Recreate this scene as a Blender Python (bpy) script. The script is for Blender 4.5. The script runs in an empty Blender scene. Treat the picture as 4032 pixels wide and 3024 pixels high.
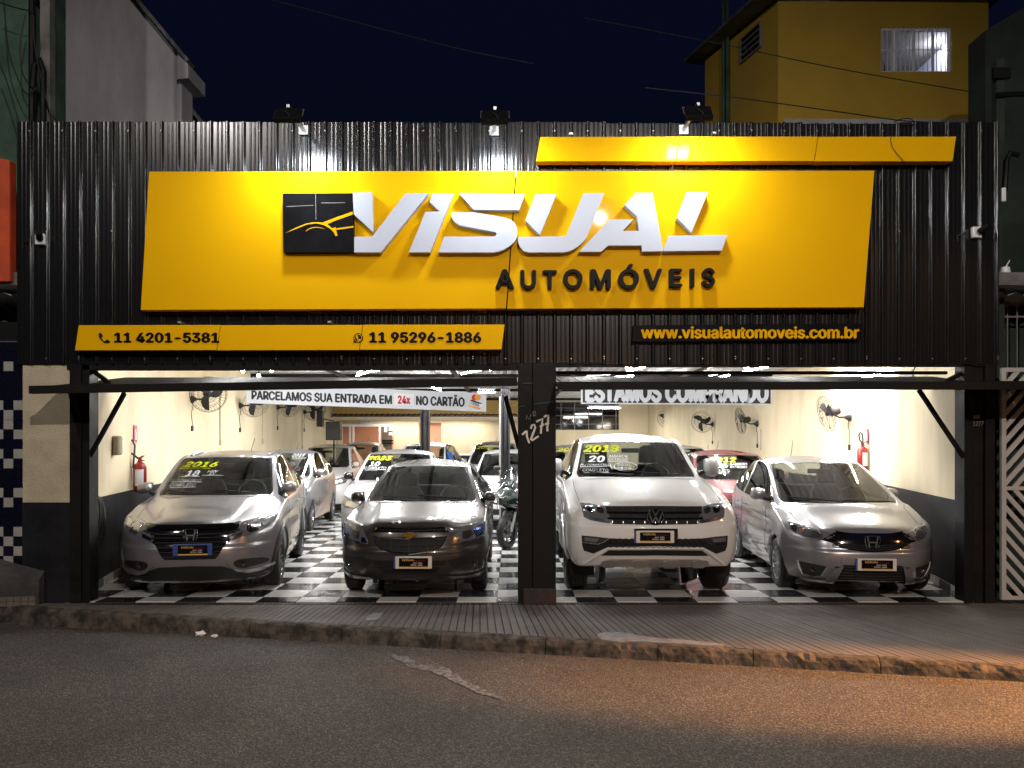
import bpy, bmesh, math, random
from mathutils import Vector, Matrix
from mathutils.bvhtree import BVHTree
random.seed(7)
R = math.radians
SC = bpy.context.scene
COL = SC.collection

# ------------------------------------------------------------------ camera
CAMY, CAMZ, FPX = -9.0, 1.76, 3200.0
cam_data = bpy.data.cameras.new('camera')
cam = bpy.data.objects.new('camera', cam_data); COL.objects.link(cam)
cam.location = (0, CAMY, CAMZ); cam.rotation_euler = (R(90), 0, 0)
cam_data.sensor_width = 36; cam_data.lens = 36*FPX/4032
cam_data.shift_y = (1744-1512)/4032
cam_data.clip_end = 500
SC.camera = cam

# ------------------------------------------------------------------ night sky
world = bpy.data.worlds.new('World'); SC.world = world; world.use_nodes = True
nt = world.node_tree; nt.nodes.clear()
wo = nt.nodes.new('ShaderNodeOutputWorld'); bg = nt.nodes.new('ShaderNodeBackground')
tc = nt.nodes.new('ShaderNodeTexCoord'); sep = nt.nodes.new('ShaderNodeSeparateXYZ')
rmp = nt.nodes.new('ShaderNodeValToRGB')
rmp.color_ramp.elements[0].position = 0.0; rmp.color_ramp.elements[0].color = (0.0040, 0.0042, 0.0070, 1)
rmp.color_ramp.elements[1].position = 0.75; rmp.color_ramp.elements[1].color = (0.0012, 0.0024, 0.0105, 1)
e = rmp.color_ramp.elements.new(0.25); e.color = (0.0016, 0.0021, 0.0062, 1)
nt.links.new(tc.outputs['Generated'], sep.inputs[0]); nt.links.new(sep.outputs['Z'], rmp.inputs[0])
nt.links.new(rmp.outputs[0], bg.inputs[0]); nt.links.new(bg.outputs[0], wo.inputs[0])
bg.inputs[1].default_value = 1.0
SC.view_settings.view_transform = 'Standard'; SC.view_settings.look = 'None'
SC.view_settings.exposure = 0.34; SC.view_settings.gamma = 1.0
SC.view_settings.use_curve_mapping = False
SC.render.engine = 'CYCLES'
SC.cycles.use_denoising = True
SC.cycles.max_bounces = 7; SC.cycles.diffuse_bounces = 3; SC.cycles.glossy_bounces = 4
SC.cycles.transparent_max_bounces = 12; SC.cycles.transmission_bounces = 4
SC.cycles.sample_clamp_indirect = 4.0
SC.cycles.caustics_reflective = False; SC.cycles.caustics_refractive = False

def light(name, kind, loc, power, color, target=None, **kw):
    d = bpy.data.lights.new(name, kind); d.energy = power; d.color = color
    for k, v in kw.items(): setattr(d, k, v)
    o = bpy.data.objects.new(name, d); COL.objects.link(o); o.location = loc
    if target is not None:
        o.rotation_euler = (Vector(target)-Vector(loc)).to_track_quat('-Z', 'Y').to_euler()
    return o
# street lighting: a lamp behind the camera, a sodium lamp up the street, an added warm spot
light('street_lamp_light', 'SPOT', (2.4, -13.5, 7.9), 2500, (1.0, 0.91, 0.82), (0.0, -3.5, 0), spot_size=R(105), spot_blend=0.7, shadow_soft_size=0.06)
light('street_lamp_light', 'SPOT', (-8.0, -13.0, 11.0), 1500, (1.0, 0.93, 0.87), (0.0, -4.0, 0), spot_size=R(100), spot_blend=0.7, shadow_soft_size=0.12)
light('sodium_light', 'SPOT', (12.0, -4.6, 3.4), 20000, (1.0, 0.42, 0.13), (3.35, -2.95, 0.0), spot_size=R(14), spot_blend=0.8, shadow_soft_size=0.10)
light('sodium_light', 'SPOT', (11.0, -9.0, 6.5), 550, (1.0, 0.45, 0.16), (3.5, -2.6, 0.0), spot_size=R(50), spot_blend=0.9, shadow_soft_size=0.10)  # extra wide spot added to warm the right side, no lamp of its own
light('sodium_light', 'SPOT', (1.5, -12.5, 2.4), 260, (1.0, 0.45, 0.16), (1.0, 0.0, 0.5), spot_size=R(60), spot_blend=0.7, shadow_soft_size=0.12)

def W(u, v, y):
    """photo pixel (4032 x 3024) at depth y -> world point"""
    k = (y-CAMY)/FPX
    return Vector(((u-2016)*k, y, CAMZ+(1744-v)*k))

# ------------------------------------------------------------------ bookkeeping
def tag(o, label=None, cat=None, group=None, kind=None):
    if label: o['label'] = label
    if cat: o['category'] = cat
    if group: o['group'] = group
    if kind: o['kind'] = kind
    return o
def empty(name, loc=(0,0,0), rz=0, label=None, cat=None, group=None):
    o = bpy.data.objects.new(name, None); COL.objects.link(o)
    o.location = loc; o.rotation_euler = (0, 0, rz); o.empty_display_size = 0.1
    bpy.context.view_layer.update() if False else None
    return tag(o, label, cat, group)
def copy_tree(o, parent=None):
    c = o.copy(); COL.objects.link(c); c.parent = parent
    for ch in list(o.children): copy_tree(ch, c)
    return c
def link_mesh(name, me, mats=None, parent=None, smooth=False):
    if mats is not None and not len(me.materials):
        for m in (mats if isinstance(mats, (list, tuple)) else [mats]): me.materials.append(m)
    if smooth:
        me.shade_smooth()
    o = bpy.data.objects.new(name, me); COL.objects.link(o)
    if parent is not None: o.parent = parent
    return o

class MB:
    """collects simple solids into one mesh"""
    def __init__(s): s.v = []; s.f = []; s.m = []; s.cur = 0
    def add(s, vs, fs):
        b = len(s.v); s.v += [tuple(p) for p in vs]
        for f in fs: s.f.append([i+b for i in f]); s.m.append(s.cur)
        return s
    def box(s, x0, x1, y0, y1, z0, z1):
        return s.add([(x0,y0,z0),(x1,y0,z0),(x1,y1,z0),(x0,y1,z0),(x0,y0,z1),(x1,y0,z1),(x1,y1,z1),(x0,y1,z1)],
            [(0,3,2,1),(4,5,6,7),(0,1,5,4),(1,2,6,5),(2,3,7,6),(3,0,4,7)])
    def bar(s, a, b, w, h, up=(0,0,1)):
        a = Vector(a); b = Vector(b); d = (b-a).normalized(); up = Vector(up)
        if abs(d.dot(up)) > 0.98: up = Vector((0,1,0))
        x = d.cross(up).normalized()*w/2; z = x.cross(d).normalized()*h/2
        vs = [a-x-z, a+x-z, a+x+z, a-x+z, b-x-z, b+x-z, b+x+z, b-x+z]
        return s.add(vs, [(3,2,1,0),(4,5,6,7),(0,1,5,4),(1,2,6,5),(2,3,7,6),(3,0,4,7)])
    def tube(s, pts, r, n=6, closed=False, taper=None):
        pts = [Vector(p) for p in pts]; L = len(pts); vs = []; fs = []
        prev = None
        for i, p in enumerate(pts):
            a = pts[i-1] if (i > 0 or closed) else p
            b = pts[(i+1) % L] if (i < L-1 or closed) else p
            d = (b-a).normalized()
            if prev is None:
                up = Vector((0,0,1)) if abs(d.z) < 0.9 else Vector((1,0,0))
                x = d.cross(up).normalized()
            else:
                x = (prev - d*prev.dot(d)).normalized()
            prev = x; y = d.cross(x)
            rr = r if taper is None else r*(1+(taper-1)*i/(L-1))
            for k in range(n):
                t = 2*math.pi*k/n
                vs.append(p+(x*math.cos(t)+y*math.sin(t))*rr)
        for i in range(L-1 if not closed else L):
            for k in range(n):
                a = i*n+k; b = i*n+(k+1) % n; c = ((i+1) % L)*n+(k+1) % n; d = ((i+1) % L)*n+k
                fs.append((a,b,c,d))
        if not closed: fs.append(tuple(range(n))[::-1]); fs.append(tuple((L-1)*n+k for k in range(n)))
        return s.add(vs, fs)
    def lathe(s, prof, org=(0,0,0), axis='x', n=24, caps=True):
        """prof: (radius, along axis)"""
        vs = []; fs = []; o = Vector(org); P = len(prof)
        for (r, h) in prof:
            for k in range(n):
                t = 2*math.pi*k/n; c, q = math.cos(t)*r, math.sin(t)*r
                p = {'x': (h, c, q), 'y': (q, h, c), 'z': (c, q, h)}[axis]
                vs.append(o+Vector(p))
        for i in range(P-1):
            for k in range(n):
                fs.append((i*n+k, i*n+(k+1) % n, (i+1)*n+(k+1) % n, (i+1)*n+k))
        if caps and prof[0][0] > 1e-4: fs.append(tuple(range(n))[::-1])
        if caps and prof[-1][0] > 1e-4: fs.append(tuple((P-1)*n+k for k in range(n)))
        return s.add(vs, fs)
    def prism(s, pts, y0, y1):
        """polygon in (x,z), extruded y0..y1"""
        n = len(pts)
        ar = sum(pts[i][0]*pts[(i+1)%n][1]-pts[(i+1)%n][0]*pts[i][1] for i in range(n))
        if ar < 0: pts = pts[::-1]
        vs = [(x, y0, z) for x, z in pts]+[(x, y1, z) for x, z in pts]
        fs = [tuple(range(n)), tuple(range(2*n-1, n-1, -1))]
        for i in range(n):
            j = (i+1) % n; fs.append((i, i+n, j+n, j))
        return s.add(vs, fs)
    def flat(s, pts, z0, z1):
        """polygon in (x,y), extruded z0..z1"""
        n = len(pts)
        ar = sum(pts[i][0]*pts[(i+1)%n][1]-pts[(i+1)%n][0]*pts[i][1] for i in range(n))
        if ar < 0: pts = pts[::-1]
        vs = [(x, y, z0) for x, y in pts]+[(x, y, z1) for x, y in pts]
        fs = [tuple(range(n))[::-1], tuple(range(n, 2*n))]
        for i in range(n):
            j = (i+1) % n; fs.append((i, j, j+n, i+n))
        return s.add(vs, fs)
    def disc(s, c, r, axis='y', n=16, d=0.01):
        prof = [(0, 0), (r, 0), (r, d), (0, d)]
        return s.lathe(prof, c, axis, n)
    def mesh(s, name):
        me = bpy.data.meshes.new(name); me.from_pydata(s.v, [], s.f)
        if any(s.m): me.polygons.foreach_set('material_index', s.m)
        me.validate(verbose=False); me.update()
        return me
    def build(s, name, mats, parent=None, smooth=False, bevel=0, subsurf=0, sharp=None):
        me = s.mesh(name)
        if bevel or smooth:
            bm = bmesh.new(); bm.from_mesh(me)
            bmesh.ops.recalc_face_normals(bm, faces=bm.faces)
            if bevel:
                bmesh.ops.bevel(bm, geom=[e for e in bm.edges if len(e.link_faces) == 2 and e.calc_face_angle(0) > 0.5],
                                offset=bevel, segments=2, profile=0.5, affect='EDGES', clamp_overlap=True)
            bm.to_mesh(me); bm.free()
        o = link_mesh(name, me, mats, parent, False)
        if smooth:
            me.shade_smooth()
            try: me.set_sharp_from_angle(angle=R(35 if sharp is None else sharp))
            except Exception: pass
        if subsurf:
            md = o.modifiers.new('s', 'SUBSURF'); md.levels = subsurf; md.render_levels = subsurf
        return o

# ------------------------------------------------------------------ materials
def mat(name, color, rough=0.5, metal=0.0, var=0.0, vscale=3.0, color2=None, bump=0.0, bscale=40.0, coat=0.0,
        emit=None, estr=0.0, spec=0.5, flake=0.0, detail=4.0, stretch=None, rvar=0.0, contrast=(0.35, 0.65)):
    m = bpy.data.materials.new(name); m.use_nodes = True
    t = m.node_tree; b = t.nodes['Principled BSDF']; L = t.links
    b.inputs['Roughness'].default_value = rough; b.inputs['Metallic'].default_value = metal
    b.inputs['Base Color'].default_value = (*color, 1)
    b.inputs['Specular IOR Level'].default_value = spec
    b.inputs['Coat Weight'].default_value = coat; b.inputs['Coat Roughness'].default_value = 0.04
    tc = t.nodes.new('ShaderNodeTexCoord'); src = tc.outputs['Object']
    if stretch:
        mp = t.nodes.new('ShaderNodeMapping'); mp.inputs['Scale'].default_value = stretch
        L.new(src, mp.inputs[0]); src = mp.outputs[0]
    if var or color2 or rvar:
        n = t.nodes.new('ShaderNodeTexNoise'); n.inputs['Scale'].default_value = vscale; n.inputs['Detail'].default_value = detail
        n.inputs['Roughness'].default_value = 0.62
        L.new(src, n.inputs['Vector'])
        mr = t.nodes.new('ShaderNodeMapRange'); mr.inputs[1].default_value = contrast[0]; mr.inputs[2].default_value = contrast[1]
        L.new(n.outputs['Fac'], mr.inputs[0])
        if var or color2:
            mx = t.nodes.new('ShaderNodeMix'); mx.data_type = 'RGBA'
            c2 = color2 if color2 else tuple(c*(1-var) for c in color)
            mx.inputs['A'].default_value = (*color, 1); mx.inputs['B'].default_value = (*c2, 1)
            L.new(mr.outputs[0], mx.inputs['Factor']); L.new(mx.outputs['Result'], b.inputs['Base Color'])
        if rvar:
            mr2 = t.nodes.new('ShaderNodeMapRange'); mr2.inputs[3].default_value = rough; mr2.inputs[4].default_value = rough+rvar
            L.new(mr.outputs[0], mr2.inputs[0]); L.new(mr2.outputs[0], b.inputs['Roughness'])
    if bump or flake:
        n2 = t.nodes.new('ShaderNodeTexNoise'); n2.inputs['Scale'].default_value = 900 if flake else bscale
        n2.inputs['Detail'].default_value = 3
        L.new(tc.outputs['Object'] if flake else src, n2.inputs['Vector'])
        bp = t.nodes.new('ShaderNodeBump'); bp.inputs['Strength'].default_value = flake if flake else bump
        bp.inputs['Distance'].default_value = 0.001 if flake else 0.01
        L.new(n2.outputs['Fac'], bp.inputs['Height']); L.new(bp.outputs[0], b.inputs['Normal'])
    if emit:
        b.inputs['Emission Color'].default_value = (*emit, 1); b.inputs['Emission Strength'].default_value = estr
    return m
def glass_mat(name, tint=(0.55, 0.62, 0.60), refl=1.0, ior=1.5):
    m = bpy.data.materials.new(name); m.use_nodes = True; t = m.node_tree; t.nodes.clear(); L = t.links
    o = t.nodes.new('ShaderNodeOutputMaterial'); mx = t.nodes.new('ShaderNodeMixShader')
    fr = t.nodes.new('ShaderNodeFresnel'); fr.inputs['IOR'].default_value = ior
    tr = t.nodes.new('ShaderNodeBsdfTransparent'); tr.inputs[0].default_value = (*tint, 1)
    gl = t.nodes.new('ShaderNodeBsdfGlossy'); gl.inputs['Roughness'].default_value = 0.02
    gl.inputs['Color'].default_value = (refl, refl, refl, 1)
    L.new(fr.outputs[0], mx.inputs[0]); L.new(tr.outputs[0], mx.inputs[1]); L.new(gl.outputs[0], mx.inputs[2])
    L.new(mx.outputs[0], o.inputs[0])
    return m
M = {}
M['black'] = mat('black_paint', (0.008, 0.008, 0.009), 0.45, var=0.4, rvar=0.2, spec=0.2)
M['black_steel'] = mat('black_painted_steel', (0.008, 0.0075, 0.0075), 0.5, spec=0.15, color2=(0.013, 0.011, 0.009), vscale=5, rvar=0.2, bump=0.05, bscale=60)
M['plastic'] = mat('black_plastic', (0.012, 0.012, 0.012), 0.5)
M['gloss_black'] = mat('gloss_black', (0.006, 0.006, 0.007), 0.08, coat=0.6)
M['rubber'] = mat('rubber', (0.012, 0.012, 0.012), 0.65, var=0.3, bump=0.2, bscale=120)
M['chrome'] = mat('chrome', (0.78, 0.78, 0.80), 0.08, 1.0)
M['alloy'] = mat('alloy_silver', (0.52, 0.53, 0.55), 0.22, 0.85)
M['dark_alloy'] = mat('alloy_dark', (0.10, 0.10, 0.105), 0.25, 0.8)
M['white'] = mat('white_gloss', (0.80, 0.81, 0.83), 0.3)
M['white_text'] = mat('white_lettering', (0.82, 0.84, 0.88), 0.5)
M['yellow_text'] = mat('yellow_lettering', (0.72, 0.80, 0.02), 0.5)
M['red'] = mat('red_paint', (0.42, 0.012, 0.010), 0.3, coat=0.4, var=0.2)
M['rod'] = mat('zinc_steel', (0.5, 0.5, 0.5), 0.35, 0.8)
M['wire'] = mat('wire', (0.01, 0.01, 0.01), 0.6)
M['interior'] = mat('car_trim', (0.045, 0.046, 0.048), 0.7, var=0.3)
M['seat'] = mat('seat_fabric', (0.07, 0.072, 0.075), 0.85, var=0.3, bump=0.2, bscale=200)
M['glass'] = glass_mat('car_glass', (0.84, 0.90, 0.87), 1.0, 1.62)
M['side_glass'] = glass_mat('car_side_glass', (0.62, 0.67, 0.66), 1.0, 1.62)
M['lens'] = glass_mat('lamp_lens', (0.80, 0.82, 0.84), 1.0, 1.55)

# ------------------------------------------------------------------ lettering
try:
    import os
    FONT = bpy.data.fonts.load(os.path.join(bpy.utils.resource_path('LOCAL'), 'datafiles', 'fonts', 'Inter.woff2'))
except Exception:
    FONT = None
def text_geo(txt, size=1.0, bold=0.0, shear=0.0, sx=1.0, depth=0.0, spacing=1.0, align='LEFT', res=3):
    """lettering as (verts in text plane x, y, depth), faces)"""
    cu = bpy.data.curves.new('t', 'FONT'); cu.body = txt; cu.size = size
    if FONT: cu.font = FONT
    cu.offset = bold; cu.shear = shear
    cu.extrude = depth; cu.space_character = spacing; cu.align_x = align; cu.resolution_u = res
    ob = bpy.data.objects.new('t', cu); COL.objects.link(ob)
    dg = bpy.context.evaluated_depsgraph_get()
    me = bpy.data.meshes.new_from_object(ob.evaluated_get(dg))
    vs = [(v.co.x*sx, v.co.y, v.co.z) for v in me.vertices]; fs = [tuple(p.vertices) for p in me.polygons]
    bpy.data.objects.remove(ob); bpy.data.curves.remove(cu); bpy.data.meshes.remove(me)
    return vs, fs
def fit_text(txt, x0, x1, z0, z1, y, thick=0.004, bold=0.0, shear=0.0, spacing=1.0, slope=0.0):
    """lettering scaled to fill x0..x1, z0..z1 on a plane facing -y"""
    vs, fs = text_geo(txt, 1.0, 0.0 if bold > 0.008 else bold, shear, 1.0, 0.5, spacing)
    ex = bold-0.008
    if ex > 0.002:
        b0, f0 = list(vs), list(fs); vs = []; fs = []
        dd = 0.0005/max(thick, 0.0006); ex += 0.006
        for q, (dx, dz) in enumerate(((-ex*1.05, 0), (0, -ex*0.7), (0, ex*0.7), (ex*1.05, 0), (0, 0))):
            o_ = len(vs); vs += [(v[0]+dx, v[1]+dz, v[2]+(dd*q if v[2] > 0 else 0)) for v in b0]; fs += [tuple(i+o_ for i in f) for f in f0]
    ax = min(v[0] for v in vs); bx = max(v[0] for v in vs); az = min(v[1] for v in vs); bz = max(v[1] for v in vs)
    out = []
    for v in vs:
        x = x0+(v[0]-ax)/(bx-ax)*(x1-x0); z = z0+(v[1]-az)/(bz-az)*(z1-z0)+slope*(x-x0)
        out.append((x, y-(v[2]+0.5)*thick, z))
    return out, [tuple(f) for f in fs]
def sign_text(name, txt, x0, x1, z0, z1, y, m, parent, **kw):
    v, f = fit_text(txt, x0, x1, z0, z1, y, **kw)
    mb = MB(); mb.add(v, f)
    me = mb.mesh(name)
    return link_mesh(name, me, m, parent)
# ------------------------------------------------------------------ setting materials
M['cream'] = mat('cream_wall_paint', (0.68, 0.58, 0.40), 0.75, color2=(0.50, 0.43, 0.29), vscale=1.1, bump=0.25, bscale=25, stretch=(1, 1, 0.35), detail=7, contrast=(0.45, 0.75))
M['cream_rough'] = mat('cream_rough_plaster', (0.58, 0.50, 0.36), 0.85, color2=(0.46, 0.39, 0.27), vscale=4, bump=0.9, bscale=45)
M['dado'] = mat('dado_dark_paint', (0.009, 0.0095, 0.013), 0.6, spec=0.15, color2=(0.018, 0.018, 0.021), vscale=3, bump=0.3, bscale=30)
M['cladding'] = mat('cladding_black_metal', (0.008, 0.008, 0.009), 0.20, metal=0.0, coat=0.0, spec=0.6, color2=(0.010, 0.010, 0.010), vscale=2.0, rvar=0.0, stretch=(1, 1, 0.2))
M['sign_yellow'] = mat('sign_yellow_acm', (0.86, 0.46, 0.002), 0.5, coat=0.12, spec=0.04, color2=(0.83, 0.44, 0.002), vscale=0.8)
M['sign_black'] = mat('sign_black_face', (0.004, 0.004, 0.005), 0.45, spec=0.06, color2=(0.008, 0.008, 0.009), vscale=6)
M['letter_black'] = mat('letter_black_face', (0.004, 0.004, 0.004), 0.5, spec=0.12)
M['letter_white'] = mat('letter_white_face', (0.52, 0.56, 0.64), 0.45)
M['tile_white'] = mat('floor_tile_white', (0.80, 0.81, 0.80), 0.10, color2=(0.68, 0.68, 0.66), vscale=2.5, rvar=0.22, coat=0.4)
M['tile_black'] = mat('floor_tile_black', (0.014, 0.014, 0.017), 0.10, color2=(0.035, 0.034, 0.036), vscale=3.5, rvar=0.2, coat=0.5)
def per_tile(m, lo, hi):
    t = m.node_tree; b = t.nodes['Principled BSDF']; L = t.links; src = b.inputs['Base Color'].links[0].from_socket
    oi = t.nodes.new('ShaderNodeObjectInfo'); mr = t.nodes.new('ShaderNodeMapRange'); mr.inputs[3].default_value = lo; mr.inputs[4].default_value = hi
    L.new(oi.outputs['Random'], mr.inputs[0]); mx = t.nodes.new('ShaderNodeMix'); mx.data_type = 'RGBA'; mx.blend_type = 'MULTIPLY'; mx.inputs['Factor'].default_value = 1
    L.new(src, mx.inputs['A']); L.new(mr.outputs[0], mx.inputs['B']); L.new(mx.outputs['Result'], b.inputs['Base Color'])
per_tile(M['tile_white'], 0.86, 1.06); per_tile(M['tile_black'], 0.5, 2.0)
M['grout'] = mat('grout', (0.10, 0.095, 0.09), 0.8)
M['concrete'] = mat('concrete', (0.20, 0.19, 0.175), 0.85, color2=(0.10, 0.095, 0.09), vscale=5, bump=0.5, bscale=30, detail=7)
M['ceiling'] = mat('ceiling_sheet', (0.72, 0.72, 0.73), 0.7, color2=(0.52, 0.51, 0.50), vscale=1.5)
M['asphalt'] = None
def asphalt():
    m = bpy.data.materials.new('asphalt'); m.use_nodes = True; t = m.node_tree; L = t.links; b = t.nodes['Principled BSDF']
    tc = t.nodes.new('ShaderNodeTexCoord'); src = tc.outputs['Object']
    v = t.nodes.new('ShaderNodeTexVoronoi'); v.inputs['Scale'].default_value = 105; L.new(src, v.inputs['Vector'])
    cr = t.nodes.new('ShaderNodeValToRGB'); cr.color_ramp.interpolation = 'LINEAR'
    el = cr.color_ramp.elements; el[0].position = 0.0; el[0].color = (0.030, 0.028, 0.026, 1); el[1].position = 1.0; el[1].color = (0.22, 0.195, 0.165, 1)
    e1 = el.new(0.55); e1.color = (0.076, 0.064, 0.052, 1); e2 = el.new(0.86); e2.color = (0.135, 0.115, 0.095, 1)
    sp = t.nodes.new('ShaderNodeSeparateColor'); L.new(v.outputs['Color'], sp.inputs[0]); L.new(sp.outputs[0], cr.inputs[0])
    n = t.nodes.new('ShaderNodeTexNoise'); n.inputs['Scale'].default_value = 0.7; n.inputs['Detail'].default_value = 8; n.inputs['Roughness'].default_value = 0.7; L.new(src, n.inputs['Vector'])
    mr = t.nodes.new('ShaderNodeMapRange'); mr.inputs[1].default_value = 0.3; mr.inputs[2].default_value = 0.7; mr.inputs[3].default_value = 0.65; mr.inputs[4].default_value = 1.3
    L.new(n.outputs['Fac'], mr.inputs[0])
    mx = t.nodes.new('ShaderNodeMix'); mx.data_type = 'RGBA'; mx.blend_type = 'MULTIPLY'; mx.inputs['Factor'].default_value = 1
    L.new(cr.outputs[0], mx.inputs['A']); L.new(mr.outputs[0], mx.inputs['B']); L.new(mx.outputs['Result'], b.inputs['Base Color'])
    b.inputs['Roughness'].default_value = 0.8
    n2 = t.nodes.new('ShaderNodeTexNoise'); n2.inputs['Scale'].default_value = 60; n2.inputs['Detail'].default_value = 4; L.new(src, n2.inputs['Vector'])
    ad = t.nodes.new('ShaderNodeMath'); ad.operation = 'ADD'; L.new(n2.outputs['Fac'], ad.inputs[0]); L.new(v.outputs['Distance'], ad.inputs[1])
    bp = t.nodes.new('ShaderNodeBump'); bp.inputs['Strength'].default_value = 0.9; bp.inputs['Distance'].default_value = 0.008
    L.new(ad.outputs[0], bp.inputs['Height']); L.new(bp.outputs[0], b.inputs['Normal'])
    return m
M['asphalt'] = asphalt()
M['kerb'] = mat('kerb_stone', (0.11, 0.088, 0.066), 0.9, color2=(0.018, 0.016, 0.012), vscale=8, bump=0.6, bscale=30, detail=9, contrast=(0.38, 0.62))
M['paving'] = mat('paving_strip', (0.150, 0.130, 0.116), 0.8, color2=(0.095, 0.085, 0.078), vscale=1.6, bump=0.4, bscale=60, detail=8)
M['paving_gap'] = mat('paving_groove', (0.03, 0.028, 0.026), 0.9)

# ------------------------------------------------------------------ road, kerb, pavement
KA = Vector((-5.56, -0.17)); KB = Vector((4.04, -2.59)); KD = (KB-KA).normalized(); KN = Vector((KD.y, -KD.x))  # KN points to the street
def kerb_y(x): return KA.y+(x-KA.x)*KD.y/KD.x
def road_z(x): return -0.150+0.008*x
mb = MB(); nx, ny = 24, 24
for j in range(ny+1):
    for i in range(nx+1):
        x = -70+140*i/nx; y = -60+140*j/ny
        mb.v.append((x, y, -0.150+0.008*max(-9, min(9, x))))
for j in range(ny):
    for i in range(nx):
        a = j*(nx+1)+i; mb.f.append([a, a+1, a+nx+2, a+nx+1]); mb.m.append(0)
tag(mb.build('road', M['asphalt']), kind='structure')
# scuffed white paint on the asphalt
M['road_paint'] = mat('worn_road_paint', (0.22, 0.22, 0.215), 0.8, color2=(0.06, 0.055, 0.05), vscale=22, bump=0.5, bscale=60, detail=8, contrast=(0.40, 0.62))
def ground_at(u, v):
    k = (CAMZ+0.145)/(v-1744)*FPX; return Vector(((u-2016)/FPX*k, CAMY+k))
smear_o = empty('road_paint', (0, 0, 0), 0, None, None); smear_o['kind'] = 'structure'
for path in ([(1545, 2580, 14), (1590, 2596, 22), (1640, 2612, 18)], [(1600, 2618, 12), (1690, 2630, 20), (1760, 2652, 30), (1830, 2690, 26), (1900, 2725, 18), (1990, 2755, 8)]):
    up = []; dn = []
    for k in range(len(path)-1):
        for s in range(8):
            t = s/8; u = path[k][0]*(1-t)+path[k+1][0]*t; v = path[k][1]*(1-t)+path[k+1][1]*t; w = path[k][2]*(1-t)+path[k+1][2]*t
            g = ground_at(u, v-w*random.uniform(0.35, 1.0)); h = ground_at(u, v+w*random.uniform(0.25, 0.7))
            up.append(g); dn.append(h)
    mb = MB(); n = len(up)
    for p in up: mb.v.append((p.x, p.y, road_z(p.x)+0.006))
    for p in dn: mb.v.append((p.x, p.y, road_z(p.x)+0.006))
    for i in range(n-1): mb.f.append([i, n+i, n+i+1, i+1]); mb.m.append(0)
    mb.build('paint_mark', M['road_paint'], smear_o)

# kerb: stones about a metre long, eroded face
kerb = empty('kerb', (0, 0, 0)); kerb['kind'] = 'structure'
s = -7.5; L_tot = 22
def noise1(x, y): return math.sin(x*7.1+y*3.3)*0.5+math.sin(x*17.7-y*9.1)*0.3+math.sin(x*41.0+y*23)*0.2
while s < L_tot:
    ln = random.choice([0.8, 1.0, 1.25])
    a0 = s+0.004; a1 = s+ln-0.004; nseg = 22
    mb = MB(); rows = 7
    for i in range(nseg+1):
        t = a0+(a1-a0)*i/nseg
        p = KA+KD*t
        zt = -0.012+noise1(t, 0)*0.006; zb = road_z(p.x)-0.03
        prof = [(-0.10, zt), (-0.06, zt), (-0.02, zt-0.004), (0.004, zt-0.02), (0.02, zt*0.6+zb*0.4), (0.03, zt*0.25+zb*0.75), (0.045, zb)]
        for q, (o, z) in enumerate(prof):
            er = noise1(t*2.1, q*1.7)*0.005 if q >= 2 else 0
            if q in (2, 3) and noise1(t*1.3+5, 1) > 0.35: er -= 0.02
            g = p+KN*(o+er)
            mb.v.append((g.x, g.y, z+(noise1(t*3, q)*0.006 if q > 1 else 0)))
    for i in range(nseg):
        for q in range(rows-1):
            a = i*rows+q; mb.f.append([a, a+1, a+rows+1, a+rows]); mb.m.append(0)
    mb.f.append(list(range(rows))[::-1]); mb.m.append(0)
    mb.f.append([nseg*rows+q for q in range(rows)]); mb.m.append(0)
    mb.build('kerb_stone', M['kerb'], kerb)
    s += ln
# pavement slab with ribbed strips laid on it
mb = MB(); xs = [-13, -7, -5.7]+[x*0.5 for x in range(-11, 32)]
mb.flat([(-5.9, 0.0)]+[(16, 0.0)]+[(16, kerb_y(16)+0.08), (-5.9, kerb_y(-5.9)+0.08)], -0.3, -0.026)
pav = mb.build('pavement', M['paving_gap']); pav['kind'] = 'structure'
ang = lambda x: R(max(-3, min(17, 4+4.7*x)))
x = -5.45; k = 0
while x < 11.5 and k < 296:
    w = 0.068
    def foot(xx):
        a = ang(xx); d = Vector((math.sin(a), -math.cos(a)))
        # intersect with inner kerb line
        o = Vector((xx, -0.015)); q = KA-KN*0.085
        den = d.x*KD.y-d.y*KD.x
        t = ((q.x-o.x)*KD.y-(q.y-o.y)*KD.x)/den
        return o, o+d*t
    a, b = foot(x); c, d = foot(x+w*0.86)
    if b.y < -0.06:
        mb = MB(); mb.flat([(a.x, a.y), (b.x, b.y), (d.x, d.y), (c.x, c.y)], -0.028, -0.012+random.uniform(-0.0015, 0.0015))
        mb.build('paving_strip', M['paving'], pav); k += 1
    x += w
mb = MB(); mb.flat([(11.6, -0.015), (16, -0.015), (16, kerb_y(16)+0.2), (13.8, kerb_y(13.8)+0.2)], -0.028, -0.012)
mb.build('pavement_slab', M['paving'], pav)
M['patch'] = mat('mortar_patch', (0.26, 0.27, 0.28), 0.85, color2=(0.14, 0.14, 0.14), vscale=9, bump=0.4, detail=8)
def plane_pt(u, v, z):
    k = (CAMZ-z)/(v-1744)*FPX; return ((u-2016)/FPX*k, CAMY+k)
for pp in ([(2360,2492),(2400,2487),(2470,2490),(2520,2503),(2600,2512),(2700,2519),(2820,2532),(2860,2540),(2790,2541),(2650,2532),(2520,2524),(2440,2526),(2370,2518),(2350,2505)], [(1445,2425),(1470,2412),(1510,2412),(1500,2430),(1470,2443),(1440,2442)]):
    mb = MB(); mb.flat([plane_pt(u, v, -0.006) for u, v in pp], -0.016, -0.0065)
    mb.build('mortar_patch', M['patch'], pav)

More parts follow.
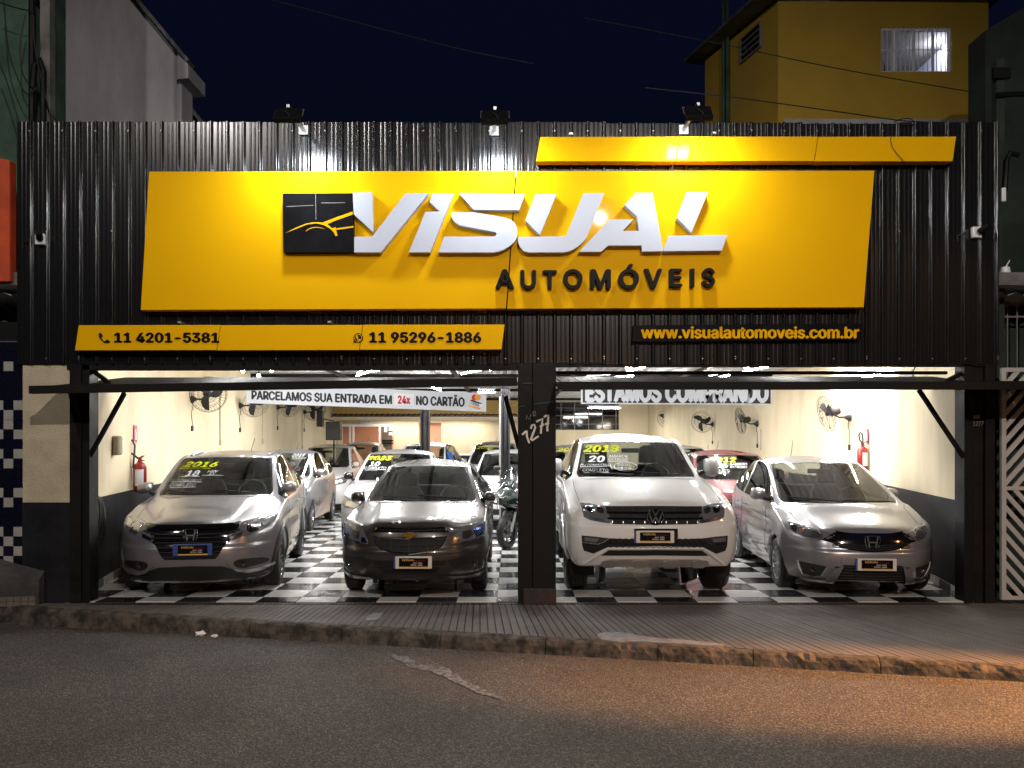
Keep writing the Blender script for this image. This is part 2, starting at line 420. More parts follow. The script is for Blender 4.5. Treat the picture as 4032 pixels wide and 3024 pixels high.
# drain grate along the doorway
dg_ = empty('drain_grate', (0, -0.055, -0.012), 0, 'long narrow black slotted drain grate across the doorway threshold', 'drain grate')
mb = MB(); mb.box(-4.66, 5.0, -0.045, -0.035, -0.01, 0.004); mb.box(-4.66, 5.0, 0.035, 0.045, -0.01, 0.004); mb.box(-4.66, 5.0, -0.035, 0.035, -0.012, -0.008)
mb.build('grate_frame', M['black_steel'], dg_)
mb = MB()
for i in range(240): x = -4.64+i*0.0403; mb.box(x, x+0.018, -0.035, 0.035, -0.008, 0.003)
tag(mb.build('grate_bar', M['black_steel'], dg_), kind='stuff')

# litter in the gutter
M['paper'] = mat('crumpled_paper', (0.75, 0.70, 0.64), 0.8)
def crumple(u, v, s, lab, n=9):
    p = ground_at(u, v); bm = bmesh.new(); bmesh.ops.create_icosphere(bm, subdivisions=2, radius=s)
    for q in bm.verts:
        q.co *= random.uniform(0.65, 1.15); q.co.z *= 0.55
    me = bpy.data.meshes.new('litter'); bm.to_mesh(me); bm.free()
    o = link_mesh('litter', me, M['paper']); o.location = (p.x, p.y, road_z(p.x)+s*0.4); o.rotation_euler = (0, 0, random.random()*3)
    tag(o, lab, 'litter', 'scraps of litter in the gutter')
crumple(788, 2492, 0.055, 'largest crumpled white paper in the gutter under the dark left stretch of kerb')
crumple(845, 2498, 0.035, 'flat pinkish paper scrap just beside the big crumpled paper in the gutter')
crumple(2565, 2585, 0.055, 'crumpled pale paper ball in the gutter below the grey mortar patch')
crumple(2895, 2610, 0.018, 'tiny white scrap in the gutter, first of three small bits')
crumple(3028, 2620, 0.015, 'tiny white scrap in the gutter, middle of three small bits')
crumple(3355, 2640, 0.018, 'tiny white scrap lying in the orange lamplight by the kerb')

# ------------------------------------------------------------------ showroom floor
T = 0.4455; X0 = -0.170; Y0 = 0.292
floor = MB(); floor.flat([(-4.95, 0.0), (5.12, 0.0), (5.12, 0.2), (6.25, 5.0), (6.25, 24.5), (-6.75, 24.5), (-6.15, 5.4), (-4.95, 0.2)], -0.28, -0.0085)
fl = floor.build('floor', M['grout']); fl['kind'] = 'structure'
def wall_l(y): return -4.86-max(0, min(1, (y-0.15)/5.3))*1.14-max(0, (y-5.45)/16.15)*0.6
def wall_r(y): return 5.06+max(0, min(1, (y-0.1)/4.9))*1.09
protos = {}
def tile_mesh(w, d, c):
    key = (round(w, 3), round(d, 3), c)
    if key not in protos:
        mb = MB(); g = 0.003; b = 0.002
        x0, x1, y0, y1 = g, w-g, g, d-g
        mb.v = [(x0,y0,-0.009),(x1,y0,-0.009),(x1,y1,-0.009),(x0,y1,-0.009),(x0,y0,-b),(x1,y0,-b),(x1,y1,-b),(x0,y1,-b),
                (x0+b,y0+b,0),(x1-b,y0+b,0),(x1-b,y1-b,0),(x0+b,y1-b,0)]
        mb.f = [[0,1,5,4],[1,2,6,5],[2,3,7,6],[3,0,4,7],[4,5,9,8],[5,6,10,9],[6,7,11,10],[7,4,8,11],[8,9,10,11]]; mb.m = [0]*9
        me = mb.mesh('floor_tile'); me.materials.append(M['tile_white'] if c else M['tile_black']); protos[key] = me
    return protos[key]
count = 0; rest = MB()
for j in range(-1, 52):
    y = Y0+j*T; y0 = max(y, 0.012); d = y+T-y0
    for i in range(-14, 15):
        x = X0+i*T
        lo = wall_l(y+T)-0.02; hi = wall_r(y+T)+0.02
        if x+T < lo or x > hi: continue
        xx = max(x, lo); w = min(x+T, hi)-xx
        if w < 0.03: continue
        c = (i+j) % 2 == 0
        if i == 10 and j == 0: pass
        if count < 300 and j < 13:
            o = bpy.data.objects.new('floor_tile', tile_mesh(w, d, c)); COL.objects.link(o); o.parent = fl
            o.location = (xx, y0, random.uniform(-0.0004, 0.0004)); count += 1
        else:
            rest.cur = 0 if c else 1
            rest.add([(xx+.003, y0+.003, 0), (xx+w-.003, y0+.003, 0), (xx+w-.003, y0+d-.003, 0), (xx+.003, y0+d-.003, 0)], [(0,1,2,3)])
tag(rest.build('floor_tiling', [M['tile_white'], M['tile_black']], fl), kind='stuff')

# ------------------------------------------------------------------ interior walls, back wall, ceiling
def wall_panel(name, pts, z0, z1, m, parent, th=0.12, side=1):
    """thick wall along a polyline, th to the outside"""
    mb = MB()
    for i in range(len(pts)-1):
        a = Vector(pts[i]); b = Vector(pts[i+1]); d = (b-a).normalized(); n = Vector((-d.y, d.x))*th*side
        mb.flat([a, b, b+n, a+n], z0, z1)
    return mb.build(name, m, parent)
WH = 3.5
for nm, pts, sd in (('wall_left', [(-4.86, 0.15), (-6.0, 5.45), (-6.6, 21.6)], 1), ('wall_right', [(5.06, 0.1), (6.15, 5.0), (6.15, 16.0), (5.5, 24.3)], -1)):
    root = empty(nm, (0, 0, 0)); root['kind'] = 'structure'
    wall_panel('painted_wall', pts, 1.10, WH, M['cream'], root, 0.12, sd)
    wall_panel('dado', [(p[0]+(0.0), p[1]) for p in pts], 0, 1.098, M['dado'], root, 0.12, sd)
    # skirting tiles
    off = 0.012*(1 if sd == 1 else -1)
    for i in range(len(pts)-1):
        a = Vector(pts[i]); b = Vector(pts[i+1]); d = (b-a); ln = d.length; d.normalize(); n = int(ln/0.45)
        for k in range(min(n, 14)):
            p = a+d*(k*0.45+0.004); q = a+d*(k*0.45+0.446); nn = Vector((-d.y, d.x))*-sd*0.012
            mb = MB(); mb.flat([p, q, q+nn, p+nn], 0.0, 0.10)
            mb.build('skirting_tile', M['concrete'] if k % 2 else M['tile_white'], root)
# little black ply panel and cream jamb just inside the left post
jb = MB(); jb.box(-4.84, -4.66, 0.22, 0.26, 1.1, 2.35)
# back wall of the left bay (office)
bw = empty('back_wall', (0, 21.4, 0)); bw['kind'] = 'structure'
YB = 21.4
M['pink'] = mat('salmon_wall', (0.78, 0.42, 0.28), 0.7)
M['wood'] = mat('brown_joinery', (0.13, 0.09, 0.065), 0.5, var=0.3)
def rect(u0, v0, u1, v1, y): a = W(u0, v0, y); b = W(u1, v1, y); return a.x, b.x, b.z, a.z
x0, x1, z0, z1 = rect(1347, 1670, 1549, 1790, YB); z0 = 0.0
mb = MB(); mb.box(-6.75, x0, 0, 0.12, 0, WH); mb.box(x0, x1, 0, 0.12, z1, WH)
px0, px1, pz0, pz1 = rect(1648, 1664, 1738, 1790, YB)
mb.box(x1, px0, 0, 0.12, 0, WH); mb.box(px0, px1, 0, 0.12, pz1, WH); mb.box(px1, 0.95, 0, 0.12, 0, WH)
mb.build('painted_wall', M['cream'], bw)
mb = MB(); mb.box(x0-0.5, x1+0.5, 1.6, 1.7, 0, 3.2); mb.box(px0-.2, px1+.2, 0.5, 0.6, 0, 3.2)
mb.build('salmon_inner_wall', M['pink'], bw)
mb = MB(); mb.box(x0-0.5, px1+0.3, 0.12, 1.7, 2.62, 2.7); mb.build('office_ceiling', M['ceiling'], bw)
dr = empty('door_frame', (0, YB, 0), 0, 'white framed sliding office doors with a salmon room behind them', 'office door')
mb = MB(); mb.box(x0, x1, -0.03, 0.05, z1-0.09, z1); 
for u in (1378, 1391, 1495): 
    q = W(u, 1700, YB).x; mb.box(q-0.03, q+0.03, -0.03, 0.05, 0, z1-0.09)
mb.build('frame', M['white'], dr)
q = W(1497, 1700, YB).x
mb = MB(); mb.box(q+0.06, x1-0.06, 0.0, 0.03, 0, z1-0.1); mb.build('door_panel', M['wood'], dr)
mb = MB(); mb.box(q+0.06, x1-0.0, -0.05, -0.02, W(0, 1738, YB).z, W(0, 1732, YB).z); mb.box(q+0.06, x1, -0.05, -0.02, W(0, 1748, YB).z, W(0, 1743, YB).z); mb.build('grab_rail', M['black'], dr)
mb = MB()
for a in ((1513, 1680, 1525, 1701), (1531, 1680, 1548, 1696), (1531, 1703, 1548, 1714)):
    c = rect(*a, YB); mb.box(c[0], c[1], -0.012, -0.004, c[2], c[3])
mb.build('notice', M['white'], dr)
dd = empty('office_desk', (W(1362, 1750, YB+0.8).x, YB+0.8, 0), 0, 'dark desk with clutter glimpsed inside the office doorway', 'desk')
mb = MB(); mb.box(-0.4, 0.45, -0.3, 0.3, 0.95, 1.0); mb.build('desk_top', M['wood'], dd)
mb = MB(); mb.box(-0.38, -0.33, -0.28, 0.28, 0, 0.95); mb.box(0.38, 0.43, -0.28, 0.28, 0, 0.95); mb.build('leg', M['wood'], dd)
mon = MB(); mon.box(-0.2, 0.1, -0.02, 0.02, 1.12, 1.35); mon.box(-0.08, -0.02, -0.02, 0.04, 1.0, 1.12); mon.box(-0.15, 0.05, -0.08, 0.08, 1.0, 1.012)
o = mon.build('monitor', M['black']); o.location = dd.location; tag(o, 'small dark monitor on the office desk behind the doorway', 'monitor')
# notice above the doorway
c = rect(1419, 1655, 1461, 1668, YB-0.05)
sg = empty('office_sign', ((c[0]+c[1])/2, YB-0.03, c[2]), 0, 'small white sign with blue writing above the office doorway', 'sign')
w = (c[1]-c[0])/2; h = c[3]-c[2]
mb = MB(); mb.box(-w, w, -0.02, 0.0, 0, h); mb.build('sign_board', M['white'], sg)
M['blue'] = mat('blue_ink', (0.05, 0.16, 0.5), 0.5)
sign_text('lettering', 'ESCRITÓRIO', -w*0.88, w*0.88, h*0.25, h*0.75, -0.021, M['blue'], sg, bold=0.01)
# tiled eave, fascia and scalloped valance
M['terracotta'] = mat('roof_tile', (0.20, 0.085, 0.055), 0.75, color2=(0.10, 0.05, 0.04), vscale=8)
M['fascia_yellow'] = mat('fascia_yellow', (0.62, 0.42, 0.12), 0.6)
ev = empty('tiled_eave', (0, YB-1.0, 0), 0, 'clay tiled eave with cream scalloped valance over the office', 'eave')
a = W(1290, 1641, YB-1.0); b = W(2120, 1641, YB-1.0); zt = W(0, 1620, YB-1.0).z; nt_ = 40
for i in range(nt_):
    x = a.x+(b.x-a.x)*i/nt_; wd = (b.x-a.x)/nt_
    mb = MB(); pts = []
    for k in range(7):
        t = math.pi*k/6; pts.append((x+wd/2-math.cos(t)*wd*0.5, a.z+0.05+math.sin(t)*0.07))
    inner = [(p[0], p[1]-0.02) for p in pts[::-1]]
    mb.prism(pts+inner, 0, 0.5); o = mb.build('roof_tile', M['terracotta'], ev)
    o.rotation_euler = (R(0), 0, 0)
mb = MB(); mb.box(a.x, b.x, 0.05, 0.5, a.z, a.z+0.045); mb.build('rafter_board', M['wood'], ev)
mb = MB(); mb.box(a.x, b.x, 0.5, 0.6, a.z+0.02, WH); mb.build('upper_fascia', M['fascia_yellow'], ev)
zv0 = W(0, 1657, YB-0.95).z
mb = MB(); n = 34
pts = [(a.x, a.z-0.002), (b.x, a.z-0.002)]
for i in range(n*4+1):
    x = b.x-(b.x-a.x)*i/(n*4); pts.append((x, zv0+0.035*abs(math.sin(math.pi*i/4))))
M['valance'] = mat('valance_cloth', (0.62, 0.53, 0.36), 0.8)
mb.prism(pts, 0.06, 0.075); mb.build('valance', M['valance'], ev)
# dado line at the back
mb = MB(); mb.box(-6.6, x0-0.1, -0.015, -0.002, 0, 1.1); mb.box(px1+.1, 0.95, -0.015, -0.002, 0, 1.28); mb.build('dado', M['dado'], bw)
mb = MB(); mb.box(px1+.1, 0.95, -0.022, -0.016, 1.30, 1.36); mb.build('white_stripe', M['white'], bw)
# side return and rear wall of the right bay
rw = empty('rear_wall', (0, 24.0, 0)); rw['kind'] = 'structure'
g = rect(2100, 1583, 2437, 1693, 24.0)
mb = MB(); mb.box(0.83, 0.95, -2.4, 0.0, 0, WH); mb.box(g[1], 5.7, 0, 0.12, 0, WH); mb.box(0.83, g[1], 0, 0.12, 0, g[2]); mb.box(0.83, g[1], 0, 0.12, g[3], WH)
mb.build('painted_wall', M['cream'], rw)
wn = empty('window', (0, 24.0, 0), 0, 'wide dark steel window with a square grid of bars in the rear wall', 'window')
M['night_glass'] = mat('night_glass', (0.004, 0.004, 0.005), 0.05)
mb = MB(); mb.box(0.96, g[1], 0.08, 0.09, g[2], g[3]); mb.build('pane', M['night_glass'], wn)
M['bar_grey'] = mat('window_bar', (0.20, 0.19, 0.18), 0.6)
for u in (2187, 2209, 2263, 2318, 2372, 2426):
    q = W(u, 0, 24.0).x; mb = MB(); mb.box(q-0.015, q+0.015, 0.02, 0.05, g[2], g[3]); mb.build('glazing_bar', M['bar_grey'], wn)
for v in (1583, 1606, 1637, 1670, 1693):
    q = W(0, v, 24.0).z; mb = MB(); mb.box(0.96, g[1], 0.022, 0.052, q-0.012, q+0.012); mb.build('glazing_bar', M['bar_grey'], wn)
# ceiling: corrugated sheets on steel purlins
ce = empty('ceiling', (0, 0, 0)); ce['kind'] = 'structure'
nb = 14; 
for i in range(nb):
    mb = MB(); y0 = 0.05+i*24.3/nb; y1 = y0+24.3/nb+0.05; n = 76
    vs = []
    for k in range(n*2+1):
        x = -6.8+13.2*k/(n*2); z = 3.42+(0.02 if k % 2 else -0.02)+(i % 2)*0.004
        vs += [(x, y0, z), (x, y1, z+0.0)]
    mb.add(vs, [(2*k, 2*k+1, 2*k+3, 2*k+2) for k in range(n*2)])
    mb.build('roof_sheet', M['ceiling'], ce)
mb = MB(); mb.box(-7, 6.5, 0.05, 25.5, 3.52, 3.66); mb.build('roof_slab', M['concrete'], ce)
for y in (2.4, 5.0, 7.6, 10.2, 12.8, 15.4, 20.5):
    mb = MB(); mb.box(-6.5, 6.2, y, y+0.10, 3.31, 3.39); mb.build('roof_beam', M['black_steel'], ce)
for x in (-3.9, -1.3, 1.35, 3.9):
    mb = MB(); mb.box(x, x+0.08, 0.2, 18, 3.26, 3.31); mb.build('purlin', M['black_steel'], ce)

# ------------------------------------------------------------------ facade: posts, pillars, lintel, corrugated cladding
ZL = 2.63; ZT = 5.305; XL = -5.48; XR = 5.39
pil = empty('cream_pillar', (-5.16, 0.2, 0), 0, 'rough cream plastered pillar with dark base left of the left doorway', 'pillar')
mb = MB(); mb.box(-0.27, 0.27, -0.18, 0.2, 1.1, 2.66-0.03); mb.build('plaster', M['cream_rough'], pil)
mb = MB(); mb.box(-0.275, 0.275, -0.185, 0.2, -0.02, 1.1); mb.build('dark_base', M['dado'], pil)
pl = empty('steel_post', (-4.785, 0.1, 0), 0, 'black steel door post beside the cream plastered pillar', 'post', 'black steel posts between the doors')
mb = MB(); mb.box(-0.105, 0.02, -0.12, 0.1, -0.02, ZL); mb.build('channel', M['black_steel'], pl, bevel=0.004)
mb = MB(); mb.box(0.025, 0.105, -0.10, 0.1, -0.02, ZL); mb.build('door_jamb', M['black'], pl, bevel=0.004)
pr = empty('steel_post', (5.17, 0.1, 0), 0, 'black steel post with small number plate beside the white slatted gate', 'post', 'black steel posts between the doors')
mb = MB(); mb.box(-0.16, -0.06, -0.10, 0.1, -0.02, ZL); mb.build('door_jamb', M['black'], pr, bevel=0.004)
mb = MB(); mb.box(-0.055, 0.06, -0.07, 0.1, -0.02, ZL); mb.build('web', M['black_steel'], pr)
mb = MB(); mb.box(0.065, 0.17, -0.12, 0.1, -0.02, ZL); mb.build('channel', M['black_steel'], pr, bevel=0.004)
M['rust'] = mat('rusty_black_steel', (0.016, 0.014, 0.013), 0.5, color2=(0.075, 0.022, 0.010), vscale=6, bump=0.3, bscale=50, contrast=(0.5, 0.75))
cp = empty('steel_pillar', (0.274, 0.05, 0), 0, 'wide black steel pillar painted 1277 standing between the two doorways', 'pillar', None)
mb = MB(); mb.box(-0.208, -0.05, -0.10, 0.2, -0.02, ZL); mb.build('channel', M['black_steel'], cp, bevel=0.005)
mb = MB(); mb.box(-0.046, 0.208, -0.13, 0.2, -0.03, ZL); mb.build('channel', M['black_steel'], cp, bevel=0.005)
mb = MB(); mb.box(-0.15, 0.213, -0.135, 0.21, -0.03, 0.16); mb.build('rusty_foot', M['rust'], cp, bevel=0.004)
# painted number on the pillar: strokes of paint
M['paint_white'] = mat('hand_paint_white', (0.62, 0.60, 0.55), 0.7)
M['paint_faint'] = mat('hand_paint_faint', (0.16, 0.16, 0.15), 0.7)
def strokes(name, lists, y, r, m, parent, conv):
    mb = MB()
    for pts in lists:
        P = [conv(*p) for p in pts]; 
        n = len(P)
        mb.tube([Vector((p[0], y, p[1])) for p in P], r, 4)
    for i, v in enumerate(mb.v):
        mb.v[i] = (v[0], y+(v[1]-y)*0.25, v[2])
    return mb.build(name, m, parent)
def pc(u, v):  # crop3 of 1050x1000 at scale 0.6028
    F = (1950+u*0.6028, 1400+v*0.6028); p = W(F[0], F[1], -0.085); return (p.x-0.274, p.z)
strokes('house_number', [[(176,518),(200,495),(205,492),(207,530),(222,572)], [(232,478),(240,455),(255,452),(262,470),(245,515),(232,548),(240,555),(270,535),(284,528)],
    [(268,432),(285,425),(310,412),(306,440),(300,480),(298,510)], [(290,465),(320,450)], [(318,402),(335,392),(347,388),(345,430),(340,470),(341,495)], [(325,450),(352,440)]], -0.137, 0.011, M['paint_white'], cp, pc)
strokes('house_number', [[(203,418),(203,390),(225,420),(232,385)], [(245,375),(252,364),(262,366),(262,380),(252,386),(245,375)], [(246,395),(266,390)]], -0.137, 0.005, M['paint_faint'], cp, pc)
M['green_scuff'] = mat('green_scuff', (0.01, 0.10, 0.06), 0.6)
strokes('green_scuff', [[(255,318),(290,312),(340,306),(378,300)], [(150,340),(170,332),(190,330)], [(180,182),(215,180),(250,182)]], -0.137, 0.003, M['green_scuff'], cp, pc)
# number plate on the right post
c = rect(3867, 1637, 3880, 1670, 0.0)
mb = MB(); a = W(3828, 1642, 0.03); mb.box(-0.045, 0.045, -0.012, 0, -0.02, 0.02); o = mb.build('bracket', M['bar_grey'], pr); o.location = (a.x-5.17+0.03, -0.072, a.z)
a = W(3830, 1677, 0.03); b = W(3870, 1658, 0.03)
sign_text('house_number', '1277', a.x-5.17, b.x-5.17, a.z, b.z, -0.073, M['bar_grey'], pr, thick=0.01, bold=0.01)
# lintels
lt = empty('lintel', (0, 0, 0)); lt['kind'] = 'structure'
mb = MB(); mb.box(XL+0.55, 0.1, 0.0, 0.12, ZL-0.06, ZL+0.02); mb.box(0.101, 5.35, 0.0, 0.12, ZL-0.02, ZL+0.02); mb.box(-4.9, 0.07, 0.02, 0.14, ZL-0.045, ZL+0.02); mb.build('lintel_beam', M['black_steel'], lt)
mb = MB(); zz = W(0, 1468, 0.35).z; mb.box(0.48, 5.0, 0.33, 0.38, zz-0.018, zz+0.018); mb.build('door_track', M['black_steel'], lt)

clad = empty('metal_cladding', (0, 0, 0), 0, 'tall black corrugated metal facade cladding above the two doorways', 'cladding')
pitch = 0.1826
prof = [(0, 0), (0.003, 0), (0.035, 0), (0.038, 0), (0.043, -0.0012), (0.049, -0.002), (0.055, -0.0012), (0.060, 0), (0.063, 0), (0.081, 0), (0.084, 0), (0.089, -0.0012), (0.095, -0.002), (0.101, -0.0012), (0.106, 0), (0.109, 0), (0.131, 0), (0.134, 0), (0.139, -0.008), (0.146, -0.024), (0.151, -0.028), (0.153, -0.028), (0.161, -0.028), (0.163, -0.028), (0.168, -0.024), (0.175, -0.008), (0.179, 0)]
npan = 10; x = XL; pw = (XR-XL)/npan
for i in range(npan):
    n = 6; mb = MB(); sc = pw/(n*pitch); vs = []
    dy = random.uniform(-0.003, 0.003)
    zt = ZT+random.uniform(-0.012, 0.012)
    for r_ in range(n):
        for (px, py) in prof: vs.append((px*sc+r_*pitch*sc, py))
    vs.append((pw, 0))
    P = []
    for (a, b) in vs: P += [(x+a, b+dy, ZL-0.0), (x+a, b+dy+0.0, ZT*0.5+ZL*0.5), (x+a, b+dy, zt)]
    F_ = []
    for k in range(len(vs)-1):
        F_ += [(3*k, 3*k+3, 3*k+4, 3*k+1), (3*k+1, 3*k+4, 3*k+5, 3*k+2)]
    mb.add(P, F_)
    b_ = len(mb.v); mb.box(x, x+pw, 0.012, 0.02, ZL, zt)
    cs_ = mb.build('cladding_sheet', M['cladding'], clad); cs_.data.shade_smooth(); cs_.data.set_sharp_from_angle(angle=R(80))
    x += pw
mb = MB()
for z, st, ph in ((ZT-0.10, 2, 0), (2.69, 2, 1), (W(0, 912, 0).z, 4, 1), (W(0, 1405, 0).z, 8, 3)):
    k = ph
    while XL+k*pitch < XR:
        xx = XL+(k+0.86)*pitch*0.992
        if xx < XR-0.02: mb.disc((xx, -0.036, z), 0.007, 'y', 6, 0.008)
        k += st
tag(mb.build('screw', M['rod'], clad), kind='stuff')
mb = MB(); mb.box(XL, XR, 0.02, 0.06, ZL, ZL+0.05); mb.box(XL, XR, 0.021, 0.06, ZT-0.35, ZT-0.3); mb.box(XL, XR, 0.021, 0.06, 3.9, 3.95); mb.box(XL, XL+0.05, 0.021, 0.06, ZL+0.05, ZT-0.35)
mb.build('backing_rail', M['black_steel'], clad)

# ------------------------------------------------------------------ signs
YS = -0.16
def sign_board(name, corners, label, seams, m=None, yb=-0.035, yf=YS, group=None, mats=None):
    root = empty(name, (0, 0, 0), 0, label, 'sign', group)
    P = [W(u, v, yf) for u, v in corners]; TL, TR, BR, BL = P
    def lerp(a, b, t): return a+(b-a)*t
    ts = [0]+seams+[1]
    for k in range(len(ts)-1):
        g0 = 0.0008 if k else 0; g1 = 0.0008 if k < len(ts)-2 else 0
        a = lerp(TL, TR, ts[k]+g0); b = lerp(TL, TR, ts[k+1]-g1); c = lerp(BL, BR, ts[k+1]-g1); d = lerp(BL, BR, ts[k]+g0)
        dz = random.uniform(-0.002, 0.002)
        mb = MB(); mb.prism([(a.x, a.z+dz), (b.x, b.z+dz), (c.x, c.z+dz), (d.x, d.z+dz)], yf, yb)
        mb.build('sign_panel', m or M['sign_yellow'], root, bevel=0.002)
    return root
main = sign_board('main_sign', [(587, 676), (3443, 671), (3401, 1209), (554, 1221)], 'huge yellow parallelogram sign reading VISUAL AUTOMÓVEIS on the black cladding', [0.506])
c5 = lambda x, y: (1100+x*0.36166, 740+y*0.36166)
c6 = lambda x, y: (1800+x*0.49729, 740+y*0.49729)
YF = -0.25
def raised(name, pts, m, yf, yb, parent, cv=None):
    P = []
    for p in pts:
        u, v = (c5 if p[0] == 5 else c6)(p[1], p[2]); q = W(u, v, yf); P.append((q.x, q.z))
    mb = MB(); mb.prism(P, yf, yb); 
    return mb.build(name, m, parent)
LW = [M['letter_white']]
raised('letter', [(5,799,50),(5,1005,45),(5,1020,480),(5,809,285)], LW, YF, YS, main)
raised('letter', [(5,815,532),(5,1010,530),(5,1375,58),(5,1622,60),(5,1105,700),(5,815,700)], LW, YF-0.001, YS, main)
raised('letter', [(5,1665,60),(5,1893,60),(5,1640,700),(5,1410,700),(5,1590,262),(5,1745,255),(5,1635,155)], LW, YF, YS, main)
raised('letter', [(6,15,40),(6,535,50),(6,490,175),(6,130,170)], LW, YF, YS, main)
raised('letter', [(5,1878,266),(6,130,192),(6,270,215),(6,380,235),(6,420,248),(6,450,270),(6,470,305),(6,478,345),(6,474,385),(6,455,425),(6,415,460),(6,370,487),(6,330,502),(6,285,510),(5,1730,701),(5,1795,530),(6,285,384),(6,305,378),(6,313,365),(6,305,350),(6,0,292),(5,1960,400),(5,1915,378),(5,1885,340),(5,1870,300)], LW, YF-0.002, YS, main)
raised('letter', [(6,620,50),(6,785,50),(6,655,372),(6,540,258)], LW, YF, YS, main)
raised('letter', [(6,484,388),(6,850,382),(6,868,366),(6,1000,42),(6,1165,40),(6,1050,330),(6,1025,390),(6,990,435),(6,940,475),(6,890,500),(6,845,509),(6,565,510),(6,525,498),(6,498,468),(6,484,432)], LW, YF, YS, main)
raised('letter', [(6,965,505),(6,1210,248),(6,1395,250),(6,1310,340),(6,1440,340),(6,1425,225),(6,1325,135),(6,1415,38),(6,1548,38),(6,1630,485),(6,1628,500),(6,1465,503),(6,1460,455),(6,1195,455),(6,1140,505)], LW, YF-0.003, YS, main)
raised('letter', [(6,1636,490),(6,1675,378),(6,2140,372),(6,2095,495),(6,1633,500)], LW, YF, YS, main)
raised('letter', [(6,1820,33),(6,1985,33),(6,1855,352),(6,1742,238)], LW, YF, YS, main)
em = raised('emblem_panel', [(5,35,60),(5,796,58),(5,812,698),(5,45,700)], M['sign_black'], YF+0.01, YS, main)
YE = YF+0.006
raised('emblem_line', [(5,62,494),(5,180,432),(5,290,388),(5,360,374),(5,420,372),(5,470,376),(5,640,312),(5,798,256),(5,798,290),(5,640,345),(5,522,392),(5,575,440),(5,612,425),(5,618,458),(5,632,520),(5,610,522),(5,590,480),(5,550,440),(5,480,402),(5,400,386),(5,300,398),(5,180,446)], M['sign_yellow'], YE, YF+0.0105, em)
raised('emblem_line', [(5,618,440),(5,806,414),(5,808,430),(5,622,456)], M['sign_yellow'], YE, YF+0.0105, em)
raised('emblem_line', [(5,280,480),(5,310,448),(5,350,430),(5,400,424),(5,450,430),(5,500,450),(5,450,436),(5,400,431),(5,350,438),(5,315,454)], M['sign_yellow'], YE, YF+0.0105, em)
raised('emblem_line', [(5,76,201),(5,370,187),(5,370,191),(5,76,205)], M['rod'], YE+0.003, YF+0.0105, em)
raised('emblem_line', [(5,455,160),(5,715,158),(5,715,162),(5,455,165)], M['rod'], YE+0.003, YF+0.0105, em)
raised('emblem_line', [(5,392,66),(5,396,66),(5,400,345),(5,396,345)], M['rod'], YE+0.003, YF+0.0105, em)
YA = -0.235
for ch, a0, a1, t0, t1 in (('A',303,450,643,793),('U',500,625,648,798),('T',678,790,650,795),('O',840,993,642,798),('M',1055,1218,643,795),('Ó',1280,1440,600,797),('V',1482,1625,638,793),('E',1685,1783,638,782),('I',1850,1880,638,782),('S',1942,2043,632,783)):
    p = W(*c6(a0, t1), YA); q = W(*c6(a1, t0), YA)
    if ch == 'I':
        mb = MB(); mb.box(p.x, q.x, YA, YS, p.z, q.z); mb.build('letter', M['letter_black'], main)
    else:
        v, f = fit_text(ch, p.x, q.x, p.z, q.z, YS, thick=0.075, bold=0.028)
        mb = MB(); mb.add(v, f); mb.build('letter', M['letter_black'], main)

s2 = sign_board('strip_sign', [(2127, 539), (3765, 537), (3751, 634), (2111, 635)], 'plain yellow strip sign at the top right above the main sign', [0.335, 0.668])
s3 = sign_board('strip_sign', [(310, 1281), (1987, 1278), (1974, 1376), (295, 1380)], 'yellow strip sign with two telephone numbers below the main sign', [0.333, 0.667])
def put(name, txt, u0, u1, v0, v1, y, m, parent, **kw):
    a = W(u0, v1, y); b = W(u1, v0, y); return sign_text(name, txt, a.x, b.x, a.z, b.z, y, m, parent, **kw)
put('lettering', '11 4201-5381', 449, 864, 1309, 1350, YS-0.0005, M['letter_black'], s3, bold=0.044, slope=0)
put('lettering', '11 95296-1886', 1453, 1895, 1307, 1350, YS-0.0005, M['letter_black'], s3, bold=0.044)
def sketch(name, pts, y, y2, m, parent):
    P = [W(u, v, y) for u, v in pts]; mb = MB(); mb.prism([(p.x, p.z) for p in P], y, y2); return mb.build(name, m, parent)
c4 = lambda x, y: (x*0.63292, 950+y*0.63292)
sketch('telephone_symbol', [c4(*p) for p in [(612,575),(628,569),(640,590),(630,601),(640,615),(652,622),(664,611),(684,620),(683,632),(668,636),(650,633),(632,620),(618,600)]], YS-0.004, YS-0.0005, M['black'], s3)
q = W(1411, 1331, YS); mb = MB()
mb.disc((q.x, YS-0.004, q.z), 0.053, 'y', 20, 0.0035); mb.prism([(q.x-0.052, q.z-0.055), (q.x-0.05, q.z-0.01), (q.x-0.01, q.z-0.045)], YS-0.004, YS-0.0006)
ic = mb.build('message_symbol', M['black'], s3)
mb = MB(); mb.lathe([(0.036, 0), (0.042, 0), (0.042, 0.001), (0.036, 0.001)], (q.x, YS-0.0055, q.z), 'y', 20, caps=False); mb.build('message_symbol_ring', M['sign_yellow'], ic)
sketch('message_symbol_handset', [(1402,1322),(1407,1320),(1411,1328),(1408,1331),(1414,1337),(1417,1334),(1423,1338),(1419,1343),(1410,1341),(1403,1332)], YS-0.0055, YS-0.0042, M['sign_yellow'], ic)
s4 = sign_board('web_address_sign', [(2492, 1281), (3400, 1274), (3390, 1338), (2490, 1346)], 'black strip sign with the yellow web address under the main sign', [], M['sign_black'], yf=-0.08)
put('lettering', 'www.visualautomoveis.com.br', 2523, 3382, 1285, 1334, -0.0805, M['sign_yellow'], s4, bold=0.034, thick=0.01)
mb = MB()
for (u, v) in ((1535,1272),(1299,1272),(1867,1271),(3215,532),(3238,528)):
    pass
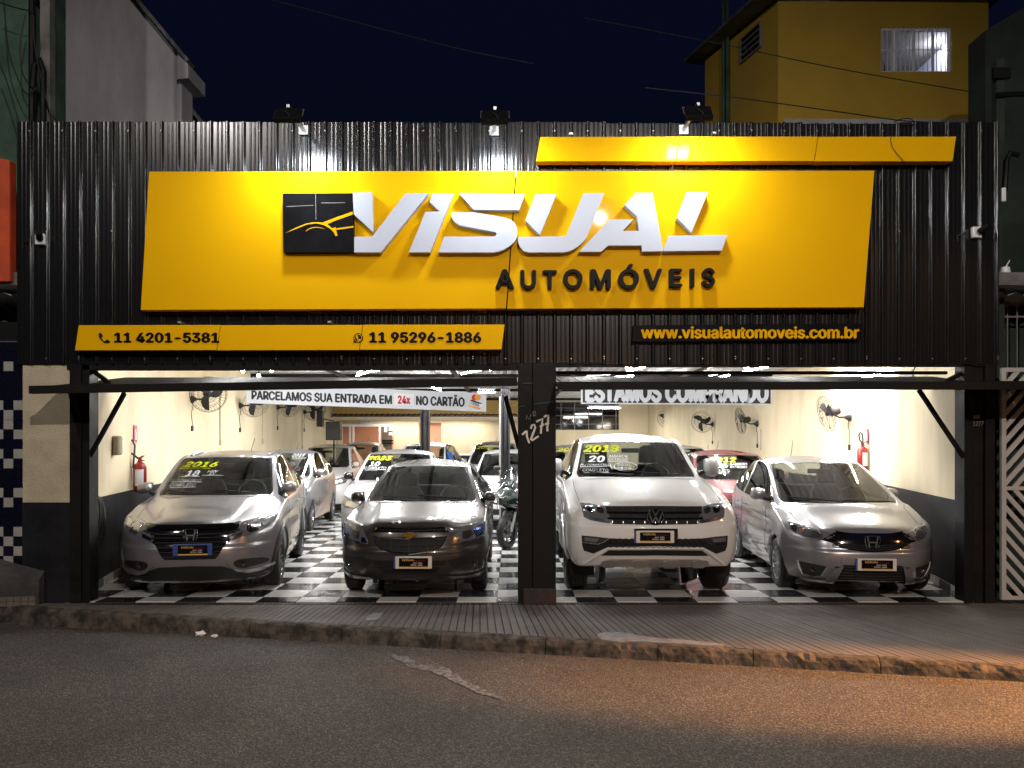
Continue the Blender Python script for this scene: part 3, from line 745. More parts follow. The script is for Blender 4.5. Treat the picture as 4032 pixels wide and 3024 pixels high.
for (u, v, par) in ((711, 1274, s3), (1299, 1272, s3), (2247, 533, s2), (2811, 530, s2)):
    q = W(u, v, -0.1); mb = MB(); mb.box(-0.02, 0.02, -0.03, 0.06, 0, 0.02); o = mb.build('bracket', M['rod'], par); o.location = q
# loose cable across the strip sign
def cable(name, pts, r, m, label, cat='cable', group=None, n=6):
    P = [Vector(p) for p in pts]; out = []
    for i in range(len(P)-1):
        p0 = P[max(i-1, 0)]; p1 = P[i]; p2 = P[i+1]; p3 = P[min(i+2, len(P)-1)]
        for k in range(n):
            t = k/n; out.append(0.5*((2*p1)+(-p0+p2)*t+(2*p0-5*p1+4*p2-p3)*t*t+(-p0+3*p1-3*p2+p3)*t**3))
    out.append(P[-1]); mb = MB(); mb.tube(out, r, 5)
    o = mb.build(name, m, smooth=True); tag(o, label, cat, group); return o
M['cable_red'] = mat('brown_cable', (0.10, 0.03, 0.01), 0.6)
cable('cable', [W(3509, 536, -0.17), W(3508, 560, -0.17), W(3520, 590, -0.17), W(3555, 632, -0.17), W(3560, 650, -0.1)], 0.004, M['cable_red'], 'thin brown cable hanging over the plain yellow strip sign')

# floodlights on arms along the top of the cladding
M['flood_glow'] = mat('led_face', (0.8, 0.8, 0.8), 0.5, emit=(0.85, 0.92, 1.0), estr=60)
def floodlight(u, v, ru, rv, label):
    pos = W(u, v, -0.70); root_p = W(ru, rv, -0.03)
    o = empty('floodlight', tuple(root_p), 0, label, 'floodlight', 'floodlights along the top of the cladding')
    rel = pos-root_p
    mb = MB(); mb.bar((0, 0, 0), rel+Vector((0, 0.0, 0.10)), 0.03, 0.03); mb.box(-0.05, 0.05, -0.005, 0.01, -0.05, 0.05); mb.build('arm', M['rod'], o)
    hx = MB(); hx.box(-0.135, 0.135, -0.03, 0.03, -0.10, 0.10)
    h = hx.build('housing', M['black'], o, bevel=0.008); h.location = rel; h.rotation_euler = (R(-40), 0, 0)
    mb = MB(); mb.box(-0.125, 0.125, 0.031, 0.033, -0.085, 0.085); g_ = mb.build('led_panel', M['flood_glow'], h)
    mb = MB(); mb.tube([(-0.145, 0, 0), (-0.145, 0, 0.12), (0.145, 0, 0.12), (0.145, 0, 0)], 0.006, 5); mb.build('yoke', M['rod'], h)
    mb = MB(); mb.tube([(-0.03, -0.035, 0.05), (-0.02, -0.05, 0.0), (0.03, -0.04, -0.05), (0.02, 0.0, -0.10)], 0.006, 5); mb.build('lead', M['wire'], h)
    lp = pos+Vector((0, 0.06, -0.05))
    light('floodlight_light', 'AREA', tuple(lp), FLOOD, (0.86, 0.92, 1.0), (pos.x, 0.0, pos.z-2.6), shape='RECTANGLE', size=0.22, size_y=0.14)
FLOOD = 22
floodlight(1134, 455, 1195, 512, 'left floodlight on a slanting arm on top of the cladding, above the black emblem')
floodlight(1949, 463, 1946, 515, 'middle floodlight standing straight above the seam of the main sign')
floodlight(2750, 447, 2692, 510, 'right floodlight on a slanting arm in front of the yellow house')

# surveillance cameras on the cladding
def seccam(u, v, flip, label):
    p = W(u, v, -0.05); o = empty('security_camera', tuple(p), 0, label, 'security camera', 'small cameras fixed on the cladding')
    mb = MB(); mb.box(-0.05, 0.05, -0.02, 0.03, -0.06, 0.06); mb.build('junction_box', M['white'], o, bevel=0.008)
    mb = MB(); mb.lathe([(0.0, -0.16), (0.03, -0.16), (0.036, -0.15), (0.036, -0.04), (0.0, -0.035)], (0, 0, 0), 'y', 14)
    b = mb.build('camera_body', M['black'] if flip else M['white'], o, smooth=True); b.location = (0.0, 0.0, -0.02); b.rotation_euler = (R(-25), 0, R(25*(1 if flip else -1)))
    mb = MB(); mb.tube([(-0.12, 0.0, -0.01), (-0.2, 0.02, -0.03), (-0.2, 0.02, -0.09)], 0.008, 5); mb.build('lead', M['wire'], o)
seccam(158, 942, True, 'small white and black security camera on the left end of the cladding')
seccam(3845, 915, True, 'small white and black security camera on the right end of the cladding')

# ------------------------------------------------------------------ tilted garage doors
M['door_sheet'] = mat('door_sheet_black', (0.010, 0.010, 0.010), 0.7, spec=0.05)
def garage_door(xa, xb, zf0, zf1, zb, label, arm):
    o = empty('garage_door', ((xa+xb)/2, 0, 0), 0, label, 'garage door', 'overhead doors tilted open')
    cx = (xa+xb)/2; w = (xb-xa)/2
    yf, yb = -0.65, 1.3
    mb = MB(); mb.bar((-w, yf, zf0), (w, yf, zf1), 0.06, 0.082); mb.build('front_beam', M['black_steel'], o, bevel=0.004)
    mb = MB(); mb.bar((-w, yb, zb), (w, yb, zb), 0.05, 0.06); mb.bar((-w+0.03, yf, zf0), (-w+0.03, yb, zb), 0.05, 0.05); mb.bar((w-0.03, yf, zf1), (w-0.03, yb, zb), 0.05, 0.05); mb.build('side_frame', M['black_steel'], o)
    n = 27
    for i in range(n):
        t0 = (i+0.03)/n; t1 = (i+0.97)/n; xx0 = -w+0.06+(2*w-0.12)*t0; xx1 = -w+0.06+(2*w-0.12)*t1
        zz0 = zf0+(zf1-zf0)*t0
        mb = MB(); mb.bar(((xx0+xx1)/2, yf+0.04, zz0+0.02), ((xx0+xx1)/2, yb-0.03, zb+0.03), xx1-xx0, 0.018); mb.build('door_panel', M['door_sheet'], o)
    for a, b in arm:
        A = W(*a)-Vector((cx, 0, 0)); B = W(*b)-Vector((cx, 0, 0))
        mb = MB(); mb.bar(A, B, 0.03, 0.045); mb.build('arm', M['black_steel'], o)
garage_door(-4.95, 0.053, 2.305, 2.388, 2.55, 'left overhead garage door, tilted open above the doorway beside the cream pillar',
    [((490, 1548, -0.2), (352, 1800, 0.05)), ((368, 1462, 0.1), (430, 1508, -0.1)), ((1990, 1560, -0.2), (2043, 1765, 0.05))])
garage_door(0.47, 6.35, 2.348, 2.348, 2.56, 'right overhead garage door, tilted open and reaching across the white gate',
    [((3618, 1535, -0.2), (3797, 1805, 0.05)), ((3790, 1468, 0.1), (3728, 1500, -0.1))])
# ------------------------------------------------------------------ neighbours and things above the roof
M['grey_render'] = mat('grey_render', (0.62, 0.61, 0.65), 0.85, color2=(0.36, 0.35, 0.37), vscale=1.2, bump=0.3, bscale=30, detail=8, stretch=(1, 1, 0.3))
M['yellow_render'] = mat('ochre_render', (0.60, 0.37, 0.035), 0.85, color2=(0.50, 0.31, 0.04), vscale=0.8, bump=0.3, bscale=40, detail=8)
M['green_render'] = mat('green_render', (0.07, 0.14, 0.09), 0.85, color2=(0.03, 0.06, 0.045), vscale=2, bump=0.4, bscale=30, detail=8)
M['dark_green'] = mat('dark_green_render', (0.03, 0.045, 0.035), 0.9, color2=(0.015, 0.02, 0.018), vscale=1.2, bump=0.4, bscale=20, detail=8)
M['roof_metal'] = mat('roof_edge_metal', (0.22, 0.22, 0.21), 0.5, 0.3, color2=(0.10, 0.09, 0.08), vscale=4)
# grey building behind the left end
def P2(u, v, y): p = W(u, v, y); return (p.x, p.z)
gb = empty('grey_building', (-6, 3, 0), 0, 'tall grey rendered building with a sloping parapet behind the left end', 'building')
mb = MB(); pts = [P2(168, 560, 3), P2(168, -300, 3), P2(330, -300, 3), P2(528, 0, 3), P2(716, 235, 3), P2(716, 560, 3)]
mb.prism([(x+6, z) for x, z in pts], 0, 0.4); mb.build('wall', M['grey_render'], gb)
mb = MB(); a = P2(330, -310, 3); b = P2(528, -8, 3); c = P2(757, 268, 3)
for (p, q) in ((a, b), (b, c)): mb.bar((p[0]+6, -0.05, p[1]+0.03), (q[0]+6, -0.05, q[1]+0.03), 0.25, 0.05)
mb.build('coping', M['roof_metal'], gb)
mb = MB(); pts = [P2(715, 232, 3), P2(757, 270, 3), P2(757, 325, 3), P2(714, 330, 3)]
mb.prism([(x+6, z) for x, z in pts], -0.15, 0.5); mb.build('eave_end', M['grey_render'], gb)
mb = MB(); pts = [P2(716, 560, 3.5), P2(716, 385, 3.5), P2(800, 490, 3.5), P2(800, 560, 3.5)]
mb.prism([(x+6, z) for x, z in pts], 0.6, 1.0); mb.build('lower_gable', M['cream_rough'], gb)
mb = MB(); mb.bar((P2(700, 362, 3.5)[0]+6, 0.5, P2(700, 362, 3.5)[1]), (P2(812, 502, 3.5)[0]+6, 0.5, P2(812, 502, 3.5)[1]), 0.25, 0.05); mb.build('coping', M['roof_metal'], gb)
# green building, orange sign box and tiled shop front at the far left
gn = empty('green_building', (-7.2, 0.6, 0), 0, 'weathered green building with a checkered tiled front at the left edge', 'building')
xr = W(112, 0, 0.7).x
mb = MB(); mb.box(-2.3, xr+7.2, 0.1, 0.9, 2.2, 12); mb.build('wall', M['green_render'], gn)
xt = W(68, 0, -0.02).x
mb = MB(); mb.box(-2.3, xt+7.2, -0.5, 0.1, -0.1, 2.9); mb.build('shop_wall', M['grout'], gn)
# blue and white wall tiles
M['tile_navy'] = mat('wall_tile_navy', (0.005, 0.006, 0.016), 0.2, coat=0.4)
M['tile_pale'] = mat('wall_tile_pale', (0.42, 0.41, 0.38), 0.25, coat=0.4, var=0.2)
ts = 0.1905*0.567
kx = 9.0-0.12
ts = 40*kx/3200
yt = 0.6-0.5
for i in range(7):
    for j in range(27):
        x1 = xt+7.2-i*ts; z0 = 0.06+j*ts*0.98
        if z0 > 2.85: continue
        pale = ((j in (3, 5, 9, 13, 17, 18, 23) and (i % 2 == 1)) or (j in (2, 4, 6, 10, 14, 16, 19) and i % 2 == 0)) 
        mb = MB(); mb.box(x1-ts+0.003, x1-0.003, -0.512, -0.5, z0+0.003, z0+ts-0.003)
        mb.build('wall_tile', M['tile_pale'] if pale else M['tile_navy'], gn)
mb = MB(); mb.box(-2.3, xt+7.2, -0.25, 0.1, 2.9, 3.15); mb.build('shop_lintel', M['black'], gn)
M['orange'] = mat('orange_fascia', (0.62, 0.075, 0.012), 0.6, color2=(0.42, 0.05, 0.012), vscale=3)
ob = empty('orange_fascia', (xt-1.0, 0.1, W(0, 1115, 0.1).z), 0, 'orange fascia box over the tiled shop front at the left edge', 'sign')
zz = W(0, 590, -0.5).z-W(0, 1115, -0.5).z
mb = MB(); xo = W(64, 0, 0.1).x-(xt-1.0); mb.prism([(-1.6, 0), (xo, 0), (xo, zz-0.06), (-1.6, zz+0.5)], -0.12, 0.0); mb.build('fascia_box', M['orange'], ob)
# concrete planter ramp with base course
M['ramp'] = mat('ramp_concrete', (0.075, 0.07, 0.066), 0.85, color2=(0.03, 0.028, 0.027), vscale=3, bump=0.6, bscale=18, detail=8)
rm = empty('concrete_ramp', (-5.6, -0.0, 0), 0, 'dark weathered concrete ramp wall in front of the cream pillar base', 'ramp')
mb = MB(); mb.add([(-1.6, -0.42, -0.1), (0.42, -0.10, -0.1), (0.42, -0.0, -0.1), (-1.6, 0.0, -0.1), (-1.6, -0.42, 0.62), (0.42, -0.10, 0.26), (0.42, 0.0, 0.34), (-1.6, 0.0, 0.9)],
    [(0,3,2,1),(4,5,6,7),(0,1,5,4),(1,2,6,5),(2,3,7,6),(3,0,4,7)])
mb.build('ramp_body', M['ramp'], rm)
M['base_tile'] = mat('buff_base_tile', (0.20, 0.17, 0.13), 0.8, var=0.4, bump=0.5)
for i in range(22):
    t0 = i/22; t1 = (i+0.9)/22; p0 = Vector((-1.2+1.6*t0, -0.36+0.26*t0)); p1 = Vector((-1.2+1.6*t1, -0.36+0.26*t1))
    for j in range(2):
        mb = MB(); mb.flat([p0+Vector((-.003, -0.02)), p1+Vector((-.003, -0.02)), p1+Vector((0, -0.001)), p0+Vector((0, -0.001))], -0.02+j*0.055, 0.03+j*0.055); mb.build('base_tile', M['base_tile'], rm)
# utility post and conduits behind the cladding, left
up = empty('utility_post', (W(190, 0, 0.35).x, 0.35, 0), 0, 'grey concrete utility post with black conduits at the left end', 'utility post')
mb = MB(); mb.box(-0.06, 0.05, -0.06, 0.06, 3.7, 12); mb.build('post', M['concrete'], up)
mb = MB(); mb.tube([(-0.14, -0.08, 4.5), (-0.14, -0.08, 12)], 0.035, 8); mb.build('conduit', M['black'], up)
mb = MB(); mb.tube([(0.0, -0.1, 4.9), (0.0, -0.1, 6.0), (-0.04, -0.1, 6.12), (-0.10, -0.1, 6.05), (-0.12, -0.1, 5.8)], 0.035, 8); mb.build('conduit', M['black'], up)
mb = MB(); mb.lathe([(0, 0), (0.07, 0), (0.08, 0.1), (0.05, 0.2), (0.0, 0.2)], (0.0, -0.12, 7.1), 'z', 10); mb.build('cable_junction', M['black'], up)
G_ = 'cables strung at the left edge'
for k, (pp, lab) in enumerate((
    ([(0, 10, .2), (60, 30, .2), (125, 45, .2)], 'short black cable crossing to the utility post at the very top'),
    ([(15, 0, .2), (35, 200, .2), (80, 330, .2), (110, 370, .2), (150, 340, .2)], 'looping black cable sagging in front of the green wall'),
    ([(0, 250, .2), (30, 330, .2), (60, 430, .2), (75, 484, .2)], 'thin black cable dropping down the green wall to the cladding'),
    ([(130, 60, .2), (140, 200, .2), (190, 420, .2), (225, 482, .2)], 'black cable running down beside the grey post to the cladding'),
    ([(100, 60, .2), (80, 180, .2), (90, 290, .2), (130, 345, .2), (148, 345, .2)], 'curled black cable hanging between the green wall and the post'))):
    cable('cable', [W(*p) for p in pp], 0.008, M['wire'], lab, 'cable', G_)
# yellow house on the right
yh = empty('yellow_house', (6.5, 4.9, 0), 0, 'ochre rendered upper storey house with a lit window above the right side', 'house')
A = Vector((4.82, 4.9)); D_ = 13.9/3200
topz = W(0, 3, 4.9).z; xa = W(3064, 0, 4.9).x; xb = W(3865, 0, 5.1).x; yb = 5.1
Bp = W(2776, 250, 7.4)
ztl = W(0, 3, 4.9).z; ztr = W(0, 30, 5.1).z
o = Vector((6.5, 4.9, 0))
zb = 3.7
wx0 = W(3463, 0, 4.95).x-6.5; wx1 = W(3744, 0, 4.95).x-6.5; wz1 = W(0, 112, 4.95).z; wz0 = W(0, 288, 4.95).z
mb = MB()  # front wall in four pieces round the window, 0.18 thick
x0 = xa-6.5; x1 = xb-6.5
mb.box(x0, wx0, 0, 0.18, zb, ztr); mb.box(wx1, x1, 0, 0.18, zb, ztr); mb.box(wx0, wx1, 0, 0.18, wz1, ztr); mb.box(wx0, wx1, 0, 0.18, zb, wz0)
mb.prism([(x0, ztr), (x1, ztr), (x0, ztl)], 0, 0.18)
mb.build('wall', M['yellow_render'], yh)
sx0 = Bp.x-6.5; sy = 2.5
mb = MB(); mb.add([(x0, 0.0, zb), (sx0, sy, zb), (sx0, sy, Bp.z+0.05), (x0, 0.0, ztl), (x0+0.15, 0.1, zb), (sx0+0.15, sy+0.1, zb), (sx0+0.15, sy+0.1, Bp.z+0.05), (x0+0.15, 0.1, ztl)],
    [(0,1,2,3),(7,6,5,4),(0,4,5,1),(1,5,6,2),(2,6,7,3),(3,7,4,0)]); mb.build('side_wall', M['yellow_render'], yh)
mb = MB(); e1 = W(2735, 246, 7.7)-o
mb.bar((x0-0.1, -0.25, ztl+0.04), (e1.x, e1.y, e1.z), 0.5, 0.06); mb.bar((x0-0.12, -0.12, ztl+0.05), (x1+0.12, -0.12, ztr+0.03), 0.25, 0.07); mb.build('roof_edge', M['roof_metal'], yh)
mb = MB(); mb.box(x0, x1, 0.2, 5, ztr-0.2, ztr-0.1); mb.build('roof', M['concrete'], yh)
mb = MB(); mb.box(x0+0.1, x1, -0.02, 0.0, W(0, 478, 4.9).z-0.3, W(0, 470, 4.9).z); mb.build('slab_edge', M['grey_render'], yh)
mb = MB()
for t in (0.62, 0.68): 
    p = Vector((x0+(sx0-x0)*t-0.06, sy*t-0.05, 0)); mb.tube([(p.x, p.y, zb), (p.x, p.y, Bp.z+0.85)], 0.035, 8)
mb.build('downpipe', M['green_render'], yh)
# small louvred side window
sw_ = MB(); 
def side(t, z): return Vector((x0+(sx0-x0)*t-0.02, sy*t-0.02, z))
tA, tB = 0.2, 0.46
za, zc = W(0, 112, 5.6).z-0.0, W(0, 205, 5.6).z
for k in range(5):
    z_ = zc+(za-zc)*k/4; mb = MB(); mb.bar(side(tA, z_), side(tB, z_), 0.05, 0.03); mb.build('louvre', M['bar_grey'], yh)
for t_ in (tA, tB): mb = MB(); mb.bar(side(t_, zc), side(t_, za), 0.05, 0.04); mb.build('window_jamb', M['bar_grey'], yh)
mb = MB(); a, b = side(tA, zc), side(tB, za); mb.add([(a.x, a.y-0.004, zc), (b.x, b.y-0.004, zc), (b.x, b.y-0.004, za), (a.x, a.y-0.004, za)], [(0,1,2,3)]); mb.build('pane', M['night_glass'], yh)
# lit room behind the window
M['lit_room'] = mat('room_wall', (0.62, 0.62, 0.72), 0.8, emit=(0.62, 0.64, 0.85), estr=0.0)
mb = MB(); mb.box(wx0-0.8, x1-0.15, 2.2, 2.3, wz0-1.2, wz1+1.2); mb.box(wx0-0.9, wx0-0.8, 0.18, 2.3, wz0-1.2, wz1+1.2); mb.box(x1-0.15, x1-0.05, 0.18, 2.3, wz0-1.2, wz1+1.2)
mb.build('room_wall', M['lit_room'], yh)
mb = MB()
for k in range(16): x_ = wx0-0.8+k*0.2; mb.box(x_, x_+0.17, 0.18, 2.2, wz1+0.75+0.02*(k % 2), wz1+0.8+0.02*(k % 2))
mb.build('room_ceiling', M['ceiling'], yh)
wf = empty('window', (0, 0, 0)); wf.parent = yh
mb = MB()
for x_ in (wx0+0.012, wx0+(wx1-wx0)*0.2, wx0+(wx1-wx0)*0.48, wx0+(wx1-wx0)*0.75, wx1-0.012): mb.box(x_-0.018, x_+0.018, 0.04, 0.08, wz0, wz1)
mb.box(wx0, wx1, 0.042, 0.082, wz0, wz0+0.03); mb.box(wx0, wx1, 0.042, 0.082, wz1-0.03, wz1); mb.build('frame', M['white'], wf)
for k in range(16):
    x_ = wx0+(wx1-wx0)*(k+0.5)/16; mb = MB(); mb.box(x_-0.005, x_+0.005, 0.0, 0.012, wz0, wz1); mb.build('grille_bar', M['white'], wf)
for t in (0.5,): 
    z_ = wz0+(wz1-wz0)*t; mb = MB(); mb.box(wx0, wx1, 0.014, 0.024, z_-0.006, z_+0.006); mb.build('grille_bar', M['white'], wf)
cl = MB(); cl.tube([(wx1-0.9, 1.0, wz0+0.15), (wx1-0.3, 1.0, wz0+0.45), (wx1-0.1, 0.9, wz0+0.1)], 0.02, 5); cl.box(wx1-1.0, wx1-0.35, 0.9, 1.3, wz0-0.1, wz0+0.12)
q = cl.build('clothes_rack', M['wood']); q.location = (6.5, 4.9, 0); tag(q, 'cluttered rack seen through the barred window of the yellow house', 'rack')
cu = MB(); cu.add([(wx0, 0.3, wz0-0.1), (wx0+0.28, 0.32, wz0-0.1), (wx0+0.12, 0.34, wz1), (wx0, 0.3, wz1)], [(0,1,2,3)]); cu.add([(wx0, 0.31, wz0-0.1), (wx0+0.28, 0.33, wz0-0.1), (wx0+0.12, 0.35, wz1), (wx0, 0.31, wz1)], [(3,2,1,0)])
cu.build('curtain', M['interior'], wf)
light('room_lamp_light', 'POINT', (W(3800, 200, 4.95).x, 5.9, 9.0), 24, (0.80, 0.84, 1.0), shadow_soft_size=0.12)
# wires over the sky
W_ = [([(1000, -20, 1), (1300, 60, 1), (1800, 190, 1), (2100, 250, 1)], 'faint black wire sagging across the middle of the night sky'),
      ([(2540, 345, .3), (2900, 385, .3), (3300, 440, .3), (3560, 476, .3), (3720, 482, .3)], 'lower grey wire running in front of the yellow house to the cladding'),
      ([(2300, 70, 2), (2800, 165, 2), (3300, 270, 2), (3870, 370, 2)], 'upper thin wire crossing the yellow house below its window')]
for pp, lab in W_: cable('overhead_wire', [W(*p) for p in pp], 0.007, M['wire'], lab, 'wire', 'overhead wires')
for k in range(3):
    pass
cable('cable', [W(3520, 482, -.02), W(3545, 470, -.02), W(3585, 468, -.02), W(3600, 488, -.02), W(3560, 492, -.02), W(3530, 484, -.02)], 0.006, M['wire'], 'small coil of black cable on top of the cladding')
# far right: dark green building, pole with meter and insulators
db = empty('dark_building', (8.5, 1.6, 0), 0, 'dark green unlit building behind the spiked fence at the right edge', 'building')
mb = MB(); a = P2(3870, 700, 1.6); xr0 = W(3880, 0, 1.6).x-8.5
mb.prism([(xr0, 0), (4, 0), (4, W(0, -100, 1.6).z), (W(4040, 0, 1.6).x-8.5, W(0, 25, 1.6).z), (xr0, W(0, 120, 1.6).z)], 0, 0.4); mb.build('wall', M['dark_green'], db)
mp = empty('utility_pole', (W(3928, 0, 0.3).x, 0.3, 0), 0, 'concrete utility pole with black insulators right of the cladding', 'utility pole')
mb = MB(); mb.box(-0.04, 0.05, -0.05, 0.05, 0, W(0, 240, 0.3).z); mb.build('post', M['dark_green'], mp)
mb = MB(); mb.box(-0.10, 0.10, -0.09, -0.05, W(0, 300, 0.3).z-0.06, W(0, 300, 0.3).z+0.06); mb.build('meter_box', M['black'], mp)
mb = MB(); mb.tube([(-0.05, -0.07, W(0, 385, 0.3).z), (0.2, -0.07, W(0, 380, 0.3).z), (0.5, -0.07, W(0, 383, 0.3).z)], 0.03, 7); mb.build('insulator_bar', M['black'], mp)
mb = MB(); mb.tube([(0.04, -0.07, W(0, 760, 0.3).z), (0.06, -0.07, W(0, 640, 0.3).z), (0.10, -0.07, W(0, 610, 0.3).z), (0.2, -0.07, W(0, 620, 0.3).z)], 0.03, 8); mb.build('conduit', M['black'], mp)
wl = empty('wall_lamp', tuple(W(3958, 1070, 0.1)), 0, 'small rounded white lamp beside the right end of the cladding', 'lamp')
mb = MB(); mb.lathe([(0, -0.06), (0.04, -0.05), (0.055, 0), (0.045, 0.05), (0, 0.06)], (0, 0, 0), 'z', 12); mb.build('lamp_body', M['white'], wl, smooth=True)
mb = MB(); mb.bar((0, 0, 0.04), (0.05, 0, 0.13), 0.01, 0.01); mb.build('stem', M['white'], wl)
wb = empty('breaker_box', tuple(W(3948, 770, 0.05)), 0, 'narrow white electrical box on the pole right of the cladding', 'electrical box')
mb = MB(); mb.box(-0.022, 0.022, -0.03, 0.0, -0.07, 0.08); mb.build('cover', M['white'], wb, bevel=0.004)
# spiked fence on the wall beside the cladding
sf = empty('spiked_fence', (6.0, 0.5, 0), 0, 'thin iron fence with spear points above the gate wall', 'fence')
for i, u in enumerate((3966, 4004, 4042, 4080)):
    x_ = W(u, 0, 0.5).x-6.0; zt = W(0, 1200, 0.5).z
    mb = MB(); mb.box(x_-0.006, x_+0.006, -0.006, 0.006, 2.55, zt); mb.lathe([(0.006, zt), (0.022, zt+0.02), (0.0, zt+0.10)], (x_, 0, 0), 'z', 6); mb.build('spike', M['bar_grey'], sf)
mb = MB(); mb.box(-0.55, 0.6, -0.008, 0.008, W(0, 1247, 0.5).z-0.01, W(0, 1247, 0.5).z+0.01); mb.build('rail', M['bar_grey'], sf)
mb = MB(); mb.box(5.42, 9, 0.75, 0.9, 0, 3.4); tag(mb.build('dark_wall', M['dark_green']), 'dark green wall behind the white slatted gate', 'wall')  # plain dark green wall filling the view between the slats
# white gate with chevron slats
M['gate_paint'] = mat('gate_cream_paint', (0.46, 0.45, 0.42), 0.5, var=0.15)
gt = empty('slatted_gate', (5.4, -0.02, 0), 0, 'cream painted metal gate with chevron slats at the right edge', 'gate')
gx1 = 1.15; gz0 = 0.03; gz1 = 2.59; gm = W(0, 1922, 0).z
mb = MB(); mb.box(0, 0.05, -0.02, 0.02, gz0, gz1); mb.box(gx1, gx1+0.05, -0.02, 0.02, gz0, gz1); mb.box(0.05, gx1, -0.02, 0.02, gz1-0.045, gz1); mb.box(0.05, gx1, -0.02, 0.02, gz0, gz0+0.04); mb.box(0.05, gx1, -0.02, 0.02, gm-0.02, gm+0.02)
mb.build('frame', M['gate_paint'], gt)
def clipseg(x0, z0, x1, z1, lo, hi):
    """segment clipped to x 0.05..gx1, z lo..hi"""
    t0, t1 = 0, 1; dx = x1-x0; dz = z1-z0
    for p, q in ((-dx, x0-0.04), (dx, gx1+0.01-x0), (-dz, z0-lo), (dz, hi-z0)):
        if abs(p) < 1e-9: 
            if q < 0: return None
        else:
            r = q/p
            if p < 0: t0 = max(t0, r)
            else: t1 = min(t1, r)
    if t1-t0 < 0.02: return None
    return (x0+dx*t0, z0+dz*t0, x0+dx*t1, z0+dz*t1)
for k in range(-16, 30):
    c = gm+k*0.155
    for sgn, lo, hi in ((1, gm+0.01, gz1-0.02), (-1, gz0+0.01, gm-0.01)):
        s_ = clipseg(0, c, 2, c+sgn*2*1.12, lo, hi)
        if s_:
            mb = MB(); mb.bar((s_[0], 0.0, s_[1]), (s_[2], 0.0, s_[3]), 0.02, 0.05, up=(0, 1, 0) if False else (0, 0, 1)); mb.build('slat', M['gate_paint'], gt)
# ------------------------------------------------------------------ fluorescent tubes
M['tube_glow'] = mat('tube_glow', (0.9, 0.9, 0.9), 0.5, emit=(1.0, 0.97, 0.92), estr=130)
TUBE_P = 54
TG = 'fluorescent tubes under the showroom roof'
def tube_lamp(a, b, label, power=1.0, on=True):
    a = Vector(a); b = Vector(b); c = (a+b)/2; d = b-a; L_ = d.length
    o = empty('tube_lamp', tuple(c), math.atan2(d.y, d.x), label, 'tube lamp', TG)
    rz = Matrix.Rotation(-math.atan2(d.y, d.x), 4, 'Z'); la = rz @ (a-c); lb = rz @ (b-c)
    mb = MB(); mb.bar(la+Vector((0, 0, 0.075)), lb+Vector((0, 0, 0.075)), 0.04, 0.03); mb.build('batten', M['white'], o)
    mb = MB(); mb.tube([la, lb], 0.014, 8); mb.build('tube', M['tube_glow'], o)
    q = light('tube_lamp_light', 'AREA', tuple(c-Vector((0, 0, 0.022))), TUBE_P*power*L_/1.2, (1.0, 0.985, 0.965), None, shape='RECTANGLE', size=L_, size_y=0.03)
    q.rotation_euler = (0, 0, math.atan2(d.y, d.x))
def tl(u0, v0, u1, v1, lab, z=3.08, power=1.0):
    ya = CAMY+(z-CAMZ)*FPX/(1744-v0); yb_ = CAMY+(z-CAMZ)*FPX/(1744-v1)
    A = W(u0, v0, ya); B = W(u1, v1, yb_); tube_lamp(A, B, lab, power)
tl(1405, 1479, 1453, 1463, 'short tube lamp at the left end of the pair above the sales banner', power=.8)
tl(1457, 1463, 1511, 1454, 'short tube lamp in the middle of the group above the sales banner', power=.8)
tl(1518, 1452, 1535, 1449, 'tiny end-on tube lamp right of the pair above the sales banner')
tl(1817, 1472, 1909, 1454, 'tube lamp slanting up towards the wide pillar, lower of two')
tl(1930, 1458, 1991, 1438, 'tube lamp nearest the wide pillar on its left side')
tl(2464, 1465, 2572, 1434, 'tube lamp slanting up just behind the lintel, right of the pillar')
tl(2312, 1493, 2493, 1480, 'long bright tube lamp low over the black buying banner')
tl(2792, 1493, 2871, 1477, 'tube lamp in the middle of the right bay, lower of two')
tl(2929, 1463, 3040, 1440, 'tube lamp in the middle of the right bay, upper of two')
# wall mounted along the right wall
def twall(u0, v0, u1, v1, lab, p=1.0):
    P = []
    for u, v in ((u0, v0), (u1, v1)):
        r = (u-2016)/FPX; y = 1.0
        for _ in range(30): y = (wall_r(y)-0.10)/r+CAMY
        P.append(W(u, v, y))
    tube_lamp(P[0], P[1], lab, p)
twall(3259, 1505, 3345, 1493, 'tube lamp fixed along the right wall, further one', 0.25)
twall(3355, 1491, 3494, 1470, 'tube lamp fixed along the right wall, nearer one', 0.25)
tl(1882, 1544, 1950, 1544, 'lone tube lamp far back above the end of the sales banner', z=3.05)
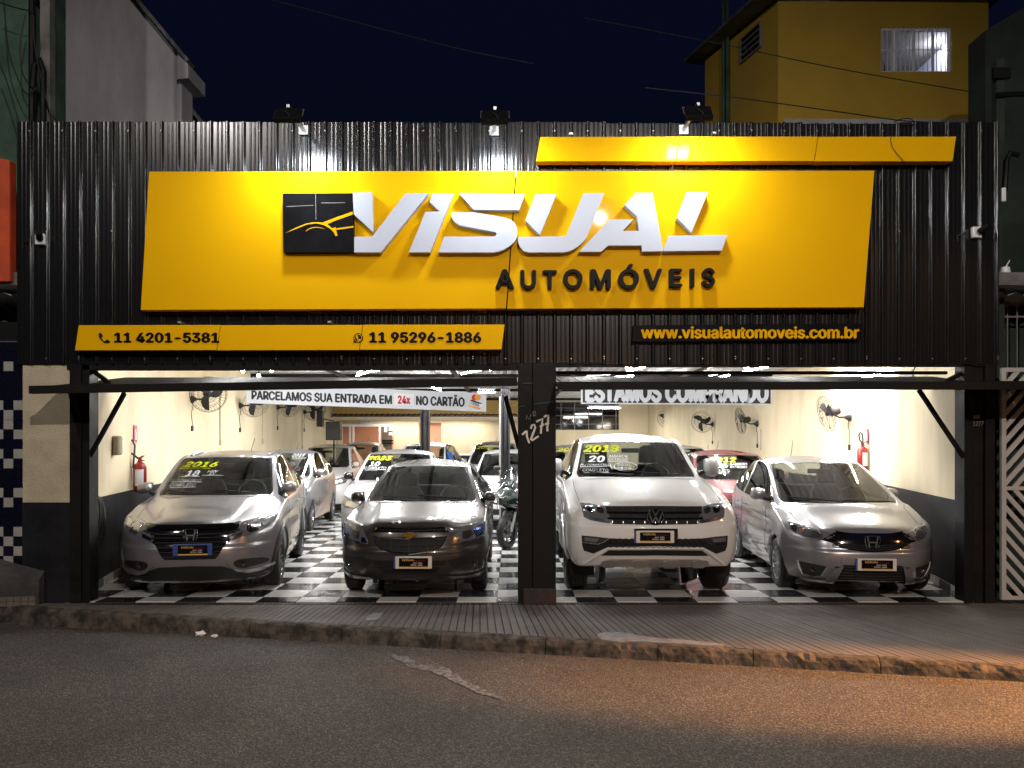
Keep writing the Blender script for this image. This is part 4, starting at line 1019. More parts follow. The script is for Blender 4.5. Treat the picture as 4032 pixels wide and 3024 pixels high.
# rows further forward and back, above the lintel line
k = 0
for lab, (x, y, ang_, p) in {
  'tube lamp over the bonnet of the silver car at the left wall': (-3.6, 1.5, 80, .5),
  'tube lamp over the roof of the silver car at the left wall': (-3.7, 4.4, 80, 1),
  'tube lamp over the bronze saloon, forward one': (-1.9, 1.3, 75, .4),
  'tube lamp over the bronze saloon, rear one': (-1.1, 4.2, 80, 1),
  'tube lamp over the bonnet of the white pickup': (0.95, 1.4, 70, .6),
  'tube lamp over the roof of the white pickup': (1.9, 4.6, 78, 1),
  'tube lamp over the silver hatchback at the right wall, forward one': (3.6, 1.4, 95, .5),
  'tube lamp over the silver hatchback at the right wall, rear one': (4.3, 4.2, 95, .65),
  'tube lamp deep over the left row of cars': (-4.4, 9.0, 85, 1.2),
  'tube lamp deep over the centre aisle': (-1.8, 10.4, 85, 1.2),
  'tube lamp deep over the right row of cars': (3.6, 10.0, 95, 1.2),
  'tube lamp in front of the office eave': (-2.4, 17.0, 5, 2.4),
  'tube lamp at the rear of the right bay': (3.2, 16.5, 5, 2.4),
  'tube lamp at the far end of the right bay': (3.4, 21.0, 5, 2.2)}.items():
    c, s_ = math.cos(R(ang_))*0.6, math.sin(R(ang_))*0.6
    tube_lamp((x-c, y-s_, 3.05), (x+c, y+s_, 3.05), lab, p)
# under the office eave and in the salmon rooms
light('office_lamp_light', 'AREA', (-3.0, 20.9, 2.62), 60, (1.0, 0.93, 0.80), None, shape='RECTANGLE', size=4.0, size_y=0.06)
light('office_lamp_light', 'POINT', (-3.6, 22.4, 2.3), 70, (1.0, 0.80, 0.62), shadow_soft_size=0.08)
light('office_lamp_light', 'POINT', (-1.9, 21.8, 2.1), 22, (1.0, 0.80, 0.62), shadow_soft_size=0.08)
# bare bulbs high on the left wall
M['bulb_warm'] = mat('bulb_warm', (0.9, 0.7, 0.5), 0.5, emit=(1.0, 0.72, 0.38), estr=110)
M['bulb_cool'] = mat('bulb_cool', (0.9, 0.9, 0.9), 0.5, emit=(0.9, 0.95, 1.0), estr=110)
for u, v, mm, cc, lab in ((956, 1461, 'bulb_warm', (1, .72, .42), 'left bare warm bulb high at the left wall'), (1019, 1479, 'bulb_warm', (1, .75, .48), 'lower bare warm bulb high at the left wall'), (1069, 1459, 'bulb_cool', (.9, .95, 1), 'right bare cool white bulb high at the left wall')):
    p = W(u, v, 7.0); o = empty('bulb', tuple(p), 0, lab, 'bulb', 'bare bulbs at the left wall')
    bm = bmesh.new(); bmesh.ops.create_icosphere(bm, subdivisions=2, radius=0.035); me = bpy.data.meshes.new('globe'); bm.to_mesh(me); bm.free()
    link_mesh('globe', me, M[mm], o, True); mb = MB(); mb.lathe([(0.02, 0.02), (0.02, 0.08), (0.0, 0.08)], (0, 0, 0), 'z', 8); mb.build('socket', M['black'], o)
# ------------------------------------------------------------------ cars
def paint(name, c, metal=0.0, rough=0.3, flake=0.0, c2=None):
    return mat(name, c, rough, metal, coat=1.0, flake=flake, color2=c2, vscale=2)
P_ = {}
P_['silver'] = paint('paint_silver', (0.34, 0.345, 0.37), 0.65, 0.30, 0.0)
P_['silver_warm'] = paint('paint_silver_grey', (0.32, 0.315, 0.34), 0.65, 0.30, 0.0)
P_['bronze'] = paint('paint_bronze_grey', (0.058, 0.050, 0.043), 0.5, 0.34, 0.0)
P_['white'] = paint('paint_white', (0.62, 0.625, 0.62), 0.0, 0.45)
P_['red'] = paint('paint_red', (0.11, 0.004, 0.006), 0.1, 0.4, 0.0)
P_['lightsilver'] = paint('paint_light_silver', (0.42, 0.42, 0.44), 0.5, 0.3, 0.0)
M['gap'] = mat('panel_gap', (0.004, 0.004, 0.004), 0.8)
M['lamp_base'] = mat('lamp_housing', (0.18, 0.18, 0.20), 0.12, 0.4, coat=1.0)
M['lamp_chrome'] = mat('lamp_reflector', (0.75, 0.75, 0.78), 0.12, 1.0)
M['lamp_blue'] = mat('lamp_blue_reflector', (0.03, 0.05, 0.15), 0.15, 0.8)
M['indicator'] = mat('indicator_amber', (0.12, 0.035, 0.01), 0.2, coat=0.5)
M['skid'] = mat('skid_plate_silver', (0.42, 0.40, 0.38), 0.35, 0.6)
M['plate_blue'] = mat('plate_blue', (0.04, 0.08, 0.28), 0.35)
M['plate_cream'] = mat('plate_frame_white', (0.62, 0.60, 0.54), 0.4)
M['plate_orange'] = mat('plate_orange', (0.72, 0.42, 0.08), 0.45)
M['gold'] = mat('badge_gold', (0.62, 0.40, 0.08), 0.25, 0.9)
M['tail'] = mat('tail_lamp_red', (0.35, 0.01, 0.01), 0.15, coat=0.5)
M['mirror_glass'] = mat('mirror_glass', (0.6, 0.62, 0.65), 0.04, 1.0)

class Car: pass

def car(name, loc, rz, label, cat, S, pmat, level=3, wheels=None, wheel_mat=None, group=None, simple=False):
    c = Car(); c.S = S
    c.root = empty(name, (loc[0], loc[1], 0), rz, label, cat, group)
    c.mw = Matrix.Translation((loc[0], loc[1], 0)) @ Matrix.Rotation(rz, 4, 'Z'); c.mi = c.mw.inverted()
    hw = S['W']/2; H = S['H']; of = S['of']; wb = S['wb']; orr = S['orr']
    sill = S.get('sill', 0.20); belt0, belt1 = S['belt']; zn = S['nose_z']; zc = S['cowl_z']
    yc, yr, yb, ye, yt = S['yc'], S['yr'], S['yb'], S['ye'], S['yt']
    rf = S['roof_f']/2; rr_ = S['roof_r']/2; cowl = S['cowl_w']/2
    zr_f = S['zrf']     # roof edge height at windscreen top
    zbr = S.get('bumper_z', [sill, sill+0.14, 0.46, 0.58, 0.68])
    # station: y, side x[6], side z[6], centre z, x2, x1, dy for columns 0,1,2,3
    st = []
    cs = S.get('corner', 0.34); hx = S.get('hood_x', 0.80)
    st.append((-of+cs, [hw*k for k in S.get('nose_x', (0.80, 0.87, 0.89, 0.89, 0.88, 0.80))], zbr+[zn-0.045], zn, 0.66, 0.36, (0, 0, 0, 0)))
    shoulder = S.get('shoulder', 0.95)
    def hood(t): return zn+(zc-zn)*t
    crown = S.get('crown', 0.035)
    def mids(z5, k=1.0): return [sill, sill+0.16, 0.52, z5-0.13, z5-0.035, z5]
    ya_ = -of+cs; yz_ = yc-S.get('bow', 0.16)
    for y, t in [(ya_+(yz_-ya_)*q, q*0.98+0.02) for q in (0.26, 0.55, 0.82)]:
        z5 = hood(t)-0.02
        st.append((y, [hw*0.93, hw*0.985, hw*0.995, hw*0.985, hw*shoulder, hw*(hx+0.02)+(cowl-hw*hx)*t*0.6], mids(z5), hood(t)+crown, 0.72, 0.38, (0, 0, 0, 0)))
    st.append((yc, [hw*0.93, hw*0.985, hw, hw*0.985, hw*shoulder, cowl+0.055], [sill, sill+0.16, 0.55, belt0-0.12, belt0, zc+0.01], zc+0.012, (cowl-0.01)/(cowl+0.055), 0.5, (-S.get('bow', 0.16), -S.get('bow', 0.16)*0.72, 0.0, 0.03)))
    st.append((yr, [hw*0.93, hw*0.985, hw, hw*0.985, hw*shoulder, rf+0.055], [sill, sill+0.16, 0.57, belt0-0.10, belt0+0.015, zr_f], zr_f+S.get('hdr', 0.035), (rf)/(rf+0.055), 0.5, (-0.07, -0.05, 0.02, 0.04)))
    rz_ = zr_f+(H-0.08-zr_f)*0.75
    st.append((yb, [hw*0.93, hw*0.985, hw, hw*0.985, hw*shoulder, rf+0.06], [sill, sill+0.16, 0.58, belt0-0.09, belt0+(belt1-belt0)*0.4, rz_], H, 0.86, 0.45, (0,)*4))
    st.append((yb+0.09, [hw*0.93, hw*0.985, hw, hw*0.985, hw*shoulder, rf+0.06], [sill, sill+0.16, 0.58, belt0-0.09, belt0+(belt1-belt0)*0.45, rz_], H, 0.86, 0.45, (0,)*4))
    st.append((ye, [hw*0.93, hw*0.985, hw, hw*0.98, hw*shoulder, rr_+0.06], [sill, sill+0.16, 0.60, belt1-0.12, belt1, rz_-0.02], H-0.02, 0.86, 0.45, (0,)*4))
    yrr = S['yrr']
    st.append((yrr, [hw*0.92, hw*0.98, hw*0.99, hw*0.97, hw*0.93, rr_+0.03], [sill+0.02, sill+0.17, 0.62, belt1-0.08, belt1+0.06, rz_-0.06], H-0.06, 0.86, 0.45, (0.0, 0.0, 0, 0)))
    ytl = wb+orr
    st.append((yt, [hw*0.90, hw*0.96, hw*0.97, hw*0.95, hw*0.91, hw*0.80], [sill+0.03, sill+0.18, 0.64, belt1-0.14, belt1-0.06, S.get('tail_z', belt1)], S.get('tail_z', belt1)+0.02, 0.86, 0.45, (0.06, 0.05, 0.02, 0)))
    st.append((ytl-0.16, [hw*0.82, hw*0.88, hw*0.89, hw*0.88, hw*0.86, hw*0.78], [sill+0.05, sill+0.18, 0.62, S.get('tail_z', belt1)-0.22, S.get('tail_z', belt1)-0.10, S.get('tail_z', belt1)-0.04], S.get('tail_z', belt1)-0.02, 0.86, 0.45, (0.0, 0, 0, 0)))
    NS = len(st); V = []; idx = {}; F = []; FM = []
    def vert(key, co):
        if key not in idx: idx[key] = len(V); V.append(co)
        return idx[key]
    def side(s, r, sg):
        y, xs, zs, *_ = st[s]; dy = st[s][6][3] if r == 5 else 0
        return vert(('s', s, r, sg), (xs[r]*sg, y+dy, zs[r]))
    def top(s, col, sg):
        if col == 3: return side(s, 5, sg)
        y, xs, zs, zcn, f2, f1, dys = st[s]
        x = {0: 0, 1: xs[5]*f1, 2: xs[5]*f2}[col]; q = {0: 1.0, 1: 0.86, 2: S.get('edge', 0.42)}[col]
        return vert(('t', s, col, sg if col else 0), (x*sg, y+dys[col], zs[5]+(zcn-zs[5])*q))
    def bot(s, col, sg):
        if col == 3: return side(s, 0, sg)
        y, xs, zs, *_ = st[s]
        return vert(('b', s, col, sg if col else 0), ({0: 0, 1: 0.38, 2: 0.74}[col]*xs[0]*sg, y, zs[0]-0.01))
    colx = S.get('colx', (0, 0.40, 0.74)); cy = S.get('coly', (0.0, 0.025, 0.12)); rowy = S.get('rowy', (0.10, 0.03, 0.0, 0.015, 0.05, 0.13))
    def cap(s, r, col, sg):
        if col == 3: return side(s, r, sg)
        if r == 0 and False: return bot(s, col, sg)
        y, xs, zs, zcn, f2, f1, dys = st[s]
        if s == 0:
            yy = -of+cy[col]+rowy[r]
            z = zs[r] if r < 5 else zs[5]+(zn-zs[5])*(1-colx[col]**2)
            if r == 4: z = zs[4]+(zn-zs[5])*0.5*(1-colx[col]**2)
            return vert(('f', r, col, sg if col else 0), (colx[col]*xs[r]*sg*(1.0 if r < 5 else 1.0), yy, z))
        yy = ytl-(0.0, 0.01, 0.06)[col]-(0.06, 0.0, 0.0, 0.05, 0.09, 0.12)[r]
        return vert(('r', r, col, sg if col else 0), (colx[col]*xs[r]*sg, yy, zs[r]+(0.02 if r == 5 else 0)))
    def face(a, m):
        F.append(a); FM.append(m)
    pick = S.get('pickup', False)
    for sg in (1, -1):
        fl_ = (lambda q: q) if sg == 1 else (lambda q: q[::-1])
        for s in range(NS-1):
            for r in range(5):
                m = 0
                if r == 4 and s in (4, 5, 7): m = 2
                if r == 4 and s == 8 and S.get('quarter', True): m = 2
                face(fl_((side(s, r, sg), side(s+1, r, sg), side(s+1, r+1, sg), side(s, r+1, sg))), m)
            for col in range(3):
                m = 0
                if s == 4 and col < 2: m = 1
                if s == 9 and col < 2: m = 3
                if s > 0 and s < NS-1:
                    t0 = top(s, col, sg); t1 = top(s, col+1, sg)
                else: t0 = cap(s, 5, col, sg); t1 = cap(s, 5, col+1, sg)
                if s+1 < NS-1: u0 = top(s+1, col, sg); u1 = top(s+1, col+1, sg)
                else: u0 = cap(s+1, 5, col, sg); u1 = cap(s+1, 5, col+1, sg)
                face(fl_((t1, u1, u0, t0)), m)
                if s > 0: b0 = bot(s, col, sg); b1 = bot(s, col+1, sg)
                else: b0 = cap(0, 0, col, sg); b1 = cap(0, 0, col+1, sg)
                if s+1 < NS-1: d0 = bot(s+1, col, sg); d1 = bot(s+1, col+1, sg)
                else: d0 = cap(s+1, 0, col, sg); d1 = cap(s+1, 0, col+1, sg)
                face(fl_((b0, d0, d1, b1)), 4)
        for r in range(5):
            for col in range(3):
                face(fl_((cap(0, r, col, sg), cap(0, r, col+1, sg), cap(0, r+1, col+1, sg), cap(0, r+1, col, sg))), 0)
                face(fl_((cap(NS-1, r, col+1, sg), cap(NS-1, r, col, sg), cap(NS-1, r+1, col, sg), cap(NS-1, r+1, col+1, sg))), 0)
    if S.get('tweak'): V = [S['tweak'](*p) for p in V]
    V0 = [Vector(p) for p in V]; N0 = len(V0)
    inv = {i: k for k, i in idx.items()}
    def evaluate(Vc, lev):
        me = bpy.data.meshes.new('cage'); me.from_pydata([tuple(p) for p in Vc], [], F); me.polygons.foreach_set('material_index', FM); me.update()
        bm = bmesh.new(); bm.from_mesh(me); bmesh.ops.recalc_face_normals(bm, faces=bm.faces)
        cl = bm.edges.layers.float.new('crease_edge'); vl = bm.verts.layers.float.new('crease_vert')
        bm.verts.ensure_lookup_table()
        for e_ in bm.edges:
            ms = {f.material_index for f in e_.link_faces}
            if len(ms) > 1: e_[cl] = 0.80 if 4 not in ms else 0.45
            ka, kb = (inv[v.index] for v in e_.verts)
            if ka[0] == 's' and kb[0] == 's' and ka[2] == kb[2]:
                if ka[2] == 4 and len(ms) == 1: e_[cl] = S.get('cr4', 0.45)
                if ka[2] == 5 and min(ka[1], kb[1]) < 4: e_[cl] = S.get('cr5', 0.40)
                if ka[2] == 1: e_[cl] = 0.2
            if {ka[0], kb[0]} <= {'f', 's'} and ka[0:2] in (('f', 5), ('s', 0)) and kb[0:2] in (('f', 5), ('s', 0)) and 'f' in (ka[0], kb[0]):
                if all(k_[0] == 'f' or k_[2] == 5 for k_ in (ka, kb)): e_[cl] = 0.45
        for v in bm.verts:
            k = sum(1 for e_ in v.link_edges if e_[cl] > 0.7)
            if k == 2:
                d = [(e_.other_vert(v).co-v.co).normalized() for e_ in v.link_edges if e_[cl] > 0.7]
                if d[0].dot(d[1]) > -0.75: v[vl] = 0.62
        bm.to_mesh(me); bm.free()
        ob = bpy.data.objects.new('cage', me); COL.objects.link(ob)
        md = ob.modifiers.new('s', 'SUBSURF'); md.levels = lev; md.render_levels = lev; md.boundary_smooth = 'ALL'
        dg = bpy.context.evaluated_depsgraph_get(); dg.update()
        dm = bpy.data.meshes.new_from_object(ob.evaluated_get(dg))
        bpy.data.objects.remove(ob); bpy.data.meshes.remove(me)
        return dm
    Vc = [p.copy() for p in V0]
    for it in range(3):
        dm = evaluate(Vc, 3)
        for i in range(N0): Vc[i] += (V0[i]-dm.vertices[i].co)*0.6
        bpy.data.meshes.remove(dm)
    dm = evaluate(Vc, level)
    bm = bmesh.new(); bm.from_mesh(dm); bpy.data.meshes.remove(dm)
    # front character: S['sculpt'](x,y,z)->(x,y,z)
    def ss(a, b_, x):
        t = max(0.0, min(1.0, (x-a)/(b_-a))); return t*t*(3-2*t)
    led = S.get('ledge', 0.60); hr0, hr1 = S.get('ridge', (0.36, 0.52)); gz = S.get('groove', 0.74)
    glassv = {v.index for f in bm.faces if f.material_index in (1, 2, 3) for v in f.verts}
    for v in bm.verts:
        x, y, z = v.co
        if v.index in glassv: continue
        # ledge across the bumper
        if y < -of+0.55: v.co.y -= 0.020*(1-ss(led-0.03, led+0.01, z))*(1-ss(-of+0.30, -of+0.55, y))
        # raised middle of the bonnet
        if y < yc-0.02 and z > hood(max(0, min(1, (y+of)/(yc+of))))-0.09 and y > -of+0.10:
            t = (y+of)/(yc+of); xr = hr0+(hr1-hr0)*t
            v.co.z += 0.016*(1-ss(xr-0.02, xr+0.05, abs(x)))*ss(-of+0.10, -of+0.3, y)*(1-ss(yc-0.35, yc-0.12, y))
        # hollow under the shoulder line and above the sill
        if abs(x) > hw*0.8:
            k = math.exp(-((z-gz)/0.055)**2)*0.016+math.exp(-((z-0.36)/0.06)**2)*0.014
            v.co.x -= math.copysign(k*ss(-0.1, 0.5, y)*(1-ss(wb, wb+0.4, y)), x)
    # wheel arches
    Rw = S['R']; Ra = Rw+S.get('arch', 0.055); zw = Rw-0.005
    full = bm.copy(); bmesh.ops.triangulate(full, faces=full.faces); c.bvh = BVHTree.FromBMesh(full); full.free()
    dels = []
    for yy in (0.0, wb):
        for f in bm.faces:
            ce_ = f.calc_center_median()
            if abs(ce_.x) < hw*0.55: continue
            ins = [math.hypot(v.co.y-yy, v.co.z-zw) < Ra for v in f.verts]
            if all(ins): dels.append(f)
    dels = list(set(dels)); bmesh.ops.delete(bm, geom=dels, context='FACES')
    for yy in (0.0, wb):
        for v in bm.verts:
            if abs(v.co.x) < hw*0.55: continue
            d = math.hypot(v.co.y-yy, v.co.z-zw)
            if d < Ra+0.0 and d > 1e-4:
                k = Ra/d; nz = zw+(v.co.z-zw)*k; ny_ = yy+(v.co.y-yy)*k
                v.co.y = ny_; v.co.z = nz
    # lips turned inwards
    be = [e_ for e_ in bm.edges if e_.is_boundary and all(abs(math.hypot(v.co.y-yy, v.co.z-zw)-Ra) < 0.03 for yy in (min((0, wb), key=lambda q: abs(e_.verts[0].co.y-q)),) for v in e_.verts)]
    ret = bmesh.ops.extrude_edge_only(bm, edges=be)
    for v in ret['geom']:
        if isinstance(v, bmesh.types.BMVert): v.co.x -= math.copysign(0.05, v.co.x)
    # split by material
    names = {0: ('body', pmat), 1: ('windscreen', M['glass']), 2: ('side_window', M['side_glass']), 3: ('rear_window', M['side_glass']), 4: ('underbody', M['plastic'])}
    c.parts = {}
    for k, (nm, mm) in names.items():
        b2 = bm.copy(); bmesh.ops.delete(b2, geom=[f for f in b2.faces if f.material_index != k], context='FACES')
        if not b2.faces: b2.free(); continue
        mats = [mm]
        if k in (1, 3):
            bmesh.ops.inset_region(b2, faces=b2.faces[:], thickness=0.028, use_boundary=True, use_even_offset=True)
            mats = [mm, M['gloss_black']]
        def emit(bmx, nm_, mats_):
            m2 = bpy.data.meshes.new(nm_); bmx.to_mesh(m2)
            if len(mats_) == 1: m2.polygons.foreach_set('material_index', [0]*len(m2.polygons))
            m2.shade_smooth(); return link_mesh(nm_, m2, mats_, c.root)
        if k in (1, 3):
            # border faces = those touching the boundary
            for f in b2.faces: f.material_index = 1 if any(e_.is_boundary for e_ in f.edges) else 0
            o = emit(b2, nm, mats); c.parts[nm] = o
        elif k == 2:
            # each pane is an object of its own: split by side and station
            seen = set(); groups = []
            b2.faces.ensure_lookup_table()
            for f in b2.faces:
                if f.index in seen: continue
                stack = [f]; grp = []; seen.add(f.index)
                while stack:
                    g = stack.pop(); grp.append(g.index)
                    for e_ in g.edges:
                        for h in e_.link_faces:
                            if h.index not in seen: seen.add(h.index); stack.append(h)
                groups.append(set(grp))
            for grp in groups:
                b3 = b2.copy(); b3.faces.ensure_lookup_table()
                bmesh.ops.delete(b3, geom=[f for f in b3.faces if f.index not in grp], context='FACES')
                bmesh.ops.inset_region(b3, faces=b3.faces[:], thickness=0.016, use_boundary=True, use_even_offset=True)
                for f in b3.faces: f.material_index = 1 if any(e_.is_boundary for e_ in f.edges) else 0
                emit(b3, nm, [mm, M['gloss_black']]); b3.free()
        else: c.parts[nm] = emit(b2, nm, mats)
        b2.free()
    bm.free()
    # wheel wells
    for yy in (0.0, wb):
        for sg in (1, -1):
            mb = MB(); n = 14; P = []
            for k in range(n+1):
                t = math.pi*(-0.12+1.24*k/n)
                for xx in (hw-0.055, hw-0.34): P.append((xx*sg, yy+math.cos(t)*(Ra+0.004), zw+math.sin(t)*(Ra+0.004)))
            mb.add(P, [(2*k, 2*k+1, 2*k+3, 2*k+2) for k in range(n)]); mb.add([((hw-0.34)*sg, yy+math.cos(math.pi*k/16)*(Ra+.004), zw+math.sin(math.pi*k/16)*(Ra+.004)) for k in range(17)], [tuple(range(17))])
            mb.build('wheel_well', M['gap'], c.root)
    # wheels
    tw = S.get('tyre_w', 0.20); trk = hw-0.02-tw/2
    for yy in (0.0, wb):
        for sg in (1, -1):
            w = wheel(Rw, Rw*S.get('rimk', 0.64), tw, S.get('spokes', 10), wheel_mat or M['alloy'], sg)
            w.parent = c.root; w.location = (sg*trk, yy, Rw)
            if sg < 0: w.rotation_euler = (0, 0, math.pi)
    # cabin
    dz = zc-0.03
    mb = MB(); mb.prism([(-hw*0.80, dz-0.25), (hw*0.80, dz-0.25), (hw*0.80, dz-0.02), (hw*0.3, dz+0.01), (-hw*0.3, dz+0.01), (-hw*0.80, dz-0.02)], yc+0.10, yc+0.60)
    mb.build('dashboard', M['interior'], c.root, bevel=0.02)
    mb = MB(); mb.box(-hw*0.85, hw*0.85, yc+0.2, ye+0.3, 0.32, 0.36); mb.build('cabin_floor', M['interior'], c.root)
    def seat(x, y, nm='seat'):
        mb = MB(); mb.box(-0.24, 0.24, -0.05, 0.45, 0.45, 0.60); mb.prism([(-0.23, 0.50), (0.23, 0.50), (0.22, 1.0), (0.15, 1.12), (-0.15, 1.12), (-0.22, 1.0)], 0.42, 0.56)
        k = (H-0.30)/1.22
        for i, v in enumerate(mb.v): mb.v[i] = (v[0], v[1]+(v[2]-0.5)*0.25 if v[2] > 0.5 and v[1] > 0.3 else v[1], v[2]*k)
        o = mb.build(nm, M['seat'], c.root, bevel=0.035, smooth=True); o.location = (x, y, 0)
        mb = MB(); mb.prism([(-0.13, 1.13), (0.13, 1.13), (0.12, 1.30), (0.06, 1.33), (-0.06, 1.33), (-0.12, 1.30)], 0.60, 0.70)
        for i, v in enumerate(mb.v): mb.v[i] = (v[0], v[1], v[2]*k)
        mb.build('headrest', M['seat'], o, bevel=0.025, smooth=True)
    seat(-0.36, yr+0.10); seat(0.36, yr+0.10)
    mb = MB(); mb.box(-hw*0.75, hw*0.75, -0.1, 0.4, 0.45, 0.6); mb.box(-hw*0.75, hw*0.75, 0.40, 0.52, 0.5, min(1.12, belt1+0.12)); o = mb.build('rear_seat', M['seat'], c.root, bevel=0.03); o.location = (0, min(ye-0.35, yb+0.65), 0)
    # steering wheel on the viewer's right (driver sits on the car's left)
    ring = [(0.36+0.185*math.cos(2*math.pi*k/24), yc+0.60+0.09*math.sin(2*math.pi*k/24), dz+0.02+0.175*math.sin(2*math.pi*k/24)) for k in range(24)]
    mb = MB(); mb.tube(ring, 0.016, 6, closed=True); mb.bar((0.19, yc+0.6, dz+0.02), (0.53, yc+0.6, dz+0.02), 0.03, 0.06); mb.build('steering_wheel', M['interior'], c.root, smooth=True)
    mb = MB(); mb.box(-0.12, 0.12, yr-0.10, yr-0.06, zr_f-0.115, zr_f-0.05); mb.build('rear_view_mirror', M['plastic'], c.root, bevel=0.012)
    return c

_wheelcache = {}
def wheel(Rw, Rr, tw, spokes, m, sg):
    key = (Rw, Rr, tw, spokes, m.name)
    w = empty('wheel', (0, 0, 0))
    if key not in _wheelcache:
        h = tw/2
        mb = MB(); mb.lathe([(Rr, -h*0.9), (Rr+0.015, -h), (Rw-0.035, -h), (Rw-0.012, -h*0.88), (Rw, -h*0.7)]+
            [q for k in range(4) for q in ((Rw, -h*0.62+k*h*0.36), (Rw-0.007, -h*0.60+k*h*0.36), (Rw-0.007, -h*0.54+k*h*0.36), (Rw, -h*0.52+k*h*0.36))]+
            [(Rw, h*0.7), (Rw-0.012, h*0.88), (Rw-0.035, h), (Rr+0.015, h), (Rr, h*0.9)], (0, 0, 0), 'x', 36, caps=False)
        ty = mb.mesh('tyre'); ty.shade_smooth(); ty.set_sharp_from_angle(angle=R(40)); ty.materials.append(M['rubber'])
        mb = MB(); mb.lathe([(Rr*0.98, -h*0.8), (Rr*0.98, h*0.82), (Rr*1.03, h*0.92), (Rr*0.96, h*0.9), (Rr*0.92, h*0.7), (Rr*0.90, -h*0.2)], (0, 0, 0), 'x', 36, caps=False)
        mb.lathe([(0, h*0.72), (Rr*0.16, h*0.72), (Rr*0.22, h*0.5), (Rr*0.22, 0.0)], (0, 0, 0), 'x', 16)
        for k in range(spokes):
            t = 2*math.pi*k/spokes; c, s_ = math.cos(t), math.sin(t)
            a = Vector((h*0.58, c*Rr*0.16, s_*Rr*0.16)); b = Vector((h*0.78, c*Rr*0.93, s_*Rr*0.93)); wd = 0.9*Rr/spokes
            mb.bar(a, b, wd*1.0, 0.03, up=(1, 0, 0))
        ri = mb.mesh('rim'); ri.shade_smooth(); ri.set_sharp_from_angle(angle=R(30)); ri.materials.append(m)
        mb = MB(); mb.lathe([(Rr*0.9, -h*0.2), (0, -h*0.2)], (0, 0, 0), 'x', 24); mb.lathe([(Rr*0.62, 0.012), (0.0, 0.014)], (0, 0, 0), 'x', 24)
        bk = mb.mesh('brake_disc'); bk.materials.append(M['dark_alloy'])
        _wheelcache[key] = (ty, ri, bk)
    ty, ri, bk = _wheelcache[key]
    for nm, me in (('tyre', ty), ('rim', ri), ('brake_disc', bk)):
        o = bpy.data.objects.new(nm, me); COL.objects.link(o); o.parent = w
    return w

def px(c, F, fallback_y=None):
    """photo pixel -> point on the car's skin, in car coordinates"""
    u, v = F
    d = Vector(((u-2016)/FPX, 1, (1744-v)/FPX)).normalized()
    o = c.mi @ Vector((0, CAMY, CAMZ)); dl = (c.mi.to_3x3() @ d).normalized()
    h = c.bvh.ray_cast(o, dl)
    if h[0] is not None and h[0].y < c.S['yr']+0.3: return h[0]
    t = (-c.S['of']+0.25-o.y)/dl.y
    return o+dl*t

def round_poly(P, n=1):
    for _ in range(n):
        Q = []
        for i in range(len(P)):
            a = Vector(P[i]); b = Vector(P[(i+1) % len(P)])
            Q += [a*0.78+b*0.22, a*0.22+b*0.78]
        P = Q
    return P
def decal(c, name, pts, m, off=0.004, grid=0.04, depth=0.02, parent=None, rnd=0, mirror=False, label=None, snap=0.9):
    """plate in (x,z) laid on the car's skin along y"""
    outs = []
    for sg in ((1, -1) if mirror else (1,)):
        P = [(p[0]*sg, p[1]) for p in pts]
        if rnd: P = [tuple(q) for q in round_poly([Vector(p) for p in P], rnd)]
        bm = bmesh.new(); vs = [bm.verts.new((x, 0, z)) for x, z in P]
        f = bm.faces.new(vs); bmesh.ops.triangulate(bm, faces=[f])
        xs = [p[0] for p in P]; zs = [p[1] for p in P]
        for lo, hi, ax in ((min(xs), max(xs), 0), (min(zs), max(zs), 2)):
            k = lo+grid
            while k < hi:
                co = [0, 0, 0]; no = [0, 0, 0]; co[ax] = k; no[ax] = 1
                bmesh.ops.bisect_plane(bm, geom=bm.verts[:]+bm.edges[:]+bm.faces[:], plane_co=co, plane_no=no); k += grid
        for v in bm.verts:
            h = c.bvh.ray_cast(Vector((v.co.x, -3, v.co.z)), Vector((0, 1, 0)))
            if h[0] is None or h[0].y > snap:
                q = c.bvh.find_nearest(Vector((v.co.x, -c.S['of']+0.3, v.co.z))); h = q
            n = h[1]
            if n.y > 0: n = -n
            v.co = h[0]+Vector((n.x*0.6, n.y-0.15, n.z*0.6)).normalized()*off
        bmesh.ops.recalc_face_normals(bm, faces=bm.faces)
        s_ = sum(f.normal.y for f in bm.faces)
        if s_ > 0: bmesh.ops.reverse_faces(bm, faces=bm.faces)
        be = [e_ for e_ in bm.edges if e_.is_boundary]
        ret = bmesh.ops.extrude_edge_only(bm, edges=be)
        for v in ret['geom']:
            if isinstance(v, bmesh.types.BMVert): v.co.y += depth; v.co.x *= 0.995
        me = bpy.data.meshes.new(name); bm.to_mesh(me); bm.free(); me.shade_smooth(); 
        try: me.set_sharp_from_angle(angle=R(40))
        except Exception: pass
        o = link_mesh(name, me, m, parent if parent is not None and not isinstance(parent, dict) else (c.root if parent is None else parent[sg]))
        if label: o['label'] = label
        outs.append(o)
    return {1: outs[0], -1: outs[-1]}
def skin(c, x, z, off=0.006):
    h = c.bvh.ray_cast(Vector((x, -3, z)), Vector((0, 1, 0)))
    if h[0] is None: h = c.bvh.find_nearest(Vector((x, -c.S['of']+0.3, z)))
    return h[0]+Vector((0, -off, 0)), h[1]
